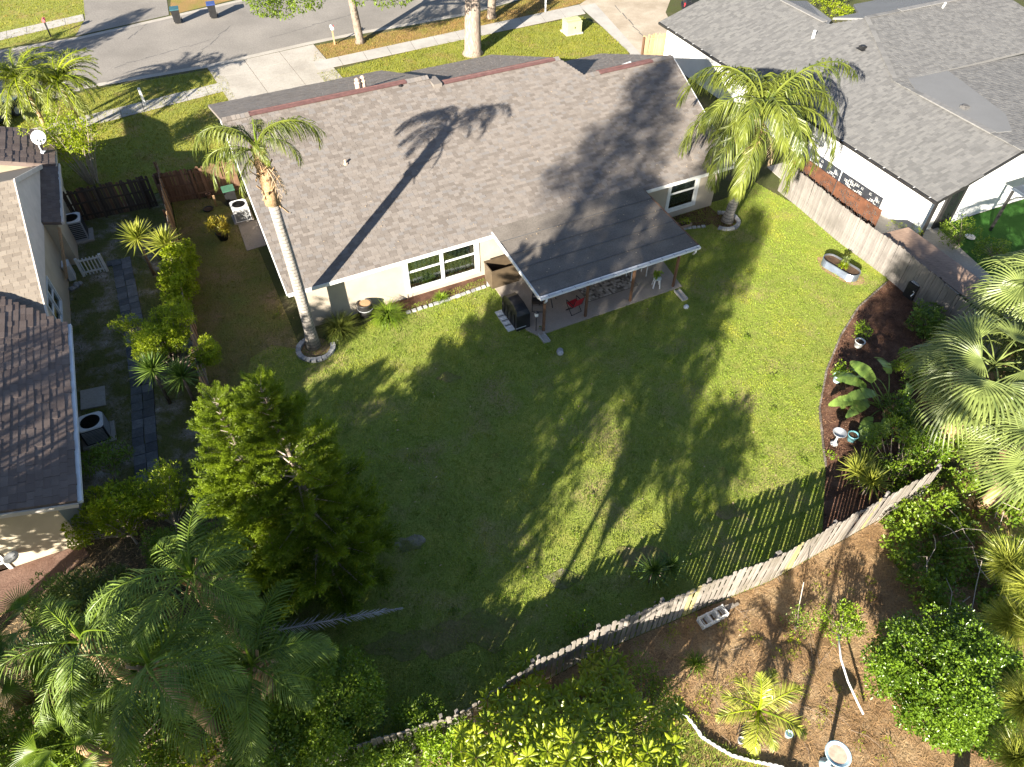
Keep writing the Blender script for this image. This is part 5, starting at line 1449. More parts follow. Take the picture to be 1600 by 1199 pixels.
for i in range(290):
    for _ in range(40):
        px, py = qw.uniform(715, 1065), qw.uniform(1010, 1245)
        t = (px - 735) / 330
        if py < 1096 - 58 * math.sin(t * 3.0) + 40 * math.sin(px * .045) + (70 * (t - .62) if t > .62 else 0): continue
        h = 1.0 + 1.3 * min(1, max(0, (py - 1040) / 120)) * (1 - .35 * abs(t - .45)) + qw.uniform(-.35, .25)
        p = P(px, py, h)
        if all((p - o).length > .20 for o in tips): tips.append(p); break
cen = P(870, 1185)
for p in tips:
    o = link('leaf_whorl', WM[qw.randrange(4)], wr); o.location = p - wr.location
    out = (p - cen); o.rotation_euler = (-.25 * max(-1, min(1, out.y)) + qw.uniform(-.3, .3), .25 * max(-1, min(1, out.x)) + qw.uniform(-.3, .3), qw.uniform(0, 6.28)); s = qw.uniform(.8, 1.2); o.scale = (s, s, s)
mb = MB()
for p in tips:
    f = cen + Vector(((p.x - cen.x) * .45, (p.y - cen.y) * .45, p.z * .4)); mb.tube([cen + Vector((qw.uniform(-.2, .2), qw.uniform(-.2, .2), 0)), f, p], [.035, .025, .014], 5, cap=False)
mb.build('branches', MT['bark'], wr)
shrub('bush', 'small leaved green undergrowth right of the whorled shrub', 'bush', P(1010, 1130), EC(1015, 1080, .7, (.8, .9, .5), 24, .28, 31), 520, .075, .04, 'mid_leaf', r0=.03)

# bird of paradise with big paddle leaves
def paddle_mesh(seed, L, W, pet, e0, m):
    q = np.random.default_rng(seed); mb = MB(); pts = [np.zeros(3)]; e = e0
    for i in range(5): pts.append(pts[-1] + np.array([math.cos(e), 0, math.sin(e)]) * pet / 5); e -= .08
    mb.tube([tuple(p) for p in pts], [.03, .026, .022, .018, .015, .012], 5)
    p = pts[-1]; K = 9; rows = []
    for k in range(K + 1):
        t = k / K; w = W * .5 * math.sin(math.pi * (.06 + .92 * t)) ** .55 * (1 - .25 * t)
        rows.append((p.copy(), w, e)); e -= .14; p = p + np.array([math.cos(e), 0, math.sin(e)]) * L / K
    for k in range(K):
        (a, wa, ea), (b, wb, eb) = rows[k], rows[k + 1]
        for s in (-1, 1):
            g = q.uniform(.0, .07) if q.random() < .55 else 0
            dr = np.array([0, 0, -.22 * q.uniform(.3, 1.5)]); sl = np.array([0, s, .25])
            v = [a, b, b + sl * wb * (1 - g) + dr * wb * 1.2 - np.array([g, 0, 0]) * L * .2, a + sl * wa + dr * wa * 1.2]
            mb.add(v, [(0, 1, 2, 3)] if s > 0 else [(3, 2, 1, 0)], 1)
    return mb.mesh('paddle_leaf', [m, m])
PM = [paddle_mesh(s, 1.05, .46, pt_, e, LEAF['paddle_leaf']) for s, (pt_, e) in enumerate(((1.3, 1.2), (1.2, .95), (1.0, .7), (.9, .45)))]
PSC = 1.02
bp = thing('bird_of_paradise', 'bird of paradise plant with big torn paddle leaves in the mulch bed', 'plant', P(1385, 650))
qb = random.Random(3)
for i, (az, k, s) in enumerate(((150, 1, 1.1), (120, 0, 1.15), (180, 2, 1.1), (205, 2, 1.0), (165, 3, 1.15), (225, 3, 1.0), (95, 1, 1.1), (135, 2, 1.2), (60, 1, .9), (250, 3, .8), (190, 1, 1.2), (170, 0, 1.0), (210, 3, 1.2), (110, 2, 1.1))):
    o = link('paddle_leaf', PM[k], bp); o.location = (qb.uniform(-.35, .25), qb.uniform(-.35, .35), .25); o.rotation_euler = (qb.uniform(-.5, .5), 0, math.radians(az)); o.scale = (s * PSC, s * PSC, s * PSC)
mb = MB(); mb.tube([P(1385, 650), P(1385, 650) + Vector((0, 0, .7))], [.2, .12], 8); mb.build('stem', MT['palm_boot'], bp)

# long leaved pine at the right edge
def tuft_mesh(seed, m, n=150, L=.42):
    q = np.random.default_rng(seed); u = q.normal(size=(n, 3)); u[:, 2] = np.abs(u[:, 2]) * .7 + q.uniform(-.35, .25, n); u /= np.linalg.norm(u, axis=1, keepdims=True)
    ln = L * q.uniform(.75, 1.1, n); s = np.cross(u, q.normal(size=(n, 3))); s /= np.linalg.norm(s, axis=1, keepdims=True)
    a = u * .02; b = u * ln[:, None] * .6; t = u * ln[:, None] + np.array([0, 0, -.06])
    v = np.stack([a + s * .004, a - s * .004, b - s * .0045, b + s * .0045, t], 1).reshape(-1, 3); i = np.arange(n)[:, None] * 5
    f = np.concatenate([i + np.array([[0, 1, 2]]), i + np.array([[0, 2, 3]]), i + np.array([[3, 2, 4]])], 1).reshape(-1, 3)
    return np_mesh('needle_tuft', v, f, m)
TM = [tuft_mesh(s, LEAF['pine_leaf'], 520, .52) for s in range(3)]
pb = Vector((11.6, 4.6, 0)); pn = thing('pine_tree', 'long needled pine tree reaching in at the right edge', 'tree', pb)
trunk_tube('trunk', pb, pb + Vector((.1, .2, 12)), .16, .04, MT['bark'], pn)
tufts = [P(1567, 895, 10.8), P(1578, 978, 10.5), P(1625, 930, 11.2), P(1640, 1010, 10.9), P(1605, 1100, 10.2), P(1650, 1160, 10.0), P(1580, 1180, 9.0), P(1625, 860, 10.6)]
mb = MB()
for t in tufts:
    z = min(11.8, t.z + .3); j = pb + Vector((.1, .2, z - .9)); mb.tube([j, j.lerp(t, .5) + Vector((0, 0, -.1)), t], [.05, .03, .012], 5)
    for _ in range(2):
        o = link('needle_tuft', TM[qb.randrange(3)], pn); o.location = t + Vector((qb.uniform(-.12, .12), qb.uniform(-.12, .12), qb.uniform(-.15, .15))) - pn.location; o.rotation_euler = (qb.uniform(-.4, .4), qb.uniform(-.4, .4), qb.uniform(0, 6)); s = qb.uniform(.9, 1.15); o.scale = (s, s, s)
mb.build('branches', MT['bark'], pn)

# crape myrtle: many thin pale stems, thin yellow leaves
cm = thing('bare_shrub', 'tall vase shaped shrub of pale bare stems by the dark front fence', 'shrub', P(146, 286)); qc = random.Random(8); mb = MB(); cl = []
base = P(146, 286)
for i in range(26):
    a = qc.uniform(0, 6.28); sp = qc.uniform(.2, 1.0); top = base + Vector((math.cos(a) * sp * 2.0 - .2, math.sin(a) * sp * 1.2, qc.uniform(2.8, 4.3) - sp * .6)); b0 = base + Vector((math.cos(a) * .25, math.sin(a) * .2, 0))
    mid = b0.lerp(top, .5) + Vector((math.cos(a) * -.1, 0, .2)); mb.tube([b0, mid, top], [.035, .022, .008], 5)
    for j in range(5):
        t = qc.uniform(.45, 1); p = mid.lerp(top, (t - .5) * 2) if t > .5 else b0.lerp(mid, t * 2); e = p + Vector((qc.uniform(-.5, .5), qc.uniform(-.4, .4), qc.uniform(.1, .6))); mb.tube([p, e], [.012, .004], 4)
        cl.append((e.x, e.y, e.z, qc.uniform(.18, .34)))
mb.build('stems', MT['bark_pale'], cm); foliage(cl, 300, .11, .06, LEAF['yellow_leaf'], 'leaves', cm)

# street trees in the verge; their crowns hang in at the top edge
def street_tree(label, base, r, top, m, clumps, per, lean=(0, 0), seed=1):
    root = thing('street_tree', label, 'tree', base); q = random.Random(seed); mb = MB()
    f = base + Vector((lean[0], lean[1], top))
    mb.tube([base + Vector((0, 0, -.05)), base + Vector((0, 0, .25)), base + Vector((lean[0] * .4, lean[1] * .4, top * .5)), f], [r * 1.5, r * 1.08, r, r * .9], 12)
    for c in clumps[::3]:
        c = Vector(c[:3]); m1 = f.lerp(c, .5) + Vector((0, 0, .4)); mb.tube([f - Vector((0, 0, .3)), m1, c], [r * .5, r * .28, r * .08], 6, cap=False)
    mb.build('trunk', MT[m], root, True)
    foliage(clumps, per, .20, .09, LEAF['oak_leaf'], 'crown', root)
bO = P(739, 84); cO = bO + Vector((2.0, 3.5, 9.5))
street_tree('big furrowed oak trunk on the verge behind the roof', bO, .56, 4.4, 'bark_oak', ellipsoid_clumps(cO, (5.5, 5.5, 3.6), 60, 1.15, 3, flat=.5), 150, (.15, .3), 2)
bS = P(563, 67); cS = P(470, -55, 6.2)
street_tree('slender pale street tree with dark upper stem by the white mailbox', bS, .27, 3.6, 'bark', [(*P(px, py, h), r) for px, py, h, r in ((415, 6, 5.6, 1.0), (440, 10, 5.4, .9), (470, 0, 5.8, .9), (490, -2, 5.6, .7), (405, -10, 6.4, 1.1), (445, -30, 6.6, 1.3), (500, -30, 6.6, 1.2), (545, -20, 6.2, .8), (600, -8, 6.0, .9), (628, -6, 5.8, .7), (560, -4, 6.0, .5), (640, -30, 6.6, 1.2), (560, -60, 7.0, 1.6), (480, -80, 7.2, 1.6), (620, -80, 7.2, 1.6), (400, -70, 7.0, 1.4))], 230, (-.25, .2), 5)
bT = P(768, 28); street_tree('second dark trunk just behind the big oak', bT, .3, 4.5, 'bark', ellipsoid_clumps(bT + Vector((3.0, 2.5, 8.5)), (4, 4, 2.8), 34, 1.1, 8, flat=.5), 140, (.3, 0), 4)

# small plants in beds, pots and the neighbour's garden
shrub('shrub', 'round green shrub against the white gable wall by the turf', 'shrub', P(1500, 385), EC(1498, 362, .8, (.75, .7, .6), 20, .28, 41), 420, .10, .05, 'mid_leaf', r0=.03)
shrub('shrub', 'green shrub at the near corner of the artificial turf', 'shrub', P(1552, 405), EC(1550, 388, .6, (.8, .6, .5), 18, .26, 42), 420, .10, .05, 'mid_leaf', r0=.03)
shrub('shrub', 'yellowing weeds growing over the plank run behind the grey fence', 'weeds', P(1420, 400), EC(1412, 362, 1.0, (.75, .55, .3), 14, .2, 43), 420, .09, .03, 'yellow_leaf', r0=.02)
shrub('bush', 'yellow green hedge bush beyond the roof valley at the top', 'bush', P(1300, 10), EC(1300, 0, 1.2, (1.6, 2.2, .9), 26, .5, 44), 300, .13, .07, 'yellow_leaf', r0=.05)
shrub('plant', 'small leafy potted plant shaded at the edge of the mulch bed', 'plant', P(1347, 528), EC(1347, 518, .4, (.32, .3, .3), 8, .18, 45), 520, .13, .05, 'bright_leaf', r0=.02)
shrub('plant', 'leafy green plant in the pale pot at the mulch edge', 'plant', P(1312, 588), EC(1320, 578, .55, (.35, .32, .3), 9, .18, 46), 560, .12, .06, 'bright_leaf', r0=.02)
shrub('plant', 'low green weed at the tip of the mulch bed', 'plant', P(1297, 717), EC(1298, 713, .15, (.2, .15, .12), 4, .12, 47), 520, .09, .04, 'bright_leaf', r0=.01)
# ------------------------------------------------------------------ things standing about
def mk(root, name, m, fn, smooth=False):
    b = MB(); fn(b); return b.build(name, MT[m] if isinstance(m, str) else m, root, smooth)
HROTN = HROT
# air conditioners
def aircon(label, c, s, h, body, top, rz, pad, tall=False):
    root = thing('air_conditioner', label, 'air conditioner', c, 'air conditioners in the side yards')
    mk(root, 'pad', 'concrete', lambda b: b.box((c.x, c.y, .05), (pad, pad * .9, .10), rz))
    z0 = .10
    mk(root, 'body', body, lambda b: b.box((c.x, c.y, z0 + h / 2), (s, s, h), rz))
    def ring(b):
        n = 28; z = z0 + h; cr, sr = math.cos(rz), math.sin(rz); o, i, t = [], [], []
        for k in range(n):
            a = 2 * math.pi * k / n; x, y = math.cos(a), math.sin(a); m = max(abs(x), abs(y)); e = min(1 / m, 1.25) * s * .515
            for L, rr, zz in ((o, e, z + .005), (t, e * .96, z + .06), (i, s * .40, z + .05)):
                L.append((c.x + x * rr * cr - y * rr * sr, c.y + x * rr * sr + y * rr * cr, zz))
        b.add(o + t + i, [(k, (k + 1) % n, (k + 1) % n + n, k + n) for k in range(n)] + [(k + n, (k + 1) % n + n, (k + 1) % n + 2 * n, k + 2 * n) for k in range(n)])
    mk(root, 'top_cover', top, ring)
    mk(root, 'fan_well', 'black', lambda b: b.lathe([(s * .40, z0 + h + .05), (s * .39, z0 + h - .0), (0.0, z0 + h + .004)], (c.x, c.y, 0), 24))
    fan = mk(root, 'fan', 'grey', lambda b: [b.lathe([(.07, z0 + h + .012), (.07, z0 + h + .035), (0, z0 + h + .04)], (c.x, c.y, 0), 10)] + [b.beam(Vector((c.x, c.y, z0 + h + .02)), Vector((c.x + math.cos(a) * s * .34, c.y + math.sin(a) * s * .34, z0 + h + .015)), .15, .006, up=Vector((.3 * math.sin(a), -.3 * math.cos(a), 1))) for a in (0.4, 1.97, 3.54, 5.1)])
    def grille(b):
        for k in range(1, 7):
            b.lathe([(s * .40 * k / 6 - .006, z0 + h + .05), (s * .40 * k / 6 - .006, z0 + h + .056), (s * .40 * k / 6 + .006, z0 + h + .056), (s * .40 * k / 6 + .006, z0 + h + .05)], (c.x, c.y, 0), 24)
    mk(root, 'grille', 'black_metal', grille)
    def louv(b):
        cr, sr = math.cos(rz), math.sin(rz)
        for (dx, dy) in ((0, -1), (1, 0), (0, 1), (-1, 0)):
            wx = s * .86 if dx == 0 else .014; wy = s * .86 if dy == 0 else .014
            n = 9
            for k in range(n):
                z = z0 + h * (.12 + .78 * k / (n - 1)); X, Y = dx * (s / 2 + .004), dy * (s / 2 + .004)
                b.box((c.x + X * cr - Y * sr, c.y + X * sr + Y * cr, z), (wx, wy, h * .055), rz)
    mk(root, 'louvres', 'black_metal' if body != 'black_metal' else 'grey', louv)
    return root
a1 = P(140, 372); aircon('tall grey air conditioner beside the small brown lean-to roof', a1 - Vector((.45, 0, 0)), .86, 1.02, 'grey', 'white_metal', LROT, 1.25)
a2 = P(156, 682); aircon('black bodied air conditioner with pale square top by the tile roof', a2, .84, .72, 'black_metal', 'white_metal', LROT, 1.15)
a3 = P(380, 342); aircon('pale air conditioner by our house next to the croton pot', a3, .80, .72, 'white_metal', 'white_metal', HROT, 1.0)
mk(tag(link('concrete_pad', None), 'pale concrete pad beside the house in front of the pale air conditioner', 'pad'), 'slab', 'patio', lambda b: b.slab([p + Vector((0, 0, .04)) for p in PP((372, 352), (408, 343), (428, 380), (386, 393))], .08))
mk(tag(link('concrete_pad', None), 'weathered grey concrete slabs behind the black bodied air conditioner', 'pad'), 'slab', 'walk', lambda b: b.slab([p + Vector((0, 0, .05)) for p in PP((126, 612), (164, 604), (166, 634), (127, 642))], .08))
# white picket screen, laid against the house
def picket_screen():
    a, c = P(132, 432, .0), P(168, 424, .0)
    root = thing('picket_screen', 'short white picket panel standing by the cream wall', 'fence panel', a)
    d = c - a; rz = math.atan2(d.y, d.x)
    for t in (.0, 1.0): mk(root, 'post', 'white', lambda b: b.box(tuple(a.lerp(c, t) + Vector((0, 0, .5))), (.11, .11, 1.0), rz))
    for i in range(6): mk(root, 'picket', 'white', lambda b: b.box(tuple(a.lerp(c, .12 + .76 * i / 5) + Vector((0, 0, .5))), (.05, .03, .92), rz))
    for z in (.22, .86): mk(root, 'rail', 'white', lambda b: b.beam(a + Vector((0, 0, z)) + Vector((0, -.03, 0)), c + Vector((0, 0, z)) + Vector((0, -.03, 0)), .03, .08))
picket_screen()
def ladder():
    p = P(117, 432); root = thing('white_bin', 'white narrow plastic bin beside the picket panel at the wall', 'bin', p)
    mk(root, 'body', 'white', lambda b: b.box(tuple(p + Vector((-.05, -.1, .4))), (.28, .5, .8), LROT)); mk(root, 'lid', 'white_metal', lambda b: b.box(tuple(p + Vector((-.05, -.1, .82))), (.31, .53, .05), LROT))
ladder()
def statue():
    p = P(117, 448); root = thing('rock_pile', 'small pale broken stones at the foot of the cream wall', 'stones', p)
    for i in range(5):
        q = p + Vector((R.uniform(-.2, .25), R.uniform(-.25, .2), .06)); mk(root, 'stone', 'stone', lambda b: b.lathe([(.0, -.08), (.10, -.05), (.13, .02), (.07, .1), (0, .12)], tuple(q), 6, rz=R.uniform(0, 3), sx=R.uniform(.8, 1.4)))
statue()
# paver path
pv = thing('paver_path', 'path of blue grey square pavers through the left side yard', 'path', P(200, 420))
pa, pb_, wid = [P(182, 408), P(203, 520), P(214, 610), P(217, 690), P(222, 752)], None, .86
tot = 0; segs = []
for a, b in zip(pa[:-1], pa[1:]): segs.append((a, b, (b - a).length))
Ltot = sum(s[2] for s in segs); step = .46; k = 0; s0 = 0.0
while s0 < Ltot - .2:
    s = s0 + step / 2
    for a, b, l in segs:
        if s <= l: break
        s -= l
    d = (b - a).normalized(); n = Vector((-d.y, d.x, 0)); p = a + d * s; rz = math.atan2(d.y, d.x)
    for j in range(2):
        c = p - n * (-.02 - wid / 4 - (j) * wid / 2 + wid) + n * .5 + Vector((R.uniform(-.012, .012), R.uniform(-.012, .012), 0)) + n * .12
        mk(pv, 'paver', 'paver', lambda b: b.box((c.x, c.y, .03 + R.uniform(-.006, .006)), (.44, .41, .06), rz + R.uniform(-.03, .03)))
    s0 += step
c = P(176, 412)
mk(pv, 'paver', 'paver', lambda b: b.box((c.x, c.y, .03), (.44, .41, .06), .4))
# satellite dish on the left roof
sd_ = P(66, 238, 2.75); root = thing('satellite_dish', 'white satellite dish on the corner of the left tile roof', 'satellite dish', sd_)
ax = Vector((.15, -.75, .62)).normalized(); dc = P(60, 215, 3.35)
def dish(b):
    q = ax.to_track_quat('Z', 'Y'); vs = []; n = 20
    for r, z in ((0, -.07), (.2, -.05), (.36, 0), (.36, -.02), (.2, -.07), (0, -.09)):
        for k in range(n): a = 2 * math.pi * k / n; vs.append(dc + q @ Vector((r * math.cos(a), r * math.sin(a), z)))
    b.add(vs, [(i * n + k, i * n + (k + 1) % n, (i + 1) * n + (k + 1) % n, (i + 1) * n + k) for i in range(5) for k in range(n)])
mk(root, 'reflector', 'white', dish, True)
mk(root, 'mast', 'white_metal', lambda b: (b.tube([sd_, sd_ + Vector((0, 0, .35)), dc - ax * .08], .03, 7), b.box(tuple(sd_), (.25, .25, .04))))
mk(root, 'arm', 'grey', lambda b: (b.tube([dc - ax * .05 + Vector((0, 0, -.3)), dc + ax * .38 + Vector((0, 0, -.25))], .018, 6), b.box(tuple(dc + ax * .40 + Vector((0, 0, -.24))), (.08, .12, .08))))
w = LH(-1.85, -1.36, .75); root = thing('wall_lamp', 'round grey bowl lamp on the cream wall near the photo edge', 'lamp', w)
mk(root, 'bowl', 'grey', lambda b: b.lathe([(.05, -.06), (.2, 0), (.23, .04), (.19, .03), (0, -.02)], tuple(w + Vector((0, -.18, 0))), 16)); mk(root, 'bracket', 'black_metal', lambda b: b.beam(w + Vector((0, .05, -.05)), w + Vector((0, -.12, -.05)), .05, .05))
# croton in a black pot; small things in our side yard
def pot(label, p, r, h, m, soil=True, name='plant_pot', group=None):
    root = thing(name, label, 'pot', p, group)
    mk(root, 'pot', m, lambda b: b.lathe([(r * .68, 0), (r * .72, .02), (r, h - .04), (r * 1.08, h - .04), (r * 1.08, h), (r * .95, h), (r * .9, h - .06), (0, h - .06)], tuple(p), 18), True)
    if soil: mk(root, 'soil', 'soil', lambda b: b.lathe([(r * .9, h - .055), (0, h - .035)], tuple(p), 14))
    return root
p = P(350, 374); pot('black pot holding the croton beside the pale air conditioner', p, .30, .42, 'black')
shrub('croton', 'yellow green leaved croton growing in the black pot', 'plant', p + Vector((0, 0, .36)), [(p.x + R.uniform(-.4, .4), p.y + R.uniform(-.35, .35), .85 + R.uniform(-.15, .2), .18) for _ in range(14)], 900, .20, .05, 'croton_leaf', r0=.03)
pot('dark low tub on the soil left of the croton', P(326, 329), .24, .12, 'black'); pot('small terracotta pot against the brown fence', P(327, 309), .13, .25, 'terracotta')
p = P(362, 318); root = thing('storage_bin', 'dark green storage bin with lid behind the pale air conditioner', 'bin', p)
mk(root, 'body', 'black', lambda b: b.box(tuple(p + Vector((0, .1, .4))), (.55, .5, .8), HROT)); mk(root, 'lid', 'green_plastic', lambda b: b.box(tuple(p + Vector((0, .1, .83))), (.62, .57, .06), HROT))
mk(tag(link('wooden_plank', None), 'loose tan plank leaning between the pots and the bin', 'plank'), 'board', 'board_tan', lambda b: b.beam(P(338, 322, .05), P(333, 306, 1.0), .10, .03))
# palm rings of stone, mulch inside
def ring(label, c, r, a0, a1, n, group, sx=1.0):
    root = thing('stone_ring', label, 'edging', c, group)
    for k in range(n):
        a = math.radians(a0 + (a1 - a0) * (k + .5) / n); q = c + Vector((math.cos(a) * r * sx, math.sin(a) * r, .05))
        mk(root, 'stone', 'stone', lambda b: b.box(tuple(q + Vector((0, 0, R.uniform(-.01, .015)))), (.2 * R.uniform(.9, 1.1), math.radians(abs(a1 - a0)) * r / n * .93, .15), a + R.uniform(-.06, .06)))
ring('stone ring round the foot of the slim left palm', P(494, 546), .72, 130, 385, 15, 'stone rings round the palms')
ring('stone ring round the foot of the broad right palm', P(1131, 347), .72, -125, 105, 14, 'stone rings round the palms')
sheet('palm_bed', [P(494, 546) + Vector((math.cos(a) * .66, math.sin(a) * .66, 0)) for a in [k * .3307 for k in range(19)]], .016, MT['straw'])
sheet('palm_bed', [P(1131, 347) + Vector((math.cos(a) * .66, math.sin(a) * .66, 0)) for a in [k * .3307 for k in range(19)]], .020, MT['mulch'])
sheet('wall_bed', [HU(u, v, 0) for u, v in ((17.25, WV), (21.9, WV), (21.9, -.9), (20.5, -1.0), (19.0, -.55), (17.3, -1.0))], .014, MT['mulch'])
sheet('wall_bed', [HU(u, v, 0) for u, v in ((3.6, WV), (8.9, WV), (8.9, -.35), (7.4, -.45), (5.4, -.5), (3.6, -.5))], .014, MT['mulch'])
MT['edge_stone'] = M_pieces('dusty_stone', [(0, (0.10, 0.08, 0.065)), (0.5, (0.17, 0.14, 0.115)), (1, (0.27, 0.235, 0.20))], wear=0.5, wear_scale=3, fine=25)
def edging(label, pts, n, group=None, w=.14, m='stone'):
    root = thing('bed_edging', label, 'edging', pts[0], group)
    segs = [(a, b, (b - a).length) for a, b in zip(pts[:-1], pts[1:])]; T = sum(s[2] for s in segs)
    for k in range(n):
        s = T * (k + .5) / n
        for a, b_, l in segs:
            if s <= l: break
            s -= l
        q = a.lerp(b_, s / l); d = b_ - a
        mk(root, 'stone', m, lambda b: b.box(tuple(q + Vector((0, 0, .035 - (.03 if w < .1 else 0)))), (T / n * R.uniform(.6, .93), w * R.uniform(.8, 1.2), .12), math.atan2(d.y, d.x) + R.uniform(-.08, .08)))
edging('row of edging stones along the wall bed beside the grill', [HU(u, v, 0) for u, v in ((4.6, -.55), (6.4, -.55), (7.5, -.48), (8.75, -.42), (8.95, .2))], 18)
edging('row of edging stones round the bed under the right window', [HU(u, v, 0) for u, v in ((17.3, -1.05), (18.3, -.8), (19.1, -.62), (20.0, -.85), (20.6, -1.05))], 14)
edging('curved line of small stones along the mulch bed', PP((1385, 442), (1341, 481), (1313, 526), (1291, 580), (1280, 640), (1286, 700), (1290, 730)), 60, None, .07, 'edge_stone')
# half barrel pot by the wall
p = P(573, 492); root = thing('barrel_pot', 'dark glazed barrel pot standing between the two grass clumps', 'pot', p)
mk(root, 'pot', 'black_metal', lambda b: b.lathe([(.26, 0), (.33, .2), (.35, .4), (.30, .62), (.34, .66), (.34, .7), (.28, .7), (.27, .62), (0, .62)], tuple(p), 20), True)
mk(root, 'lid', 'board_tan', lambda b: b.lathe([(.27, .63), (.26, .66), (0, .67)], tuple(p), 16)); mk(root, 'band', 'grey', lambda b: b.lathe([(.352, .40), (.358, .42), (.352, .44)], tuple(p), 20))
# covered grill on pavers
g = P(806, 500); root = thing('grill', 'barbecue grill under a black fitted cover at the patio corner', 'grill', g)
gr = HROT + math.radians(90)
def cover(b):
    L, Wd = 1.45, .66; secs = [(-.5, .0, .98), (-.5, .82, .96), (-.42, 1.0, .8), (-.2, 1.12, .74), (.2, 1.12, .74), (.42, 1.0, .8), (.5, .82, .96), (.5, 0, .98)]
    cr, sr = math.cos(gr), math.sin(gr); vs = []
    for x, z, w in secs:
        for s in (-1, 1): X, Y = x * L, s * Wd / 2 * w; vs.append((g.x + X * cr - Y * sr, g.y + X * sr + Y * cr, z + .03))
    b.add(vs, [(2 * i, 2 * i + 1, 2 * i + 3, 2 * i + 2) for i in range(7)] + [tuple(range(0, 16, 2))[::-1], tuple(range(1, 16, 2))])
mk(root, 'cover', 'cover', cover)
mk(root, 'handle_strap', 'grey', lambda b: b.beam(HU(8.25, -4.22, .62), HU(8.72, -4.22, .62), .02, .03))
mk(root, 'skirt_fold', 'cover', lambda b: [b.beam(g + Vector((math.cos(gr) * x, math.sin(gr) * x, .1)) + HUx * s * .335, g + Vector((math.cos(gr) * x, math.sin(gr) * x, .8)) + HUx * s * .33, .05, .03, up=HUx) for x in (-.5, -.15, .2, .52) for s in (-1, 1)])
pg = thing('paver_row', 'row of white concrete pavers under the left side of the grill', 'pavers', P(790, 500))
for i in range(4):
    q = P(779, 488).lerp(P(799, 517), (i + .5) / 4); mk(pg, 'paver', 'white', lambda b: b.box(tuple(q + Vector((0, 0, .03))), (.40, .34, .06), gr))
# deck box under the patio edge
p = HU(9.35, -.35, 0); root = thing('deck_box', 'brown resin storage box against the wall under the patio roof', 'storage box', p)
def shell(b):
    for u0, u1, v0, v1 in ((-.6, .75, -.42, -.38), (-.6, .75, .34, .38), (-.6, -.56, -.38, .34), (.71, .75, -.38, .34)):
        b.box(tuple(HU(9.35 + (u0 + u1) / 2, -.35 + (v0 + v1) / 2, .55)), (u1 - u0, v1 - v0, .98), HROT)
    b.box(tuple(HU(9.425, -.37, .12)), (1.27, .72, .04), HROT)
mk(root, 'body', 'box_brown', shell); mk(root, 'lid', 'box_brown', lambda b: b.box(tuple(HU(9.42, .02, 1.05)), (1.38, .1, .06), HROT))
# lantern pole
p = HU(9.25, -4.15, 0); root = thing('lantern', 'small white lantern on a thin black pole at the patio corner', 'lantern', p)
mk(root, 'pole', 'black_metal', lambda b: b.tube([p, p + Vector((0, 0, 1.05))], .018, 6)); mk(root, 'head', 'white', lambda b: b.box(tuple(p + Vector((0, 0, 1.0))), (.12, .12, .2), HROT)); mk(root, 'cap', 'black_metal', lambda b: b.lathe([(.10, 1.10), (.03, 1.17), (0, 1.2)], tuple(p), 8))
# red folding chair
def folding_chair(c, rz, label, m='red'):
    root = thing('folding_chair', label, 'chair', c)
    Rz = Matrix.Rotation(rz, 3, 'Z')
    T = lambda x, y, z: c + Rz @ Vector((x, y, z))
    def frame(b):
        for s in (-.27, .27):
            b.tube([T(s, -.22, .0), T(s, .20, .46)], .016, 6); b.tube([T(s * .92, .24, .0), T(s * .92, -.22, .46), T(s * .92, -.36, .92)], .016, 6); b.tube([T(s, -.26, .62), T(s, .22, .62)], .02, 6); b.tube([T(s, .2, .46), T(s, .2, .62)], .014, 6)
        b.tube([T(-.25, .24, .02), T(.25, .24, .02)], .012, 6); b.tube([T(-.27, -.22, .02), T(.27, -.22, .02)], .012, 6)
    mk(root, 'frame', 'black_metal', frame)
    mk(root, 'seat', m, lambda b: b.add([T(-.25, -.22, .46), T(.25, -.22, .46), T(.25, .02, .43), T(-.25, .02, .43), T(.25, .22, .46), T(-.25, .22, .46), T(-.25, -.22, .445), T(.25, -.22, .445), T(.25, .02, .415), T(-.25, .02, .415), T(.25, .22, .445), T(-.25, .22, .445)], [(0, 1, 2, 3), (3, 2, 4, 5), (9, 8, 7, 6), (11, 10, 8, 9), (0, 6, 7, 1), (5, 4, 10, 11), (1, 7, 8, 2), (2, 8, 10, 4), (0, 3, 9, 6), (3, 5, 11, 9)]))
    mk(root, 'backrest', m, lambda b: b.beam(T(0, -.24, .54), T(0, -.36, .92), .5, .02, up=Rz @ Vector((0, 1, 0))))
folding_chair(HU(11.35, -3.75, .06), HROT + math.radians(8), 'red fabric folding chair in front of the second patio post')
folding_chair(HU(10.0, -2.9, .06), HROT + math.radians(150), 'dark folding chair in the shade under the patio roof', 'cover')
# round cafe table
p = HU(10.6, -2.7, .06); root = thing('table', 'low round tan table behind the red folding chair', 'table', p)
mk(root, 'top', 'board_tan', lambda b: b.lathe([(.55, .68), (.58, .70), (.58, .73), (0, .73)], tuple(p), 22)); 
for a in (0.5, 2.07, 3.64, 5.2): mk(root, 'leg', 'black_metal', lambda b: b.tube([p + Vector((math.cos(a) * .15, math.sin(a) * .15, .68)), p + Vector((math.cos(a) * .45, math.sin(a) * .45, 0))], .02, 6))
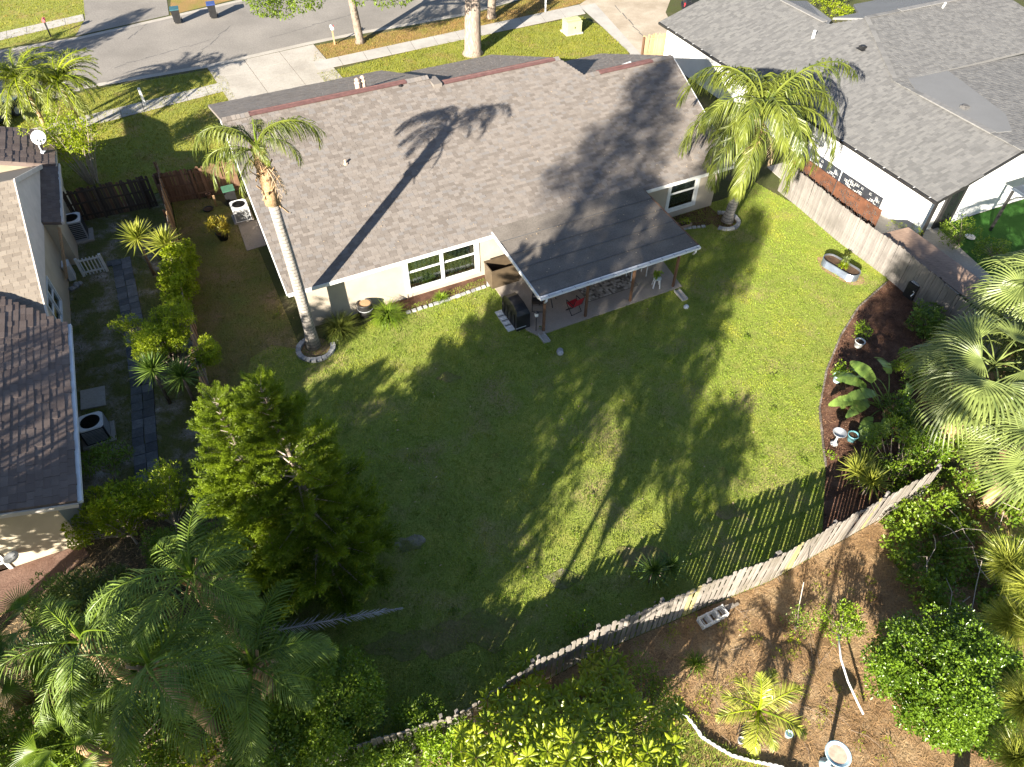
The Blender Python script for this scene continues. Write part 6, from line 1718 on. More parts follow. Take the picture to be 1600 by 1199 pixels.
# white plastic stool with plant
p = HU(15.6, -3.95, .06); root = thing('stool', 'white plastic stool at the right end of the patio', 'stool', p)
mk(root, 'top', 'white', lambda b: b.lathe([(.15, .46), (.19, .48), (.19, .50), (0, .51)], tuple(p), 12))
for a in (.785, 2.356, 3.927, 5.498): mk(root, 'leg', 'white', lambda b: b.beam(p + Vector((math.cos(a) * .14, math.sin(a) * .14, .48)), p + Vector((math.cos(a) * .22, math.sin(a) * .22, 0)), .06, .03, up=Vector((math.cos(a), math.sin(a), 0))))
shrub('plant', 'small bright green plant sitting on the white plastic stool', 'plant', p + Vector((0, 0, .5)), [(p.x + R.uniform(-.1, .1), p.y + R.uniform(-.1, .1), .75 + R.uniform(-.05, .1), .10) for _ in range(5)], 1300, .13, .06, 'bright_leaf', r0=.015)
# white tray table with red bits
p = HU(15.2, -2.9, .06); root = thing('tray_table', 'white tray table holding faded red things by the patio end', 'table', p)
mk(root, 'tray', 'white', lambda b: (b.box(tuple(p + Vector((0, 0, .86))), (1.0, .55, .03), HROT), *[b.box(tuple(HU(15.2 + du, -2.9 + dv, .96)), (a_, b_, .07), HROT) for du, dv, a_, b_ in ((0, -.26, 1.0, .04), (0, .26, 1.0, .04), (-.48, 0, .04, .47), (.48, 0, .04, .47))]))
for du, dv in ((-.42, -.2), (.42, -.2), (.42, .2), (-.42, .2)): mk(root, 'leg', 'white', lambda b: b.beam(HU(15.2 + du, -2.9 + dv, .92), HU(15.2 + du, -2.9 + dv, .06), .04, .04))
mk(tag(link('red_box', None), 'faded red box lying in the white tray table', 'box'), 'box', 'pink', lambda b: b.box(tuple(HU(15.1, -2.95, .985)), (.5, .25, .09), HROT))
# patterned outdoor rug
rug = M_pieces('patterned_rug', [(0, (0.10, 0.085, 0.07)), (.5, (0.30, 0.26, 0.21)), (1, (0.52, 0.47, 0.40))], wear=.1)
root = thing('rug', 'beige and dark patterned rug on the patio slab', 'rug', HU(13.5, -2.6, .06))
def rugm(b):
    for i in range(26):
        for j in range(16):
            s = .5 + .5 * math.sin(i * 1.3) * math.cos(j * 1.1)
            b.add([HU(12.3 + i * .1, -3.5 + j * .13, .068), HU(12.3 + i * .1 + .1, -3.5 + j * .13, .068), HU(12.3 + i * .1 + .1, -3.5 + j * .13 + .13, .068), HU(12.3 + i * .1, -3.5 + j * .13 + .13, .068)], [(0, 1, 2, 3)])
mk(root, 'pattern', rug, rugm)
mk(root, 'backing', 'box_brown', lambda b: b.slab([HU(u, v, .066) for u, v in ((12.28, -3.52), (14.92, -3.52), (14.92, -1.4), (12.28, -1.4))], .006))
# splash blocks, stones
def splash(label, a, c):
    root = thing('splash_block', label, 'splash block', a, 'splash blocks below the patio spouts'); d = c - a; rz = math.atan2(d.y, d.x); n = Vector((-math.sin(rz), math.cos(rz), 0)); L = d.length
    mk(root, 'base', 'walk', lambda b: b.beam(a + Vector((0, 0, .025)), c + Vector((0, 0, .025)), .30, .05))
    for s in (-1, 1): mk(root, 'side', 'walk', lambda b: b.beam(a + n * s * .13 + Vector((0, 0, .08)), c + n * s * .13 + Vector((0, 0, .07)), .05, .07))
splash('pale splash block at the left front corner of the patio', P(845, 523), P(855, 536)); splash('pale splash block at the right front corner of the patio', P(1057, 455), P(1070, 470))
def rock(label, p, s, n=3, m='stone'):
    root = thing('rock', label, 'rock', p)
    for i in range(n):
        q = p + Vector((R.uniform(-s, s) * .5, R.uniform(-s, s) * .5, .03)); mk(root, 'stone', m, lambda b: b.lathe([(0, -.05), (s * .55, -.03), (s * .6, .04), (s * .4, .10), (0, .12)], tuple(q), 7, rz=R.uniform(0, 3), sx=R.uniform(.7, 1.2)))
rock('pale flat rock on the grass below the left splash block', P(873, 551), .24); rock('white round rock below the right splash block', P(1075, 482), .2, 1, 'white')
# hanging basket and planter by the right window
b0 = HU(20.9, .15, 0); root = thing('hanging_ball', 'red glass ball hanging from the eave beside the right palm', 'feeder', HU(22.3, -.1, 2.3))
p = P(1161, 266, 1.6); root.location = p
mk(root, 'ball', 'red', lambda b: b.lathe([(0, -.17), (.11, -.12), (.17, 0), (.11, .12), (0, .17)], tuple(p), 14), True); mk(root, 'cord', 'black_metal', lambda b: b.tube([p + Vector((0, 0, .16)), p + Vector((0, 0, .75))], .008, 5)); mk(root, 'hook', 'black_metal', lambda b: b.tube([p + Vector((0, 0, .75)), p + Vector((.05, .3, .82)), p + Vector((.1, .55, .7))], .012, 5)); mk(root, 'pole', 'black_metal', lambda b: b.tube([p + Vector((.1, .55, .7)), Vector((p.x + .1, p.y + .55, 0))], .016, 5))
p = HU(19.6, -.55, 0); root = thing('planter', 'small weathered wooden planter in the bed under the right window', 'planter', p)
mk(root, 'box', 'deck', lambda b: [b.box(tuple(HU(19.6 + u, -.55 + v, .13)), (a_, c_, .24), HROT) for u, v, a_, c_ in ((0, -.18, .7, .03), (0, .18, .7, .03), (-.335, 0, .03, .33), (.335, 0, .03, .33))]); mk(root, 'soil', 'soil', lambda b: b.box(tuple(HU(19.6, -.55, .1)), (.63, .32, .16), HROT))
shrub('plant', 'yellow flowering plant growing in the small wooden planter', 'plant', p + Vector((0, 0, .2)), [(p.x + R.uniform(-.2, .2), p.y + R.uniform(-.15, .15), .38, .10) for _ in range(7)], 1100, .09, .04, 'yellow_leaf', r0=.01)
# oval galvanised raised bed
c = P(1311, 424); root = thing('raised_bed', 'oval galvanised metal raised bed on the sunny lawn', 'planter', c)
ra = math.atan2((P(1343, 444) - P(1282, 408)).y, (P(1343, 444) - P(1282, 408)).x); Lb, rb = .58, .36
def stadium(n=12, r=rb):
    o = []
    for k in range(n + 1): a = -math.pi / 2 + math.pi * k / n; o.append((Lb + r * math.cos(a), r * math.sin(a)))
    for k in range(n + 1): a = math.pi / 2 + math.pi * k / n; o.append((-Lb + r * math.cos(a), r * math.sin(a)))
    return o
def band(b):
    pr = [(rb, .0), (rb, .02)] 
    zs = [0.0] + [.02 + k * .018 for k in range(20)]
    prof = [(rb + (.010 if k % 2 else 0), z) for k, z in enumerate(zs)] + [(rb + .02, .385), (rb + .02, .40), (rb - .015, .40), (rb - .015, .30)]
    vs = []; n = None
    for r, z in prof:
        s = stadium(12, r); n = len(s)
        for x, y in s: vs.append((c.x + x * math.cos(ra) - y * math.sin(ra), c.y + x * math.sin(ra) + y * math.cos(ra), z))
    b.add(vs, [(i * n + k, i * n + (k + 1) % n, (i + 1) * n + (k + 1) % n, (i + 1) * n + k) for i in range(len(prof) - 1) for k in range(n)])
mk(root, 'wall', 'galv', band)
mk(root, 'soil', 'soil', lambda b: b.poly([(c.x + x * math.cos(ra) - y * math.sin(ra), c.y + x * math.sin(ra) + y * math.cos(ra), .31 + R.uniform(0, .02)) for x, y in stadium(12, rb - .014)]))
shrub('plant', 'pale leaved seedling growing in the oval raised bed', 'plant', c + Vector((.15, .05, .3)), [(c.x + .15 + R.uniform(-.2, .2), c.y + .1 + R.uniform(-.1, .2), .62 + R.uniform(-.1, .1), .12) for _ in range(6)], 700, .14, .05, 'sabal_leaf', r0=.015)
grass_clump('dry yellow tuft growing in the oval raised bed', c + Vector((.05, -.05, .3)), .2, .35, 110, LEAF['yellow_leaf'], None)
sheet('bare_patch', [c + Vector((math.cos(a) * (1.25 + .18 * math.sin(a * 3)) * math.cos(ra) - math.sin(a) * .62 * math.sin(ra), math.cos(a) * 1.25 * math.sin(ra) + math.sin(a) * (.62 + .1 * math.cos(a * 2)) * math.cos(ra), 0)) for a in [k * .3307 for k in range(19)]], .020, MT['straw'])
# black compost tumbler at the fence
p = P(1424, 466); root = thing('compost_bin', 'black box shaped compost bin with pale lid against the grey fence', 'bin', p)
mk(root, 'body', 'black', lambda b: b.box(tuple(p + Vector((0, .1, .42))), (.55, .5, .75), .5)); mk(root, 'lid', 'grey', lambda b: b.box(tuple(p + Vector((.03, .12, .82))), (.45, .4, .05), .5)); mk(root, 'brace', 'white_metal', lambda b: (b.beam(p + Vector((-.25, -.24, .3)), p + Vector((.0, -.14, .6)), .04, .02), b.beam(p + Vector((-.25, -.24, .6)), p + Vector((.0, -.14, .3)), .04, .02)))
# pots and birdbath in the mulch bed
pot('white pot half in the shade at the mulch edge', P(1340, 542), .20, .34, 'white'); pot('pale pot by the bird of paradise at the mulch edge', P(1307, 596), .20, .36, 'pale_blue'); pot('teal glazed pot beside the birdbath', P(1329, 688), .19, .34, 'teal')
def birdbath(label, p, h, r, m, lean=Vector((0, 0, 0)), base=True, grp=None):
    root = thing('birdbath', label, 'birdbath', p, grp)
    mk(root, 'pedestal', m, lambda b: b.lathe([(r * .55, 0), (r * .58, .06), (r * .2, .14), (r * .16, h * .6), (r * .24, h - .08)], tuple(p), 14), True)
    mk(root, 'bowl', m, lambda b: b.lathe([(r * .24, h - .08), (r * .7, h - .05), (r, h + .05), (r * 1.02, h + .07), (r * .92, h + .06), (r * .6, h + .0), (0, h - .02)], tuple(p), 20), True)
    return root
birdbath('small grey birdbath on the mulch at the lawn edge', P(1303, 694), .62, .25, 'grey')
bb = birdbath('pale blue pedestal birdbath with reddish dry bowl at the bottom', P(1290, 1196), .95, .33, 'pale_blue')
mk(bb, 'bowl_lining', 'terra_pale', lambda b: b.lathe([(.24, .975), (.12, .965), (0, .96)], tuple(P(1290, 1196)), 16))
# white pipes
def pipe(label, pts, r, name='pvc_pipe', m='white'):
    root = thing(name, label, 'pipe', pts[0]); mk(root, 'pipe', m, lambda b: b.tube(pts, r, 7), True); return root
pipe('thin white plastic pipe bending down from the bright round bush', [P(1310, 993, .7), P(1314, 1030, .62), P(1325, 1065, .5), P(1340, 1098, .35), P(1349, 1116, .2)], .03)
ed = thing('bed_edging', 'white scalloped edging curving through the grass at the bottom', 'edging', P(1060, 1115))
el = PP((1056, 1112), (1075, 1125), (1088, 1142), (1095, 1153), (1118, 1168), (1142, 1182), (1170, 1190), (1215, 1199), (1260, 1215)); qs = []
for a, b_ in zip(el[:-1], el[1:]):
    n = max(1, int((b_ - a).length / .13))
    for k in range(n): qs.append((a.lerp(b_, (k + .5) / n), (b_ - a).length / n, math.atan2((b_ - a).y, (b_ - a).x)))
for q, L, a in qs: mk(ed, 'scallop', 'white', lambda b: (b.box((q.x, q.y, .06), (L * .94, .04, .12), a), b.lathe([(.0, -.02), (L * .47, -.02), (L * .47, .02), (0, .02)], (q.x, q.y, .12), 8, sx=1.0, sy=.45, rz=a)))
# white wire crates, boards and oddments in the straw
def crate(label, p, rz):
    root = thing('crate', label, 'crate', p, 'white crates by the picket fence'); cr, sr = math.cos(rz), math.sin(rz)
    def body(b):
        for z in (.02, .13, .24):
            for dx, dy, sx, sy in ((0, -.15, .34, .025), (0, .15, .34, .025), (-.16, 0, .025, .275), (.16, 0, .025, .275)): b.box((p.x + dx * cr - dy * sr, p.y + dx * sr + dy * cr, z), (sx, sy, .035), rz)
        for dx, dy in ((-.16, -.15), (.16, -.15), (.16, .15), (-.16, .15)): b.box((p.x + dx * cr - dy * sr, p.y + dx * sr + dy * cr, .14), (.035, .035, .28), rz)
        for k in range(3): X = -.1 + .1 * k; b.box((p.x + X * cr, p.y + X * sr, .022), (.03, .27, .02), rz)
    mk(root, 'frame', 'white', body)
crate('white plastic crate in the straw, nearest the leaning picket fence end', P(1100, 974), .45); crate('white plastic crate in the middle of the row of three', P(1112, 968), .45); crate('white plastic crate at the right, beside the loose boards', P(1124, 961), .45)
for lab, a, c in (('loose pale board lying beside the white crates, the longer', P(1134, 953, .05), P(1154, 943, .05)), ('loose pale board by the white crates, the shorter', P(1132, 949, .08), P(1146, 944, .08))):
    mk(tag(link('board', None), lab, 'board', 'loose boards by the crates'), 'plank', 'picket_pale', lambda b: b.beam(a, c, .09, .03))
pot('small clear grey jar in the straw left of the young palm', P(1156, 1160), .09, .2, 'grey', False); pot('small pale jar standing in the straw below the young palm', P(1230, 1150), .10, .2, 'pale_blue', False)
pipe('thin dark rod stuck in the straw beside the small jar', [P(1150, 1150), P(1150, 1150) + Vector((.05, .05, 1.1))], .012, 'rod', 'black_metal')
pipe('long thin grey stick standing by the thin green bush', [P(1245, 965), P(1245, 965) + Vector((-.3, .2, 1.9))], .014, 'stick', 'bark_pale')
for px, py, rx, ry in ((640, 850, .55, .3), (690, 1000, 1.0, .5), (760, 985, .9, .6), (880, 905, .6, .3), (620, 1010, .8, .4), (1000, 870, .8, .4), (1140, 800, .5, .3), (700, 590, .5, .25)):
    c0 = P(px, py); sheet('bare_patch', [c0 + Vector((math.cos(a) * rx * (1 + .25 * math.sin(a * 3 + px)), math.sin(a) * ry * (1 + .3 * math.cos(a * 4 + py)), 0)) for a in [k * .3307 for k in range(19)]], .020 + (px % 97) * 1e-4, MT['side_yard'] if px in (640, 880) else MT['worn_lawn'])
SOILBED = PP((60, 940), (128, 853), (180, 800), (335, 800), (420, 960), (470, 1199), (-40, 1240), (-60, 985))
sheet('leaf_litter_bed', SOILBED, .011, MT['humus'])
blades('leaf_litter', SOILBED, 120, .22, .014, G_STRAW, flat=True)
rt = random.Random(21)
tw = thing('fallen_twigs', 'scattered fallen twigs and dry sticks on the pine straw', 'twigs', P(1150, 1050)); mb = MB()
for i in range(70):
    a = P(rt.uniform(930, 1400), rt.uniform(900, 1199), .02)
    if not in_poly(np.array([a.x]), np.array([a.y]), STRAW)[0]: continue
    t = rt.uniform(0, 6.28); L = rt.uniform(.25, 1.1); e = a + Vector((math.cos(t) * L, math.sin(t) * L, rt.uniform(0, .12))); m_ = a.lerp(e, .5) + Vector((rt.uniform(-.08, .08), rt.uniform(-.08, .08), .03))
    mb.tube([a, m_, e], [.008, .006, .003], 4)
tw_o = mb.build('sticks', MT['bark'], tw); tw_o['kind'] = 'stuff'; tw['kind'] = 'stuff'
WEED = [(rt.uniform(940, 1400), rt.uniform(880, 1199)) for _ in range(150)]
wc = []
for px, py in WEED:
    a = P(px, py, .06)
    if in_poly(np.array([a.x]), np.array([a.y]), STRAW)[0] and math.sin(px * .03) * math.sin(py * .035) > -.2: wc.append((a.x, a.y, .06, rt.uniform(.06, .16)))
o = foliage(wc, 900, .10, .02, LEAF['yellow_leaf'], 'low_weeds'); o['kind'] = 'stuff'
# ------------------------------------------------------------------ street side
def bin_(label, p, m_lid, m_body, rz):
    root = thing('wheelie_bin', label, 'bin', p, 'wheelie bins on the far kerb')
    cr, sr = math.cos(rz), math.sin(rz)
    def body(b):
        vs = []
        for s, z in ((.44, .06), (.60, 1.0)):
            for x, y in ((-1, -1), (1, -1), (1, 1), (-1, 1)): X, Y = x * s / 2, y * s * .62; vs.append((p.x + X * cr - Y * sr, p.y + X * sr + Y * cr, z))
        b.add(vs, [(3, 2, 1, 0), (4, 5, 6, 7), (0, 1, 5, 4), (1, 2, 6, 5), (2, 3, 7, 6), (3, 0, 4, 7)])
    mk(root, 'body', m_body, body); mk(root, 'lid', m_lid, lambda b: b.box((p.x, p.y, 1.045), (.64, .80, .07), rz))
    for s in (-1, 1): mk(root, 'wheel', 'black', lambda b: b.tube([(p.x + s * .26 * cr - .3 * sr, p.y + s * .26 * sr + .3 * cr, .13), (p.x + s * .31 * cr - .3 * sr, p.y + s * .31 * sr + .3 * cr, .13)], .13, 12))
    mk(root, 'handle', m_body, lambda b: b.tube([(p.x - .25 * cr - .44 * sr, p.y - .25 * sr + .44 * cr, 1.0), (p.x + .25 * cr - .44 * sr, p.y + .25 * sr + .44 * cr, 1.0)], .02, 6))
bin_('dark wheelie bin with teal side on the kerb, next to the driveway', P(279, 36), 'teal_dark', 'black', .35); bin_('blue lidded wheelie bin standing under the trees on the kerb', P(335, 28), 'blue', 'black', .35)
def post_thing(name, label, cat, p, h, w, m, head=None):
    root = thing(name, label, cat, p); mk(root, 'post', m, lambda b: b.box(tuple(p + Vector((0, 0, h / 2))), (w, w, h), .4))
    if head: mk(root, head[0], head[1], head[2])
    return root
p = P(227, 165); post_thing('white_post', 'short white post standing beside the sidewalk on the lawn', 'post', p, 1.05, .15, 'white', ('cap', 'white', lambda b: b.lathe([(.12, 1.05), (.12, 1.1), (0, 1.16)], tuple(p), 4, rz=.4 + .785)))
def mailbox(label, p, h, m_post, m_box, L=.5):
    root = thing('mailbox', label, 'mailbox', p); mk(root, 'post', m_post, lambda b: b.box(tuple(p + Vector((0, 0, h / 2))), (.1, .1, h), .4))
    def box(b):
        d = Vector((-.35, .93, 0)); s = Vector((.93, .35, 0)); n = 8; vs = []
        for e in (-L / 2, L / 2):
            for k in range(n + 1): a = math.pi * k / n; vs.append(p + d * e + s * math.cos(a) * .1 + Vector((0, 0, h + .12 + math.sin(a) * .1)))
            vs += [p + d * e - s * .1 + Vector((0, 0, h)), p + d * e + s * .1 + Vector((0, 0, h))]
        k = n + 3; b.add(vs, [tuple(range(k - 1, -1, -1)), tuple(range(k, 2 * k))] + [(i, (i + 1) % k, (i + 1) % k + k, i + k) for i in range(k)])
    mk(root, 'box', m_box, box); mk(root, 'flag', 'red', lambda b: b.box(tuple(p + Vector((.13, .05, h + .2))), (.02, .14, .08), .4))
mailbox('white mailbox on a tan post where the driveway meets the street', P(523, 70), 1.1, 'board_tan', 'white'); mailbox('faded red mailbox on a black post across the street', P(80, 58), 1.1, 'black_metal', 'pink', .45)
p = P(852, 19); post_thing('white_stake', 'thin white stake in the shade beside the sidewalk', 'post', p, 1.0, .1, 'white')
# transformer cabinet
p = P(893, 51); root = thing('utility_cabinet', 'pale green utility cabinet on the sunny front lawn', 'cabinet', p)
mk(root, 'pad', 'walk', lambda b: b.box(tuple(p + Vector((0, 0, .05))), (1.35, 1.15, .12), .42)); mk(root, 'body', 'box_green', lambda b: b.box(tuple(p + Vector((0, 0, .48))), (1.15, .95, .75), .42))
mk(root, 'lid', 'box_green', lambda b: (b.box(tuple(p + Vector((0, 0, .885))), (1.2, 1.0, .06), .42), b.box(tuple(p + Vector((0, .15, .935))), (1.16, .55, .05), .42)))
mk(root, 'lock', 'black_metal', lambda b: b.box(tuple(p + Vector((.2, -.44, .5))), (.06, .05, .12), .42))
# cars
def car(label, c, rz, m, L=4.7, Wd=1.85, H=1.72, suv=True):
    root = thing('parked_car', label, 'car', c); cr, sr = math.cos(rz), math.sin(rz)
    T = lambda x, y, z: Vector((c.x + x * cr - y * sr, c.y + x * sr + y * cr, z))
    prof = [(-L / 2, .35), (-L / 2, .75), (-L / 2 + .12, .98), (-L / 2 + .1, 1.02), (L / 2 - 1.25, 1.0), (L / 2 - .15, .86), (L / 2, .62), (L / 2, .33)]
    cab = [(-L / 2 + .12, 1.0), (-L / 2 + .45, H - .06), (-L / 2 + .8, H), (L / 2 - 2.15, H), (L / 2 - 1.85, H - .08), (L / 2 - 1.15, 1.0)]
    def ext(b, pr, w0, w1f):
        n = len(pr); vs = []
        for s in (-1, 1):
            for x, z in pr: vs.append(T(x, s * (w0 - w1f(z)) / 2, z))
        b.add(vs, [tuple(range(n)), tuple(range(2 * n - 1, n - 1, -1))] + [(i, i + n, (i + 1) % n + n, (i + 1) % n) for i in range(n)])
    mk(root, 'body', m, lambda b: ext(b, prof, Wd, lambda z: .12 if z > .9 else .0))
    mk(root, 'cabin', m, lambda b: ext(b, cab, Wd - .12, lambda z: .34 * (z - 1.0) / (H - 1.0)))
    def side_glass(x0, x1, x2, x3, s, name='window'):
        f = lambda z: (Wd - .12 - .34 * (z - 1) / (H - 1)) / 2 + .006
        mk(root, name, 'glass', lambda b: b.add([T(x0, s * f(1.06), 1.06), T(x1, s * f(1.06), 1.06), T(x2, s * f(H - .12), H - .12), T(x3, s * f(H - .12), H - .12), T(x0, s * (f(1.06) - .01), 1.06), T(x1, s * (f(1.06) - .01), 1.06), T(x2, s * (f(H - .12) - .01), H - .12), T(x3, s * (f(H - .12) - .01), H - .12)], [(0, 1, 2, 3), (7, 6, 5, 4), (0, 4, 5, 1), (1, 5, 6, 2), (2, 6, 7, 3), (3, 7, 4, 0)]))
    for s in (-1, 1):
        side_glass(-L / 2 + .4, -L / 2 + 1.2, -L / 2 + 1.2, -L / 2 + .62, s); side_glass(-L / 2 + 1.28, -L / 2 + 2.2, -L / 2 + 2.2, -L / 2 + 1.28, s); side_glass(-L / 2 + 2.28, L / 2 - 1.3, L / 2 - 1.95, -L / 2 + 2.28, s)
        mk(root, 'headlight', 'white_metal', lambda b: b.box(tuple(T(L / 2 - .06, s * .66, .72)), (.14, .34, .12), rz)); mk(root, 'tail_light', 'red', lambda b: b.box(tuple(T(-L / 2 + .04, s * .76, .85)), (.1, .2, .25), rz)); mk(root, 'mirror', m, lambda b: b.box(tuple(T(L / 2 - 1.45, s * (Wd / 2 + .08), 1.05)), (.12, .18, .14), rz))
        for x in (-L / 2 + .85, L / 2 - .85):
            wh = mk(root, 'wheel', 'black', lambda b: b.tube([T(x, s * (Wd / 2 - .2), .34), T(x, s * (Wd / 2 + .02), .34)], .34, 18)); mk(wh, 'rim', 'grey', lambda b: b.tube([T(x, s * (Wd / 2 + .018), .34), T(x, s * (Wd / 2 + .03), .34)], .21, 12))
    hw = (Wd - .2) / 2
    mk(root, 'windscreen', 'glass', lambda b: b.add([T(L / 2 - 1.2, -hw + .02, 1.05), T(L / 2 - 1.2, hw - .02, 1.05), T(L / 2 - 1.8, hw - .16, H - .09), T(L / 2 - 1.8, -hw + .16, H - .09)], [(0, 1, 2, 3)]))
    mk(root, 'rear_window', 'glass', lambda b: b.add([T(-L / 2 + .15, hw - .05, 1.08), T(-L / 2 + .15, -hw + .05, 1.08), T(-L / 2 + .43, -hw + .16, H - .13), T(-L / 2 + .43, hw - .16, H - .13)], [(0, 1, 2, 3)]))
    mk(root, 'bumper', 'black', lambda b: (b.box(tuple(T(L / 2 + .02, 0, .42)), (.1, Wd - .1, .2), rz), b.box(tuple(T(-L / 2 - .02, 0, .45)), (.1, Wd - .1, .22), rz)))
cc = P(1110, 25); car('dark sport utility car parked beyond the white house', Vector((cc.x + .2, cc.y + .4, 0)), math.radians(-5), 'car_dark')
cc = P(10, 197); car('dark blue car half hidden by the palms at the left edge', Vector((cc.x - 1.0, cc.y, 0)), math.radians(80), 'car_blue', H=1.5)
# red bin and oddments between the houses
p = P(1064, 100); root = thing('red_tub', 'red round tub beside the white house wall behind the roof', 'tub', p)
mk(root, 'tub', 'red', lambda b: b.lathe([(.38, 0), (.48, .7), (.52, .72), (.5, .76), (.44, .7), (0, .2)], tuple(p), 18), True)
p = P(1072, 90); root = thing('grey_bin', 'narrow grey bin next to the orange fence panel', 'bin', p); mk(root, 'body', 'black', lambda b: b.box(tuple(p + Vector((0, 0, .5))), (.5, .6, 1.0), .4)); mk(root, 'lid', 'grey', lambda b: b.box(tuple(p + Vector((0, 0, 1.03))), (.55, .66, .06), .4))
# neighbour's garden
p = P(1425, 340, 0); root = thing('patio_chair', 'white round backed chair with black legs by the white wall', 'chair', p)
mk(root, 'seat', 'white', lambda b: b.lathe([(.24, .42), (.27, .45), (.25, .48), (0, .47)], tuple(p), 14)); mk(root, 'backrest', 'white', lambda b: b.tube([p + Vector((0, .24, .86)), p + Vector((0, .28, .865))], .25, 14))
for a in (.785, 2.356, 3.927, 5.498): mk(root, 'leg', 'black_metal', lambda b: b.tube([p + Vector((math.cos(a) * .18, math.sin(a) * .18, .43)), p + Vector((math.cos(a) * .25, math.sin(a) * .25, 0))], .018, 6))
mk(root, 'back_support', 'black_metal', lambda b: b.tube([p + Vector((0, .22, .44)), p + Vector((0, .28, .72))], .02, 6))
pg0 = RH(4.6, -.6, 0); root = thing('pergola', 'slate blue ribbed metal pergola roof over the artificial turf', 'pergola', pg0)
def PG(u, v, z): return RH(4.3 + u, -3.4 + v, z)
mk(root, 'roof', 'slate_metal', lambda b: b.slab([PG(0, 0, 2.3), PG(4.5, 0, 2.3), PG(4.5, 2.9, 2.4), PG(0, 2.9, 2.4)], .06))
for k in range(8): mk(root, 'rib', 'slate_metal', lambda b: b.beam(PG(.1 + k * .61, .05, 2.32), PG(.1 + k * .61, 2.85, 2.42), .05, .05))
for u, v in ((.1, .1), (.1, 2.8), (4.4, .1), (4.4, 2.8)): mk(root, 'post', 'black_metal', lambda b: b.beam(PG(u, v, 0), PG(u, v, 2.26), .11, .11))
mk(root, 'arch_brace', 'black_metal', lambda b: [b.tube([PG(.1, v, 1.7), PG(.25, v + s * .25, 2.05), PG(.1, v + s * .6, 2.25)], .03, 6) for v, s in ((.1, 1), (2.8, -1))])
p = P(1515, 372); root = thing('garden_tray', 'small white tray on the path by the green shrub', 'tray', p); mk(root, 'tray', 'white', lambda b: b.lathe([(.16, 0), (.24, .08), (.26, .08), (.2, .02), (0, .02)], tuple(p), 12))

rc = random.Random(31); cc_ = []
for i in range(110):
    a = P(rc.uniform(420, 1380), rc.uniform(420, 1080), .03)
    if in_poly(np.array([a.x]), np.array([a.y]), BACK_LAWN)[0]: cc_ += [(a.x + rc.gauss(0, .12), a.y + rc.gauss(0, .12), .035, rc.uniform(.05, .13)) for _ in range(rc.randrange(2, 6))]
foliage(cc_[::2], 1500, .06, .035, LEAF['mid_leaf'], 'lawn_weeds')['kind'] = 'stuff'
foliage(cc_[1::2], 1100, .07, .02, LEAF['bright_leaf'], 'lawn_weeds')['kind'] = 'stuff'
lc = []
for i in range(260):
    u, v = rc.uniform(9.4, 17), rc.uniform(-4.2, .2)
    if rc.random() < .2: p = HU(u, v, pz(v) + .05)
    elif rc.random() < .5: u, v = rc.uniform(1, 22), rc.uniform(.2, 7); p = HU(u, v, roof_z(v) + .05)
    else: p = P(rc.uniform(450, 1300), rc.uniform(430, 1000), .06)
    lc.append(p)
v_, f_ = leaf_quads([tuple(p) for p in lc], np.column_stack([NR.normal(size=(len(lc), 2)), np.zeros(len(lc))]), np.tile([0, 0, 1.0], (len(lc), 1)), NR.uniform(.06, .13, len(lc)), NR.uniform(.03, .06, len(lc)))
tag(link('fallen_leaves', np_mesh('fallen_leaves', v_, f_, MT['dead'])), kind='stuff')
mb = MB()
for a, b_, n_ in (((180, 105), (330, 62), 9), ((60, 140), (150, 100), 6), ((420, 60), (560, 20), 8), ((300, 95), (360, 40), 7), ((640, 20), (700, -10), 5), ((200, 60), (240, 30), 5), ((960, 10), (1010, 60), 5)):
    for k in range(n_):
        p = P(a[0] + (b_[0] - a[0]) * k / n_, a[1] + (b_[1] - a[1]) * k / n_, .024 if a[0] > 900 else .009); q = P(a[0] + (b_[0] - a[0]) * (k + 1) / n_, a[1] + (b_[1] - a[1]) * (k + 1) / n_, p.z)
        p += Vector((rc.uniform(-.15, .15), rc.uniform(-.2, .2), 0)); w_ = rc.uniform(.02, .05); d = (q - p).normalized(); s_ = Vector((-d.y, d.x, 0)) * w_
        mb.add([p - s_, p + s_, q + s_ * .6, q - s_ * .6], [(3, 2, 1, 0)])
tag(mb.build('pavement_cracks', MT['cap_dark']), kind='stuff')
# ------------------------------------------------------------------ trees behind the camera that shade the lawn and the roof
def LAo(lat, along, z=0):
    s, c = math.sin(SUN_AZ), math.cos(SUN_AZ); return Vector((lat * c + along * s, -lat * s + along * c, z))
def shade_tree(label, lat, along, h, low, r, n, cr, seed, per=70, L=.32, W=.15, tip=None, trunk=.28, power=.8):
    base = LAo(lat, along); root = thing('shade_tree', label, 'tree', base); q = random.Random(seed); cl = []
    tipv = tip if tip is not None else lat
    for i in range(n):
        t = (i + .5) / n; z = low + (h - low) * t; rr = r * (1 - t) ** power * (.65 + .35 * min(1, t / .15)); a = q.uniform(0, 6.28); d = rr * q.random() ** .45
        ctr = LAo(lat + (tipv - lat) * t, along); cl.append((ctr.x + math.cos(a) * d, ctr.y + math.sin(a) * d, z + q.uniform(-.3, .3), cr * q.uniform(.6, 1.25) * (1 - .35 * t)))
    mb = MB(); top = LAo(tipv, along, h - 1); mb.tube([base, base.lerp(top, .5), top], [trunk, trunk * .7, .06], 8)
    for c in cl[::2]:
        c = Vector(c[:3]); t = max(.05, min(.95, (c.z - .6) / h)); mb.tube([base.lerp(top, t), c], [.05, .015], 4, cap=False)
    mb.build('trunk', MT['bark'], root, True); foliage(cl, per, L, W, LEAF['mid_leaf'], 'crown', root)
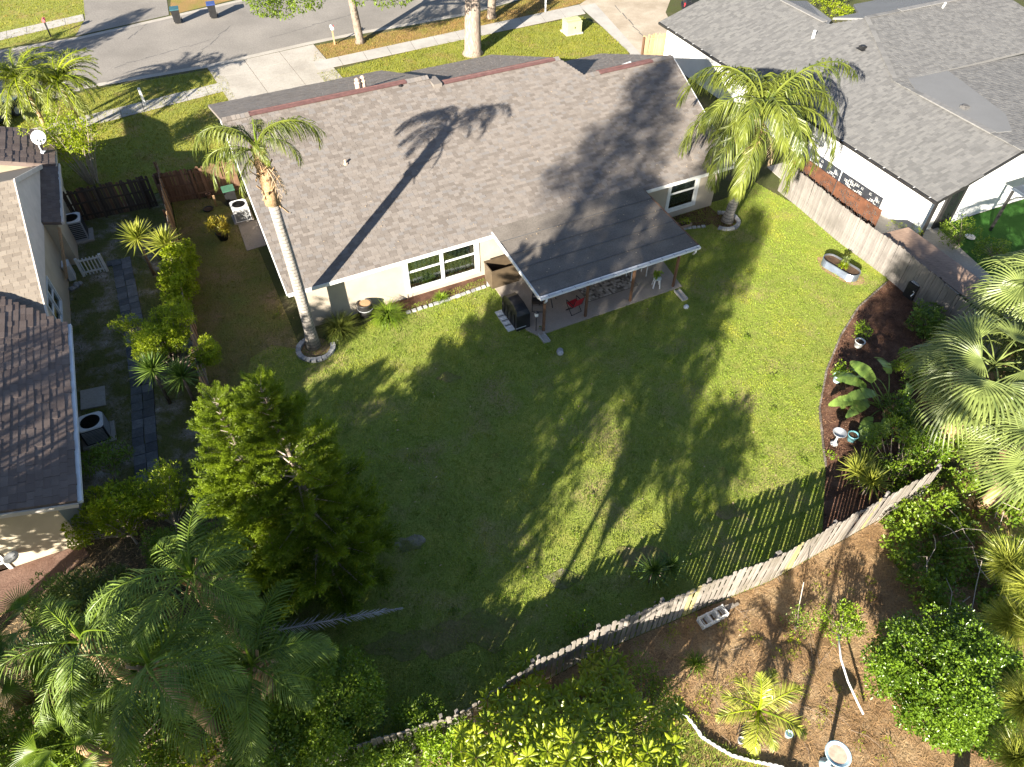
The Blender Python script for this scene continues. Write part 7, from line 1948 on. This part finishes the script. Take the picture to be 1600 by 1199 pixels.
# lat: sideways from the viewpoint across the sun's path; along: distance along it
EQ = math.tan(SUN_EL)
def hq(eq, along): return (eq - along) * EQ
shade_tree('tall dense tree behind the viewpoint', -8.7, -10, hq(36, -10), hq(3, -10), 2.1, 170, 1.0, 1, power=.25)
shade_tree('open tree with gaps in its crown behind the viewpoint', -6.0, -4, hq(23, -4), hq(7, -4), 1.5, 300, .30, 21, power=.2, L=.2, W=.11, trunk=.16)
shade_tree('tall narrow tree behind the viewpoint', -5.7, -16, hq(37, -16), hq(20, -16), 1.9, 120, .7, 23, power=.2, trunk=.16)
shade_tree('slim tree with a ragged crown behind the viewpoint', -3.7, -4, hq(34, -4), hq(17, -4), 1.35, 230, .40, 22, power=.25, trunk=.12, tip=-3.9)
shade_tree('very tall tree with a high crown behind the viewpoint', -10.2, -16, hq(51, -16), hq(33, -16), 2.7, 78, .72, 7, power=.7, trunk=.2, tip=-11.0)
shade_tree('slender tall tree behind the viewpoint', -5.9, -18, hq(46, -18), hq(31, -18), 2.0, 50, .55, 9, power=.4, trunk=.16, tip=-6.6)
shade_tree('small round tree behind the viewpoint', -1.2, -3, hq(19.8, -3), hq(16, -3), 1.6, 90, .36, 2, power=.3, trunk=.08)
shade_tree('broad tree behind the left house yard', -18.3, -4, hq(18.8, -4), hq(5, -4), 2.3, 100, .9, 4, power=.25)
shade_tree('taller tree behind the left house yard', -22.8, -6, hq(25.0, -6), hq(17.2, -6), 2.6, 80, .8, 14, power=.25)
shade_tree('low tree beside the broad one behind the left house', -14.3, -4, hq(14.2, -4), hq(5, -4), 2.2, 60, 1.0, 5, power=.3)
shade_tree('tree left of the far lawn', -54, 14, 9.0, 2.5, 4.5, 60, 1.2, 6)
shade_tree('palm like tree below the viewpoint', 3.9, -2, hq(36, -2), hq(23, -2), 1.5, 130, .5, 16, power=.3, trunk=.10)
shade_tree('open tree with a thin crown behind the left house', -22.4, -9, hq(16.4, -9), hq(7, -9), 2.3, 40, .5, 24, power=.2, trunk=.1)
shade_tree('thin young tree behind the viewpoint', -3.2, -4, hq(20, -4), hq(15.6, -4), 1.3, 80, .30, 25, power=.2, trunk=.07, L=.24, W=.12)
